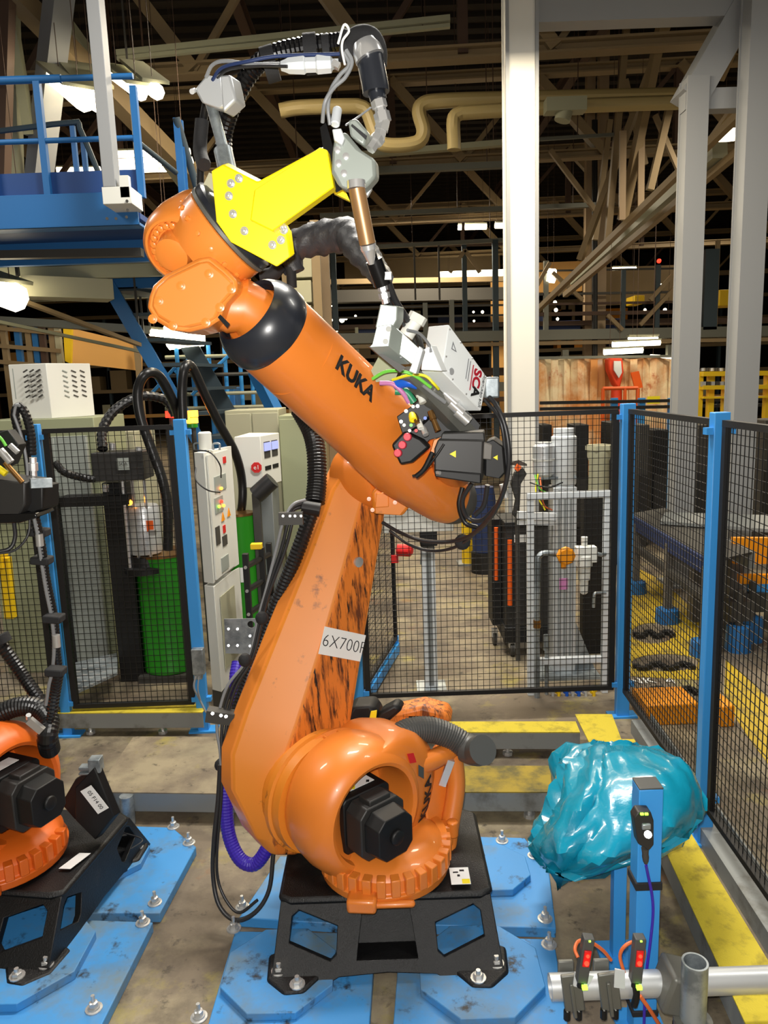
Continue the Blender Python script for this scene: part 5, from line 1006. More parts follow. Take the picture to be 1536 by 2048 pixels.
m = MB(); m.lathe(c+Z3*z0_, Z3, [(0, .115), (.02, .12), (z1_-z0_-.02, .12), (z1_-z0_, .11)], 28); obj('silver_cylinder', m, 'alu', pr)
obj('orange_label', MB().box(P(300, 1052, DY-.02), (.05, .004, .08)), 'orange_hose', pr)
for dx in (-.1, -.03, .06): obj('tie_rod', MB().cyl(c+V((dx, -.09, z0_-.1)), c+V((dx, -.09, z1_+.25)), .012, n=8), 'chrome', pr)
m = MB(); m.lathe(c+Z3*(z0_-.14), Z3, [(0, .17), (.04, .17), (.05, .13), (.12, .12)], 28); obj('follower_plate', m, 'black', pr)
zb_ = P(235, 958, DY).z; zt_2 = P(235, 902, DY).z
obj('control_box', MB().span((P(186, 930, DY-.1).x, DY-.12, zb_), (P(288, 930, DY-.1).x, DY+.12, zt_2)), 'motor', pr, bev=.006)
sl = obj('box_label', MB().box(P(246, 928, DY-.13), (.085, .004, .085)), 'label_grey', pr); decal('box_lettering', 'SCA', P(246, 928, DY-.135), (1, 0, 0), (0, 0, 1), .034, 'grey_dark', pr)
for x, y in ((212, 975), (210, 892), (225, 892), (278, 900)): obj('fitting', MB().cyl(P(x, y+8, DY), P(x, y-6, DY), .022), 'chrome', pr)
obj('amber_light', MB().ball(P(259, 1005, DY-.02), .022), 'lamp_amber', pr)
obj('lift_ring', MB().box(P(305, 1065, DY-.05), (.05, .03, .04)), 'steel', pr)
def bh(name, pts, rpx, mt, label, cat='hose', n=14, rib=0, **k): return obj(name, T(pts, rpx, n, rib), mt, smooth=0 if rib else 60, **lab(label, cat), **k)
bh('feed_hose', [(205, 898, 5.4), (205, 860, 5.5), (230, 820, 5.6), (280, 793, 5.7), (330, 800, 5.8), (350, 830, 5.8)], 10, 'hose_black', 'black hose arching low behind the drum press', rib=.04)
bh('feed_hose', [(336, 1100, 5.3), (335, 1020, 5.3), (325, 960, 5.3), (300, 890, 5.3), (280, 830, 5.3), (276, 780, 5.3), (292, 748, 5.3), (318, 752, 5.4), (345, 800, 5.5), (355, 830, 5.6)], 10, 'hose_black', 'thick black hose looping high above the drum press, left of the amber light')
bh('feed_hose', [(366, 840, 5.5), (364, 780, 5.5), (370, 735, 5.5), (384, 735, 5.6), (410, 790, 5.7), (440, 850, 5.8), (470, 905, 5.9), (484, 960, 6.0), (484, 1010, 6.0), (476, 1040, 6.1)], 9, 'hose_black', 'thick black hose rising beside the blue post and dropping into the rear green drum')
bh('feed_hose', [(110, 925, 5.2), (130, 945, 5.2), (165, 955, 5.3), (190, 958, 5.35)], 8, 'hose_black', 'short ribbed black hose entering the press control box from the left', rib=.03)
for x, y, mt, lbl in ((343, 829, 'lamp_red', 'red signal lamp left of the tall blue post'), (385, 828, 'lamp_amber', 'double amber signal lamp right of the tall blue post')):
    t = root('signal_lamp', P(x, y+40, 5.9), lbl, 'lamp'); obj('lamp_segment', MB().lathe(P(x, y+6, 5.9), Z3, [(0, .045), (.05, .045)], 16), mt, t)
    if mt == 'lamp_amber': obj('lamp_segment', MB().lathe(P(x, y+18, 5.9), Z3, [(0, .045), (.04, .045)], 16), mt, t); obj('lamp_segment', MB().lathe(P(x, y+27, 5.9), Z3, [(0, .043), (.03, .043)], 16), 'drum_green', t)
    p = P(x, y+6, 5.9); obj('pole', MB().cyl((p.x, p.y, 0), p, .02, n=8), 'grey_dark', t)
# white control cabinet 1
CY = 5.0
a = P(388, 905, CY); zt4 = a.z; zm = P(400, 1165, CY).z; xl = a.x; xm = P(418, 1000, CY).x; xr = P(462, 1000, CY+.45).x
def leancab(name, q, z0, z1, mt, label, cat='cabinet'):
    r = root(name, sum(q, V())/4+Z3*z0, label, cat); obj('body', MB().plate([p+Z3*z0 for p in q], (0, 0, z1-z0)), mt, r, bev=.005); return r
q = [V((xl, CY, 0)), V((xm, CY-.05, 0)), V((xr, CY+.42, 0)), V((xl+.15, CY+.5, 0))]
wc = leancab('control_cabinet', q, zm, zt4, 'cab_white', 'upper white control cabinet with switches and warning signs beside the blue post')
wd = (q[2]-q[1]); wn = V((wd.y, -wd.x, 0)).normalized()
def onw(f, z, off=.004): return q[1]+wd*f+Z3*z+wn*off
def wpanel(nm, f0, f1, z0, z1, mt, th=.008, par=wc): return obj(nm, MB().plate([onw(f0, z0), onw(f1, z0), onw(f1, z1), onw(f0, z1)], wn*th), mt, par)
H_ = zt4-zm
wpanel('door', .06, .97, zm+.02, zt4-.02, 'cab_white', .01)
for f0, f1, a_, b_, mt in [(.25, .75, .68, .80, 'label_grey'), (.2, .55, .52, .64, 'label_grey'), (.15, .32, .28, .42, 'grey_dark'), (.42, .62, .24, .32, 'grey_dark'), (.7, .82, .88, .93, 'red'), (.48, .58, .34, .40, 'red'), (.3, .62, .05, .16, 'label_grey')]: wpanel('door_plate', f0, f1, zm+H_*a_, zm+H_*b_, mt, .016)
for f, h_, mt in ((.3, .57, 'lamp_green'), (.42, .6, 'lamp_red'), (.5, .56, 'lamp_amber'), (.45, .7, 'lamp_amber')): obj('indicator', MB().ball(onw(f, zm+H_*h_, .03), .012, 8), mt, wc)
for f, h_ in ((.78, .45), (.5, .44)): p = onw(f, zm+H_*h_, .018); w1 = wd.normalized()*.035; obj('warning_triangle', MB().plate([p-w1, p+w1, p+Z3*.06], wn*.003), 'box_orange', wc)
obj('beacon', MB().lathe(P(411, 893, CY+.1), Z3, [(-.02, .045), (.09, .045), (.10, .035)], 16), 'cab_white', wc)
for x in (395, 433): obj('lifting_eye', MB().tube([P(x-6, 900, CY+.1), P(x-6, 888, CY+.1), P(x+6, 888, CY+.1), P(x+6, 900, CY+.1)], .007, 6), 'galv', wc)
wc2 = leancab('control_cabinet', q, .12, zm-.02, 'cab_white', 'lower white cabinet with a glass door beneath the switch cabinet'); obj('plinth', MB().plate([p for p in q], (0, 0, .12)), 'grey_dark', wc2)
wpanel('glass_door', .2, .85, .25, zm-.12, 'cab_beige', .006, wc2); obj('indicator', MB().ball(onw(.6, zm-.42, .02), .012, 8), 'lamp_green', wc2)
for i, pts in enumerate([[(392, 935, 4.9), (392, 960, 4.85), (415, 980, 4.85), (440, 985, 4.95)], [(388, 900, 4.95), (420, 905, 4.9), (440, 930, 4.9), (442, 955, 5.0)]]): obj('thin_cable', T(pts, 1.5), 'cable', wc)
# e1 cabinet
EY = 6.0
q5 = [P(470, 900, EY), P(522, 900, EY), P(560, 900, EY+.35), P(500, 900, EY+.5)]; q5 = [V((p.x, p.y, 0)) for p in q5]
ec = leancab('switch_box', q5, P(520, 975, EY).z, P(520, 872, EY).z, 'cab_white', 'white switch box with a round red sign and two displays')
obj('red_sign', MB().lathe(P(513, 935, EY-.01), (0, -1, 0), [(0, .045), (.004, .045)], 8, up=(.4, 0, .92)), 'red', ec); decal('sign_lettering', 'e1', P(513, 935, EY-.018), (1, 0, 0), (0, 0, 1), .05, 'paper', ec)
wd5 = q5[2]-q5[1]; wn5 = V((wd5.y, -wd5.x, 0)).normalized()
for f in (.15, .55):
    for (y0, y1, mt) in ((882, 914, 'grey_dark'), (884, 900, 'screen'), (930, 938, 'black')):
        a_ = q5[1]+wd5*f; z_0 = P(540, y1, EY+.15).z; z_1 = P(540, y0, EY+.15).z; k = .004 if mt != 'screen' else .012
        obj('display' if mt == 'screen' else 'bezel', MB().plate([a_+Z3*z_0, a_+wd5*.3+Z3*z_0, a_+wd5*.3+Z3*z_1, a_+Z3*z_1], wn5*k), mt, ec)
bgc = cabinet('control_cabinet', 448, 556, 822, 6.9, .6, 'wide beige cabinet behind the switch box with the red sign', 'cab_beige', doors=2)
cabinet('control_cabinet', 556, 640, 832, 6.6, .6, 'green-beige cabinet directly behind the big ribbed hose', 'cab_green')
obj('plastic_roll', MB().cyl(P(512, 990, 5.9), P(545, 960, 5.9), .07), 'cable', **lab('roll wrapped in dark plastic film below the switch box', 'roll')); 
obj('support_bracket', MB().beam(P(512, 987, 5.9), V((P(512, 985, 5.9).x, 5.9, 0)), .06, .06), 'grey_dark', **lab('dark stand carrying the wrapped roll and switch box', 'stand'))
obj('grey_cabinet', MB().span((P(512, 1000, 6.2).x, 6.2, 0), (P(545, 1000, 6.2).x, 6.6, P(530, 985, 6.2).z)), 'cab_grey', bev=.005, **lab('narrow blue-grey cabinet right of the rear green drum', 'cabinet'))
d2, dc2, dr2, dh2 = drum(448, 503, 1032, 5.8, 'rear green steel drum beside the white control cabinet'); lab_on(d2, dc2, dr2, 487, 1150, 5.8, .05, .12)
obj('motor_block', MB().span((P(455, 850, 6.3).x, 6.3, P(455, 872, 6.3).z), (P(503, 850, 6.3).x, 6.5, P(455, 842, 6.3).z)), 'motor_grey', bev=.006, **lab('grey motor block on top of the cabinet left of the two displays', 'motor')) if 0 else None
# roller rack
rk = root('roller_rack', P(515, 1230, 5.2), 'black roller rack with a yellow top piece in front of the rear drum', 'rack')
xk = [P(492, 1150, 5.1), P(525, 1150, 5.35), P(540, 1150, 5.5)]
for p, h0 in ((xk[0], 1108), (xk[1], 1096), (xk[2], 1088)):
    zt_ = P(510, h0, p.y).z; obj('rack_post', MB().span((p.x-.02, p.y, 0), (p.x+.02, p.y+.05, zt_)), 'black', rk, bev=.003)
for k in range(6):
    z = .12+k*.17; obj('roller', MB().cyl(V((xk[0].x, xk[0].y+.03, z)), V((xk[2].x, xk[2].y, z)), .022, n=10), 'hose_black', rk); obj('roller_bolt', MB().cyl(V((xk[0].x, xk[0].y, z)), V((xk[0].x, xk[0].y-.008, z)), .012, n=8), 'steel', rk)
obj('yellow_piece', MB().box(P(513, 1092, 5.3), (.08, .06, .04)), 'yellow', rk, bev=.004)
# perforated plate
pp = [P(448, 1238, 4.3), P(522, 1237, 4.3), P(518, 1308, 4.3), P(451, 1307, 4.3)]
c_ = P(502, 1249, 4.3); hole = [c_+V((cos(t)*.022, 0, sin(t)*.022)) for t in [i*pi/8 for i in range(16)]]
pl = root('mounting_plate', V((pp[0].x+.1, 4.3, 0)), 'galvanised mounting plate with holes on a stand left of the link arm', 'plate')
obj('plate', MB().plate(pp, (0, .006, 0), [hole]), 'galv', pl); obj('stand', MB().span((pp[0].x+.09, 4.31, 0), (pp[0].x+.12, 4.34, pp[0].z-.05)), 'grey_dark', pl)
for x, y in ((457, 1258), (475, 1258), (457, 1291), (475, 1291), (500, 1272), (500, 1292)): obj('bolt_head', MB().cyl(P(x, y, 4.3), P(x, y, 4.29), .008, n=8), 'steel', pl)
# chequer step & dark things under
obj('step_plate', MB().plate([G(150, 1390, .18), G(235, 1350, .18), G(235, 1310, .18), G(150, 1330, .18)], (0, 0, .02)), 'galv', kind_note=0, **lab('studded metal step plate behind the mesh left of the drum press', 'step'))
st_ = bpy.data.objects.get('step_plate'); del st_['kind_note']
m = MB()
for i in range(6):
    for j in range(4):
        p = G(156+i*13, 1380-i*6-j*12, .2); m.box(p, (.03, .02, .006))
obj('stud', m, 'steel', st_, kind='stuff'); obj('step_leg', MB().span((G(160, 1380, 0).x, G(160, 1380, .18).y+.02, 0), (G(160, 1380, 0).x+.04, G(160, 1380, .18).y+.06, .18)), 'galv', st_)
# yellow guard far left behind the mesh
yg = obj('guard_bar', MB().beam(P(-10, 1120, 5.0), P(10, 1120, 5.0), .1, .1).beam(P(10, 1115, 5.0), P(22, 1235, 5.0), .06, .06), 'yellow', **lab('yellow guard bar behind the mesh at the left edge', 'bar'))
# ================================================================ blue platform with railing and stairs
PY = 5.6
zp0 = P(100, 455, PY).z; zp1 = P(100, 388, PY).z; xe = P(276, 430, PY).x
pf = root('platform', (-3.2, PY+1, zp0), 'blue raised steel platform with railing at the upper left', 'platform')
obj('edge_beam', MB().span((-6, PY, zp0), (xe, PY+.02, zp1)).span((-6, PY, zp0), (xe, PY+.15, zp0+.02)).span((-6, PY, zp1-.02), (xe, PY+.15, zp1)), 'plat_blue', pf, bev=.003)
obj('kick_plate', MB().span((-6, PY+.06, zp1), (xe+.02, PY+.08, zp1+.16)), 'plat_blue_dark', pf)
obj('deck_plate', MB().span((-6, PY+.05, zp0+.05), (xe, PY+3.5, zp0+.09)), 'plat_blue_dark', pf)
for k in range(4): obj('floor_joist', MB().span((-6, PY+.8+k*.8, zp0-.12), (xe-.1, PY+.86+k*.8, zp0+.05)), 'truss_pale' if k % 2 else 'plat_blue', pf)
obj('lower_beam', MB().beam(P(-100, 512, PY+.5), P(285, 505, PY+.5), .08, .06), 'grey_dark', pf)
def post_at(x, y0, y1, w_, Y=PY+.02, mt='plat_blue'): a, b = P(x, y0, Y), P(x, y1, Y); return obj('railing_post', MB().span((a.x-w_/2, Y, b.z), (a.x+w_/2, Y+w_, a.z)), mt, pf)
post_at(70, 155, 395, .045); post_at(264, 170, 395, .045); post_at(352, 235, 398, .05, PY+.8); post_at(361, 240, 400, .03, PY+.85)
post_at(143, 250, 370, .04, PY+1.6); post_at(165, 285, 372, .04, PY+1.6); post_at(-40, 155, 395, .045)
zz = P(100, 153, PY).z; obj('hand_rail', MB().cyl((-6, PY+.04, zz), (P(118, 155, PY).x+.0, PY+.04, zz), .026), 'plat_blue', pf)
obj('hand_rail', MB().cyl((P(118, 155, PY).x, PY+.04, zz), (P(264, 170, PY).x, PY+.04, zz), .02), 'plat_blue', pf)
zz = P(170, 275, PY).z; obj('mid_rail', MB().cyl((-6, PY+.04, zz), (P(264, 272, PY).x, PY+.04, zz), .018), 'plat_blue', pf)
obj('rear_rail', MB().tube([P(0, 262, PY+1.6), P(145, 245, PY+1.6), P(160, 258, PY+1.6), P(205, 365, PY+1.4)], .025, 8, 3), 'stair_dark', pf); obj('rear_rail', MB().cyl(P(70, 362, PY+1.6), P(150, 356, PY+1.6), .022), 'plat_blue', pf)
obj('sloping_rail', MB().cyl(P(264, 275, PY+.1), P(352, 345, PY+.7), .02), 'stair_dark', pf); obj('sloping_rail', MB().cyl(P(352, 235, PY+.8), P(395, 380, PY+1.0), .03), 'stair_dark', pf)
# column in front of the platform
px0 = P(178, 60, 5.35); 
lc = root('steel_column', (P(215, 400, 5.3).x, 5.35, zp0), 'slim white column with base flange in front of the blue platform', 'column')
xa_, xb_ = P(211, 430, 5.35).x, P(236, 430, 5.35).x
obj('upright', MB().span((xa_, 5.35, zp1-.03), (xb_+.0, 5.47, 9.48)), 'column_grey', lc, bev=.004); obj('inner_web', MB().span((xa_-.015, 5.47, zp1-.03), (xa_+.01, 5.52, 9.48)), 'truss_pale', lc)
obj('foot_flange', MB().span((xa_-.01, 5.35, zp1-.14), (xb_+.1, 5.60, zp1-.03)), 'cab_white', lc, bev=.003); obj('flange_tab', MB().span((xb_+.03, 5.35, zp1-.1), (xb_+.09, 5.4, zp1+.04)), 'cab_white', lc)
for x, y in ((214, 437), (232, 437), (254, 402), (255, 420), (253, 434)): obj('flange_bolt', MB().cyl(P(x, y, 5.35), P(x, y, 5.335), .010, n=8), 'grey_dark', lc)
# supports of the platform to the floor (outside / behind)
for x in (-5.6, -3.9): obj('platform_leg', MB().span((x, PY+.2, 0), (x+.14, PY+.34, zp0)), 'plat_blue', pf)
# stairs
sr = root('staircase', P(300, 800, 6.6), 'dark steel staircase with blue stringer descending under the platform', 'stairs')
s0, s1 = P(180, 505, 8.0), P(350, 800, 8.0); s1b = G(440, 1080, 0)
dirv = (s1-s0).normalized(); e_ = s0+dirv*((s0.z-.0)/-dirv.z)
obj('stringer', MB().beam(s0, e_, .04, .14), 'plat_blue', sr); back = V((.25, 1.0, 0)); obj('stringer', MB().beam(s0+back, e_+back, .04, .2), 'stair_dark', sr)
N = 14
for k in range(N):
    c = s0.lerp(e_, (k+.5)/N); obj('tread', MB().plate([c+V((0, 0, 0)), c+back, c+back+V((.26, 0, 0)), c+V((.26, 0, 0))], (0, 0, .035)), 'stair_dark', sr)
# under-platform steel, lights
for (a_, b_, Y0, Y1, w_, mt, lbl) in [((40, 575), (220, 582), 7.0, 7.4, .3, 'cab_beige', 'wide pale beam under the platform, nearest the left lamp'), ((0, 515), (80, 520), 6.6, 6.8, .1, 'truss_pale', 'thin pale beam under the platform by the left edge'), ((-20, 640), (300, 660), 8.5, 9, .14, 'duct_grey', 'grey duct crossing behind the staircase foot'), ((40, 600), (280, 690), 6.9, 8, .06, 'truss_tan', 'tan rail slanting down under the platform'), ((-20, 640), (290, 705), 7.5, 8.6, .05, 'truss_pale', 'pale rail slanting down behind the cooling unit')]:
    p_, q_ = P(*a_, Y0), P(*b_, Y1); o = obj('under_beam', MB().beam(p_, q_, w_, w_*.6), mt, **lab(lbl, 'beam')); obj('hanger_rod', MB().beam(p_, V((p_.x, p_.y, zp0 if p_.y < 9 else 9.4)), .02, .02).beam(q_, V((q_.x, q_.y, zp0 if q_.y < 9 else 9.4)), .02, .02), 'grey_dark', o)
# far left hall: wooden screen, racks
w1_ = P(128, 655, 11), P(285, 690, 12)
ws = root('wooden_screen', (w1_[0]+w1_[1])/2-Z3*.5, 'large orange-brown wooden screen behind the cooling unit', 'screen')
obj('boarding', MB().plate([P(145, 657, 11), P(283, 690, 12), P(283, 742, 12), P(143, 726, 11)], (0, .05, 0)), 'wood', ws); obj('yellow_edge', MB().plate([P(126, 653, 10.9), P(144, 657, 10.9), P(142, 728, 10.9), P(130, 722, 10.9)], (0, .05, 0)), 'yellow', ws)
for x in (150, 275): p_ = P(x, 725, 11.6); obj('screen_leg', MB().span((p_.x-.04, p_.y, 0), (p_.x+.04, p_.y+.06, p_.z+.3)), 'truss_tan', ws)
rr_ = root('hall_rack', P(50, 700, 11.5), 'tan steel rack with upright posts near the left edge behind the cooling unit', 'rack')
for i, x in enumerate((2, 30, 52, 66, 80, 100, 112)):
    p_ = P(x, 640+i*2, 11.5); obj('rack_post', MB().span((p_.x-.04, p_.y, 0), (p_.x+.04, p_.y+.08, p_.z)), ['truss_tan', 'plat_blue', 'truss_tan', 'plat_blue', 'truss_brown', 'truss_tan', 'cab_beige'][i], rr_)
for y in (640, 655, 690, 722): obj('rack_rail', MB().beam(P(-20, y, 11.5), P(122, y+12, 11.5), .06, .06), 'truss_tan', rr_)
tr = root('scaffold', P(450, 760, 9), 'light blue tube scaffold beyond the signal lamps', 'scaffold')
for i, x in enumerate((352, 382, 416, 448, 478, 500)):
    p_ = P(x, 690, 9+.1*i); obj('standard', MB().cyl((p_.x, p_.y, 0), p_, .025, n=8), 'fence_blue', tr)
for y in (715, 752, 790, 818): obj('ledger', MB().cyl(P(330, y, 9), P(545, y-6, 9.3), .022, n=8), 'grey_dark' if y == 752 else 'truss_pale', tr)
for a_, b_ in (((350, 745), (384, 712)), ((384, 790), (416, 755)), ((420, 745), (470, 700)), ((300, 790), (350, 735))): obj('brace', MB().cyl(P(*a_, 9), P(*b_, 9), .02, n=8), 'fence_blue', tr)
obj('blue_machine', MB().span((P(425, 800, 9.5).x, 9.5, 0), (P(470, 800, 9.5).x, 10, P(440, 775, 9.5).z)), 'plat_blue', bev=.01, **lab('blue machine body behind the tube scaffold', 'machine'))
obj('blue_strut', MB().beam(P(510, 742, 8.2), P(560, 842, 8.0), .12, .12).beam(P(560, 842, 8.0), P(565, 1000, 8.0), .1, .1), 'plat_blue', **lab('slanting dark blue strut just left of the robot forearm', 'strut'))
# ================================================================ behind the wide mesh panel
def foot(x, y): return G(x, y, 0)
sy = 5.15
bs = root('profile_stand', P(858, 1385, sy).xy.to_3d(), 'aluminium profile stand carrying a white box right of the link arm', 'stand')
xa, xb = P(846, 1200, sy).x, P(872, 1200, sy).x
obj('profile', MB().span((xa, sy, .012), (xb, sy+.09, P(858, 1095, sy).z)), 'alu_white', bs, bev=.004); obj('profile_groove', MB().span(((xa+xb)/2-.018, sy-.002, .03), ((xa+xb)/2+.018, sy+.002, P(858, 1100, sy).z)), 'cab_grey', bs)
obj('foot_plate', MB().span((xa-.06, sy-.06, 0), (xb+.06, sy+.15, .012)), 'galv', bs)
wb_ = obj('white_box', MB().span((P(766, 1030, sy).x, sy-.05, P(830, 1062, sy).z), (P(906, 1030, sy).x, sy+.12, P(830, 985, sy).z)), 'cab_white', bs, bev=.005); obj('plug_block', MB().span((P(840, 1070, sy).x, sy-.02, P(840, 1092, sy).z), (P(874, 1070, sy).x, sy+.08, P(840, 1062, sy).z)), 'black', bs, bev=.004)
gp0 = (P(722, 1300, 4.8).x, 4.85); gp1 = (P(790, 1200, 5.9).x, 5.9)
gr = root('mesh_gate', V((gp0[0], gp0[1], .1)), 'narrow mesh gate standing open behind the fence, with a red lock', 'gate')
fpanel(gp0, gp1, None, zb=.15, zt=1.9, par=gr, pv=.045)
obj('gate_sill', MB().beam(V((gp0[0], gp0[1], .06)), V((gp1[0], gp1[1], .06)), .05, .08), 'fence_blue', gr); obj('gate_leg', MB().span((gp1[0]-.02, gp1[1]-.02, 0), (gp1[0]+.02, gp1[1]+.02, .16)), 'fence_blue', gr)
pz = P(796, 1100, 5.85); obj('red_lock', MB().lathe(pz, (1, -.4, 0), [(0, .05), (.1, .05), (.12, .03)], 12).box(pz+V((-.03, 0, -.07)), (.06, .05, .06)), 'red', gr); obj('lock_handle', MB().tube([pz+V((.1, 0, 0)), pz+V((.18, -.02, .02)), pz+V((.18, -.02, -.12))], .008, 6, 2), 'galv', gr)
bl = root('bollard', V((P(936, 1100, 8.9).x, 8.9, 0)), 'yellow bollard behind the mesh, left of the blue barrel', 'bollard')
obj('bollard_post', MB().lathe(V((P(936, 1100, 8.9).x, 8.9, 0)), Z3, [(0, .075), (P(936, 985, 8.9).z, .075), (P(936, 980, 8.9).z, .04)], 20), 'yellow', bl); obj('bollard_base', MB().span((P(936, 1100, 8.9).x-.13, 8.8, 0), (P(936, 1100, 8.9).x+.13, 9.05, .02)), 'kerb_steel', bl)
c = V((P(970, 1080, 8.4).x, 8.5, 0)); bb = root('blue_barrel', c, 'dark blue barrel on a black base right of the yellow bollard', 'barrel')
obj('barrel_body', MB().lathe(c+Z3*.25, Z3, [(0, .13), (.3, .14), (.6, .14), (.75, .12)], 24), 'blue_dark', bb); obj('barrel_base', MB().lathe(c, Z3, [(0, .15), (.24, .15), (.25, .1)], 24), 'black', bb)
# black wheeled unit with orange tubes
cy = 5.75; cr = root('wheeled_unit', V((P(1055, 1290, cy).x, cy+.2, 0)), 'black wheeled equipment case with orange grip tubes behind the aluminium frame', 'case')
x0, x1 = P(1012, 1200, cy).x, P(1112, 1200, cy).x; zt = P(1060, 1050, cy).z
obj('case_body', MB().span((x0, cy, .13), (x1, cy+.4, zt)), 'motor', cr, bev=.01); obj('case_lid', MB().span((x0-.01, cy-.01, zt-.02), (x1+.01, cy+.41, zt+.03)), 'black', cr, bev=.006); obj('case_skirt', MB().span((x0-.015, cy-.015, .12), (x1+.01, cy+.41, .25)), 'black', cr, bev=.006)
xs = P(992, 1200, cy).x; obj('side_frame', MB().span((xs, cy+.2, .2), (x0, cy+.45, zt+.02)), 'black', cr, bev=.005)
obj('grip_tube', MB().cyl(P(1020, 1210, cy-.03), P(1020, 1080, cy-.03), .02), 'orange_hose', cr); obj('grip_tube', MB().cyl(P(992, 1160, cy+.1), P(992, 1055, cy+.1), .017), 'orange_hose', cr); obj('white_tag', MB().box(P(1040, 1077, cy-.006), (.09, .006, .06)), 'paper', cr)
for x, y in ((x0+.05, cy+.03), (x1-.05, cy+.03), (x0+.05, cy+.36), (x1-.05, cy+.36), (xs+.03, cy+.3)):
    w_ = obj('castor', MB().cyl((x-.015, y, .055), (x+.015, y, .055), .055, n=18), 'grey_dark', cr); obj('castor_fork', MB().span((x-.025, y-.02, .07), (x+.025, y+.02, .14)), 'steel', w_)
# aluminium pillar with pumps
ay = 5.35; xa, xb = P(1106, 1200, ay).x, P(1152, 1200, ay).x; zt = P(1130, 975, ay).z
ap = root('pump_pillar', V(((xa+xb)/2, ay+.08, 0)), 'grooved aluminium pillar with a silver pump on top, behind the yellow knob', 'pillar')
obj('pillar_profile', MB().span((xa, ay, .02), (xb, ay+.17, zt)), 'alu', ap, bev=.004)
for f in (.25, .5, .75): obj('profile_groove', MB().span((xa+(xb-xa)*f-.008, ay-.002, .1), (xa+(xb-xa)*f+.008, ay+.004, zt-.02)), 'cab_grey', ap)
obj('base_plate', MB().span((xa-.12, ay-.12, 0), (xb+.16, ay+.3, .02)), 'galv', ap)
obj('side_gusset', MB().plate([V((xb, ay+.05, .02)), V((xb+.16, ay+.05, .02)), V((xb, ay+.05, .42))], (0, .012, 0)), 'galv', ap)
c = V(((xa+xb)/2+.01, ay+.09, zt)); m = MB(); m.lathe(c, Z3, [(0, .08), (.02, .09), (.36, .09), (.37, .075), (.42, .075)], 28); obj('pump_cylinder', m, 'alu_white', ap)
c2_ = V((P(1090, 900, ay).x, ay+.05, P(1090, 955, ay).z)); m = MB(); m.lathe(c2_, Z3, [(0, .05), (.02, .075), (.22, .078), (.24, .06), (.25, .06)], 28); obj('canister', m, 'alu', ap); obj('canister_bracket', MB().span((c2_.x-.04, ay+.02, c2_.z-.02), (xb, ay+.1, c2_.z+.0)), 'galv', ap)
obj('canister_band', MB().lathe(c2_+Z3*.12, Z3, [(0, .08), (.012, .08)], 24), 'cab_white', ap)
obj('pink_sticker', MB().box(P(1127, 1168, ay-.004), (.06, .003, .085)), 'pink_tube', ap)
obj('arm_bracket', MB().beam(P(1035, 1030, ay), P(1112, 1033, ay), .05, .05), 'alu_white', ap); obj('arm_bracket', MB().beam(P(1035, 1045, ay), P(1112, 1046, ay), .03, .03), 'alu_white', ap)
for pts, c in ([[(1070, 950, 5.3), (1078, 975, 5.25), (1092, 985, 5.25), (1110, 990, 5.3)], 'green_cable'], [[(1080, 955, 5.3), (1083, 980, 5.25), (1088, 1010, 5.25), (1104, 1020, 5.3)], 'orange_cable'], [[(1060, 965, 5.3), (1095, 975, 5.22), (1125, 965, 5.3)], 'cable'], [[(1076, 948, 5.3), (1072, 985, 5.25), (1090, 1020, 5.25)], 'yellow_cable']): obj('pump_cable', T(pts, 1.6), c, ap)
gp = root('pillar', V((P(1201, 900, 6.4).x, 6.4, 0)), 'pale greenish pillar with a broad flange top at the right of the cell', 'pillar')
c = V((P(1201, 950, 6.4).x, 6.45, 0)); z_ = P(1201, 900, 6.4).z; m = MB(); m.lathe(c, Z3, [(0, .1), (z_-.1, .085), (z_-.06, .1), (z_, .1)], 24); obj('pillar_tube', m, 'cab_beige', gp); obj('flange', MB().lathe(c+Z3*z_, Z3, [(0, .12), (.04, .12)], 6), 'cab_beige', gp)
# aluminium frame with regulator
fy_ = 4.98; fr_ = root('regulator_stand', V((P(1140, 1395, fy_).x, fy_, 0)), 'white aluminium profile stand with pipes, filter and yellow knob behind the mesh', 'stand')
xl, xr = P(1062, 1200, fy_).x, P(1213, 1200, fy_).x; zt = P(1140, 985, fy_).z; k = .022
for x in (xl, xr): obj('leg', MB().span((x-k, fy_, 0), (x+k, fy_+.045, zt)), 'alu_white', fr_, bev=.003)
obj('top_bar', MB().span((xl-k-.002, fy_-.003, zt-.043), (xr+k+.002, fy_+.047, zt+.003)), 'alu_white', fr_, bev=.003); zc = P(1140, 1322, fy_).z; obj('cross_bar', MB().span((xl+k, fy_, zc-.022), (xr-k, fy_+.045, zc+.022)), 'alu_white', fr_, bev=.003)
kp = P(1130, 1110, fy_-.05); obj('yellow_knob', MB().lathe(kp, (0, -1, 0), [(0, .055), (.01, .062), (.04, .062), (.05, .05)], 8), 'box_orange', fr_); obj('knob_drain', MB().cyl(kp+V((-.01, 0, -.05)), kp+V((-.01, 0, -.09)), .018), 'box_orange', fr_)
obj('supply_pipe', MB().tube([P(1115, 1108, fy_-.03), P(1090, 1106, fy_-.03), P(1079, 1112, fy_-.03), P(1076, 1130, fy_-.03), P(1074, 1260, fy_-.03), P(1074, 1400, fy_-.03)], .02, 10, 3), 'galv', fr_)
obj('pipe_coupling', MB().cyl(P(1074, 1255, fy_-.03), P(1074, 1240, fy_-.03), .026), 'brass', fr_); obj('drain_pipe', MB().cyl(P(1093, 1270, fy_+.02), P(1093, 1395, fy_+.02), .014).cyl(P(1093, 1270, fy_+.02), P(1093, 1300, fy_+.02), .022), 'galv', fr_)
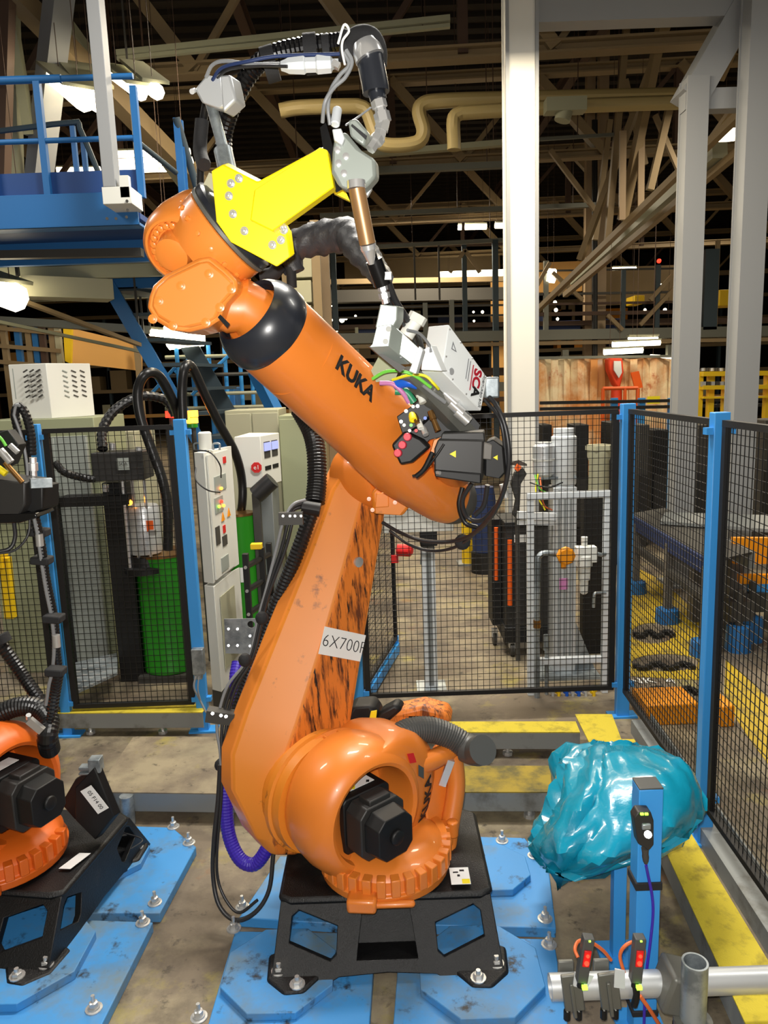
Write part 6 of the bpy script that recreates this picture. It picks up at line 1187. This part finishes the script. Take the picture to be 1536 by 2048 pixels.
fl = P(1168, 1150, fy_-.03); m = MB(); m.lathe(V((fl.x, fl.y, P(1168, 1186, fy_).z)), Z3, [(0, .012), (.012, .026), (.10, .03), (.105, .04), (.19, .042), (.2, .055), (.27, .055), (.275, .04), (.33, .036), (.34, .02), (.4, .022)], 20); obj('air_filter', m, 'cab_white', fr_)
obj('regulator_body', MB().span((P(1150, 1110, fy_).x, fy_-.07, P(1150, 1122, fy_).z), (P(1190, 1110, fy_).x, fy_+.02, P(1150, 1092, fy_).z)), 'cab_white', fr_, bev=.006); obj('outlet_pipe', MB().tube([P(1188, 1106, fy_-.02), P(1204, 1110, fy_-.02), P(1210, 1108, fy_)], .014, 8), 'galv', fr_)
obj('elbow_pipe', MB().tube([P(1212, 1186, fy_-.01), P(1192, 1186, fy_-.01), P(1188, 1192, fy_-.01), P(1187, 1215, fy_-.01)], .011, 8, 3), 'galv', fr_)
obj('panel', MB().span((P(1166, 1200, 5.75).x, 5.75, 0), (P(1216, 1200, 5.75).x, 5.85, P(1190, 990, 5.75).z)), 'black', **lab('black upright panel behind the right half of the aluminium frame', 'panel'))
vr = root('valve_row', G(1140, 1398, 0), 'row of small silver, blue and yellow valves on the floor under the aluminium frame', 'valves')
for i, (x, c) in enumerate(((1100, 'alu'), (1112, 'yellow'), (1128, 'blue_tube'), (1140, 'alu'), (1152, 'blue_tube'), (1166, 'alu'), (1182, 'yellow'))):
    p = G(x, 1392, 0); obj('valve', MB().cyl(p+V((0, 0, .03)), p+V((.04, .02, .035)), .014).cyl(p+V((.02, 0, .0)), p+V((.02, 0, .05)), .012), c, vr)
tg_ = root('hand_tool', P(1040, 950, 5.6), 'black hand tool with orange trigger hanging on a bracket behind the cables', 'tool')
obj('tool_body', MB().plate(PP([(1022, 968), (1030, 945), (1046, 935), (1054, 948), (1042, 968), (1040, 1010), (1030, 1035), (1026, 1030), (1032, 1000)], 5.6), (0, .05, 0)), 'motor', tg_, bev=.004); obj('trigger', MB().plate(PP([(1030, 938), (1036, 928), (1044, 934), (1036, 944)], 5.58), (0, .04, 0)), 'orange_hose', tg_); obj('bracket', MB().plate(PP([(1022, 925), (1038, 920), (1054, 928), (1054, 932), (1022, 930)], 5.62), (0, .02, 0)), 'grey_dark', tg_); p_ = P(1034, 950, 5.67); obj('hanger', MB().span((p_.x-.015, 5.65, 0), (p_.x+.015, 5.68, p_.z+.1)), 'grey_dark', tg_)
# ================================================================ right side: conveyors, painted floor
cv = root('conveyor', G(1380, 1200, 0), 'long blue-grey conveyor running away behind the right mesh panels', 'conveyor')
def gz(x, y, z): return G(x, y, z)
a, b = gz(1262, 1040, .72), gz(1425, 1140, .72)
obj('side_beam', MB().beam(a, b, .05, .13), 'blue_dark', cv); off = V((.42, .25, 0)); obj('side_beam', MB().beam(a+off, b+off, .05, .13), 'cab_grey', cv)
obj('belt', MB().plate([a+Z3*.05, b+Z3*.05, b+off+Z3*.05, a+off+Z3*.05], (0, 0, .02)), 'grey_dark', cv); obj('lower_beam', MB().beam(a-Z3*.25, b-Z3*.25, .05, .06), 'grey_dark', cv)
for f in (.1, .55, .95):
    p = a.lerp(b, f); obj('conveyor_leg', MB().beam(p, V((p.x, p.y, .0)), .06, .06), 'motor_grey', cv); obj('leg_foot', MB().lathe(V((p.x, p.y, 0)), Z3, [(0, .11), (.12, .10), (.13, .06)], 12), 'plat_blue', cv)
ta = root('transfer_table', G(1460, 1150, 0), 'broad grey transfer table with orange-yellow side panels behind the right fence', 'table')
q = [gz(1320, 1048, .8), gz(1600, 1070, .8), gz(1600, 1038, .8), gz(1330, 1030, .8)]
obj('table_top', MB().plate(q, (0, 0, .03)), 'cab_grey', ta)
def upr(x0, x1, y0, y1, Yd, mt, th=.05, name='side_panel', par=ta): return obj(name, MB().plate(PP([(x0, y0), (x1, y0), (x1, y1), (x0, y1)], Yd), (0, th, 0)), mt, par)
upr(1376, 1442, 1080, 1112, q[0].y-.6, 'box_orange'); upr(1468, 1640, 1076, 1128, q[0].y-.9, 'box_orange'); upr(1480, 1640, 1150, 1168, q[0].y-1.0, 'box_orange'); upr(1500, 1560, 1168, 1185, q[0].y-1.0, 'fence_blue', .05, 'blue_bar')
for x, Yd in ((1400, q[0].y-.55), (1476, q[0].y-.85), (1560, q[0].y-.85)): p = P(x, 1120, Yd); obj('table_leg', MB().span((p.x-.05, Yd, 0), (p.x+.05, Yd+.1, p.z+.1)), 'motor_grey', ta)
for x, y, Yd in ((1475, 1300, 4.3), (1500, 1280, 4.6)): p = G(x, y, 0); obj('blue_foot', MB().lathe(p, Z3, [(0, .10), (.2, .09), (.21, .05)], 16), 'plat_blue', ta); obj('valve_gear', MB().box(p+V((.02, .05, .32)), (.18, .12, .16)).cyl(p+V((0, 0, .2)), p+V((0, 0, .5)), .03), 'grey_dark', ta)
# painted floor areas
def paint(px, label, h=.004, mt='floor_yellow', holes=()):
    return obj('floor_marking', MB().plate([G(x, y, .0) for x, y in px], (0, 0, h), [[G(x, y, 0) for x, y in hh] for hh in holes]), mt, **lab(label, 'marking', ))
def oval(x0, x1, y0, y1, k=14): return [((x0+x1)/2+(x1-x0)/2*cos(2*pi*i/k), (y0+y1)/2+(y1-y0)/2*sin(2*pi*i/k)) for i in range(k)]
paint([(1262, 1130), (1330, 1165), (1440, 1275), (1420, 1362), (1250, 1352), (1255, 1240)], 'yellow painted floor area with two grey ovals behind the right mesh', holes=[oval(1262, 1350, 1246, 1288), oval(1262, 1398, 1308, 1344)])
paint([(1452, 1318), (1560, 1420), (1700, 1560), (1560, 1560), (1500, 1480), (1448, 1400)], 'yellow painted floor strip seen through the mesh at the right edge')
for i, (x0, x1, y, lb) in enumerate([(1272, 1350, 1268, 'far'), (1272, 1392, 1332, 'middle'), (1272, 1402, 1382, 'near')]):
    m = MB(); n = 14
    for k in range(n): p = G(x0+(x1-x0)*k/n, y+5*sin(k), .02); m.box(p, (.05, .035, .03))
    obj('cable_chain', m, 'black', kind='stuff', **lab('black cable chain lying on the floor behind the right mesh, %s one' % lb, 'cable chain'))
for t_, x in (('NK', 1283), ('4', 1340)): o_ = G(x, 1362, .006); obj('floor_lettering', MB().text(t_, o_, (1, 0, 0), (0, 1, 0), .14, .002), 'paper', smooth=0, **lab('white painted characters %s on the floor behind the right mesh' % t_, 'lettering'))
obj('orange_box', MB().span((G(1292, 1452, 0).x, G(1292, 1452, 0).y, 0), (G(1400, 1452, 0).x, G(1292, 1452, 0).y+.28, .14)), 'box_orange', bev=.01, **lab('flat orange box on the floor at the foot of the right mesh panel', 'box'))
obj('orange_box', MB().span((G(1440, 1455, 0).x, G(1440, 1455, 0).y, 0), (G(1470, 1455, 0).x, G(1440, 1455, 0).y+.2, .14)), 'box_orange', bev=.01, **lab('small orange block on the floor right of the near blue fence post', 'box'))
for i, (x0, x1, y0, Yd, mt, lb) in enumerate([(1278, 1300, 850, 9.5, 'grey_dark', 'dark machine cabinet behind the corner post'), (1306, 1338, 860, 9.8, 'black', 'black machine upright left of the brace column'), (1395, 1432, 850, 9.6, 'grey_dark', 'dark machine frame between the two right columns'), (1150, 1178, 850, 9.0, 'black', 'black upright machine part left of the greenish pillar'), (1222, 1246, 845, 8.6, 'black', 'black machine upright directly left of the corner post'), (1085, 1104, 850, 9.3, 'black', 'black narrow upright right of the white column foot'), (1530, 1600, 840, 9.5, 'grey_dark', 'dark machine body beyond the right edge column')]):
    a, b = P(x0, y0, Yd), P(x1, y0, Yd); mr_ = root('machine_upright', V(((a.x+b.x)/2, Yd+.2, 0)), lb, 'machine'); obj('frame', MB().span((a.x, Yd, 0), (b.x, Yd+.4, a.z)), mt, mr_, bev=.01); obj('cover', MB().span((a.x+.02, Yd-.03, .4), (b.x-.02, Yd, a.z*.6)), 'motor', mr_)
obj('yellow_upright', MB().span((P(1281, 960, 10.5).x, 10.5, 0), (P(1294, 960, 10.5).x, 10.6, P(1290, 960, 10.5).z)), 'yellow', **lab('short yellow upright seen through the mesh beside the corner post', 'post'))
obj('guard_post', MB().span((P(925, 900, 9.5).x, 9.5, 0), (P(932, 900, 9.5).x, 9.56, 1.2)), 'yellow', **lab('thin yellow guard post left of the bollard', 'post')) if 0 else None
# ================================================================ far hall: mezzanines, curtains, racks
fm_ = root('rear_mezzanine', P(900, 700, 17)-Z3*0, 'long steel mezzanine crossing the far hall behind the white column', 'mezzanine')
def rail(y, x0, x1, Yd, w_, h_, mt, par=fm_, nm='deck_beam', sl=-.018): return obj(nm, MB().beam(P(x0, y-(x0-900)*-sl*-1 if 0 else y+(x0-900)*sl, Yd), P(x1, y+(x1-900)*sl, Yd), w_, h_), mt, par)
rail(674, 560, 1560, 17, .3, .22, 'duct_grey'); rail(690, 560, 1560, 16.9, .1, .08, 'truss_tan'); rail(652, 640, 1560, 17.6, .5, .1, 'truss_brown')
rail(775, 640, 1360, 17, .22, .2, 'duct_grey'); rail(745, 640, 1360, 18, .3, .18, 'truss_brown'); rail(800, 640, 1360, 16.5, .12, .1, 'truss_brown')
rail(632, 660, 1040, 17, .04, .04, 'grey_dark', nm='hand_rail'); rail(612, 660, 1040, 17, .04, .04, 'grey_dark', nm='hand_rail'); rail(560, 660, 1040, 19, .15, .12, 'truss_tan'); rail(488, 660, 1040, 17.5, .1, .1, 'truss_brown'); rail(590, 660, 1040, 20, .4, .3, 'grey_dark')
rail(592, 1076, 1360, 17, .05, .05, 'grey_dark', nm='hand_rail'); rail(612, 1076, 1360, 17, .06, .05, 'truss_brown', nm='hand_rail'); rail(632, 1076, 1360, 17, .08, .08, 'truss_brown', nm='hand_rail'); rail(545, 1076, 1360, 18, .04, .04, 'grey_dark', nm='hand_rail')
for i, (x, y0, y1, w_, mt) in enumerate([(590, 480, 830, .1, 'truss_tan'), (645, 470, 720, .22, 'column_tan'), (665, 500, 660, .12, 'stair_dark'), (713, 655, 720, .07, 'truss_pale'), (850, 606, 674, .1, 'duct_grey'), (903, 600, 674, .1, 'duct_grey'), (928, 490, 674, .1, 'stair_dark'), (828, 488, 600, .04, 'grey_dark'), (877, 488, 600, .04, 'grey_dark'), (1092, 522, 660, .1, 'duct_grey'), (1247, 540, 660, .09, 'stair_dark'), (1316, 530, 655, .1, 'stair_dark'), (1420, 500, 660, .3, 'stair_dark'), (1436, 480, 665, .08, 'truss_tan'), (756, 655, 715, .03, 'truss_pale'), (990, 480, 820, .12, 'stair_dark'), (760, 720, 1060, .12, 'duct_grey'), (1130, 700, 1000, .14, 'duct_grey'), (1340, 690, 1010, .14, 'duct_grey')]):
    obj('mezzanine_post', MB().beam(P(x, y0, 17), V((P(x, y0, 17).x, 17, 0)) if y1 > 800 else V((P(x, y0, 17).x, 17, P(x, y1, 17).z)), w_, w_), mt, fm_)
for a_, b_ in (((1075, 570), (1100, 525)), ((1105, 545), (1165, 600)), ((1115, 590), (1170, 535)), ((1215, 630), (1245, 660)), ((1280, 650), (1350, 575)), ((1300, 600), (1345, 550)), ((900, 545), (930, 500)), ((930, 500), (960, 545))): obj('mezzanine_brace', MB().beam(P(*a_, 16.8), P(*b_, 16.8), .08, .08), 'truss_tan', fm_)
for i, (x0, x1, y0, y1, Yd, mt, lb) in enumerate([(1098, 1162, 640, 662, 17.5, 'blue_dark', 'dark blue crate on the mezzanine right of the white column'), (1075, 1088, 630, 665, 17.5, 'blue_dark', 'small dark blue crate on the mezzanine touching the white column'), (1210, 1242, 636, 657, 17.5, 'blue_dark', 'dark blue crate on the mezzanine above the bright lamps'), (713, 752, 656, 682, 17.5, 'blue_dark', 'dark blue crate on the mezzanine over the forearm lettering'), (1180, 1170, 0, 0, 0, '', ''), (1268, 1290, 590, 608, 18.5, 'yellow', 'yellow hook block on the far mezzanine'), (1438, 1480, 578, 612, 18, 'yellow', 'yellow machine part between the right columns'), (895, 1010, 655, 682, 17.6, 'grey_dark', 'row of dark boxes on the mezzanine left of the white column'), (1110, 1165, 0, 0, 0, '', '')]):
    if not mt: continue
    a, b = P(x0, y1, Yd), P(x1, y0, Yd); obj('crate', MB().span((a.x, Yd, a.z), (b.x, Yd+.6, b.z)), mt, bev=.02, **lab(lb, 'crate'))
# back wall panels giving depth
for i, (x0, x1, y0, y1, Yd, mt, lb) in enumerate([(1075, 1165, 522, 585, 21, 'wood', 'warm lit wall panel seen through the mezzanine braces right of the white column'), (1210, 1350, 530, 610, 22, 'truss_tan', 'tan wall panel behind the far mezzanine posts'), (690, 1000, 510, 560, 27, 'truss_tan', 'long tan duct cladding in the far hall left of the white column'), (985, 1012, 560, 830, 21, 'wood', 'tall warm lit panel edge just left of the white column')]):
    a, b = P(x0, y1, Yd), P(x1, y0, Yd); obj('wall_panel', MB().span((a.x, Yd, 0 if y1 > 800 else a.z), (b.x, Yd+.15, b.z)), mt, **lab(lb, 'panel'))
cu = root('plastic_curtain', P(1220, 760, 14.5), 'glossy orange transparent curtain of the welding cell under the bright lamps', 'curtain')
for k in range(22):
    x = 1076+k*13.2
    if 1160 < x < 1205: pass
    obj('curtain_strip', MB().plate([P(x, 716+2*sin(k), 14.5+.1*(k % 2)), P(x+14, 716+2*sin(k+1), 14.5+.08*((k+1) % 3)), V((P(x+14, 800, 14.5).x, 14.5+.1*((k+1) % 2), .3)), V((P(x, 800, 14.5).x, 14.5+.1*(k % 3), .3))], (0, .01, 0)), 'curtain', cu)
obj('curtain_rail', MB().beam(P(1070, 716, 14.5), P(1370, 712, 14.5), .05, .05), 'duct_grey', cu)
for x in (1080, 1360): p = P(x, 716, 14.6); obj('curtain_post', MB().span((p.x-.03, 14.6, 0), (p.x+.03, 14.66, p.z)), 'duct_grey', cu)
rbt = obj('welding_robot', MB().plate(PP([(1216, 716), (1246, 716), (1248, 745), (1240, 778), (1230, 770), (1218, 740)], 14.2), (0, .25, 0)), 'hand_red', bev=.03, **lab('small orange-red welding robot arm in front of the far curtain', 'robot')); obj('white_shield', MB().plate(PP([(1228, 722), (1242, 722), (1244, 745), (1238, 756), (1228, 740)], 14.15), (0, .04, 0)), 'alu_white', rbt); p_ = P(1235, 775, 14.3); obj('robot_base', MB().lathe(V((p_.x, 14.35, 0)), Z3, [(0, .25), (.1, .25), (.12, .15), (p_.z, .1)], 16), 'hand_red', rbt)
obj('tilted_panel', MB().plate(PP([(1262, 745), (1278, 742), (1286, 775), (1270, 778)], 14.0), (0, .04, 0)), 'orange_hose', **lab('tilted orange panel leaning in front of the far curtain', 'panel')); o_ = bpy.data.objects['tilted_panel']; p_ = P(1276, 778, 14.02); obj('panel_stand', MB().span((p_.x-.03, 14.0, 0), (p_.x+.03, 14.05, p_.z)), 'grey_dark', o_)
# low far fence, orange guard rail, blue posts
ff = root('far_fence', P(1280, 820, 12), 'distant dark mesh fence line just above the near fence top at the right', 'fence')
for y in (800, 812): obj('fence_rail', MB().beam(P(1080, y+6, 12), P(1580, y-3, 12), .05, .05), 'frame_black', ff)
for x in (1230, 1285, 1345, 1460): p = P(x, 796, 12); obj('fence_post', MB().span((p.x-.05, 12, 0), (p.x+.05, 12.08, p.z)), 'fence_blue', ff)
og = root('guard_rail', P(1240, 800, 12.8), 'orange tube guard rail in front of the far curtain', 'rail')
for x in (1206, 1250, 1276): p = P(x, 777, 12.8); obj('guard_post', MB().cyl((p.x, 12.8, 0), p, .03, n=8), 'orange_hose', og)
obj('guard_bar', MB().cyl(P(1206, 777, 12.8), P(1276, 776, 12.8), .03, n=8), 'orange_hose', og)
obj('yellow_tag', MB().box(P(1307, 800, 12.2), (.2, .02, .12)), 'warn_yellow', ff)
yr = root('yellow_machine', P(1440, 790, 11), 'yellow machine rack with small parts between the right columns', 'rack')
for y, h_ in ((748, 9), (775, 8), (795, 4)): obj('shelf', MB().beam(P(1400, y, 11), P(1560, y-2, 11), .25, h_*.0074), 'yellow', yr)
for x in (1402, 1425, 1455, 1476, 1540): p = P(x, 745, 11); obj('rack_post', MB().span((p.x-.04, 11, 0), (p.x+.04, 11.1, p.z)), 'yellow', yr)
for k in range(9):
    x = 1406+k*9; obj('stored_part', MB().box(P(x, 768, 10.95), (.05, .08, .07)).cyl(P(x, 742, 10.95), P(x, 736, 10.95), .03), 'grey_dark' if k % 2 else 'alu', yr)
bp = root('pale_cabinet', P(600, 560, 11), 'pale green cabinet tower above the forearm, left of the tan post', 'cabinet')
for (y0, y1) in ((500, 556), (560, 606), (610, 640)): a, b = P(580, y1, 11), P(622, y0, 11); obj('cabinet_box', MB().span((a.x, 11, a.z), (b.x, 11.5, b.z)), 'cab_beige', bp, bev=.01)
a, b = P(580, 640, 11), P(622, 500, 11); obj('tower_frame', MB().span((b.x, 11, 0), (b.x+.12, 11.12, b.z+.4)).span((a.x-.12, 11.3, 0), (a.x, 11.4, b.z+.1)), 'truss_tan', bp)
a, b = P(626, 700, 11.6), P(655, 470, 11.6); obj('tan_wall', MB().span((a.x, 11.6, 0), (b.x, 11.8, b.z)), 'column_tan', **lab('tan upright wall strip right of the pale cabinet tower', 'wall strip'))
# small sparkling lights far away
for i, (x, y, r_) in enumerate([(664, 640, .03), (672, 640, .03), (684, 640, .07), (692, 637, .04), (672, 632, .03), (711, 632, .03), (663, 612, .02), (672, 612, .02), (665, 655, .03), (672, 660, .06), (947, 624, .03), (965, 624, .04), (948, 642, .03), (953, 667, .03), (953, 676, .03), (870, 300, .0), (950, 592, .05), (1186, 560, .05), (1322, 572, .06), (1330, 620, .05), (1110, 605, .05), (1112, 620, .05), (1115, 638, .04), (1185, 600, .04), (1290, 620, .04)]):
    if r_: obj('work_light', MB().ball(P(x, y, 20), r_, 8), 'lamp_glow', fm_)
# big far wall shelving (dark) to break the void
fs = root('far_racks', V((0, 36, 0)), 'rows of dim storage racks along the far end of the hall', 'racks')
for k in range(26):
    x = -20+k*1.8; obj('rack_upright', MB().span((x, 36, 0), (x+.12, 36.2, 6.0-.4*(k % 3))), 'truss_brown' if k % 2 else 'stair_dark', fs)
for z in (1, 2.2, 3.4, 4.6, 5.6): obj('rack_beam', MB().span((-20, 35.9, z), (25.5, 36, z+.16)), 'truss_tan' if z > 2 else 'wood', fs)
random.seed(5)
for k in range(70):
    x = random.uniform(-19, 25); z = random.choice((1.16, 2.36, 3.56, 4.76)); h_ = random.uniform(.4, .9); obj('stored_box', MB().span((x, 36, z), (x+random.uniform(.5, 1.3), 36.8, z+h_)), random.choice(['wood', 'cab_beige', 'blue_dark', 'truss_tan', 'grey_dark', 'box_orange']), fs)
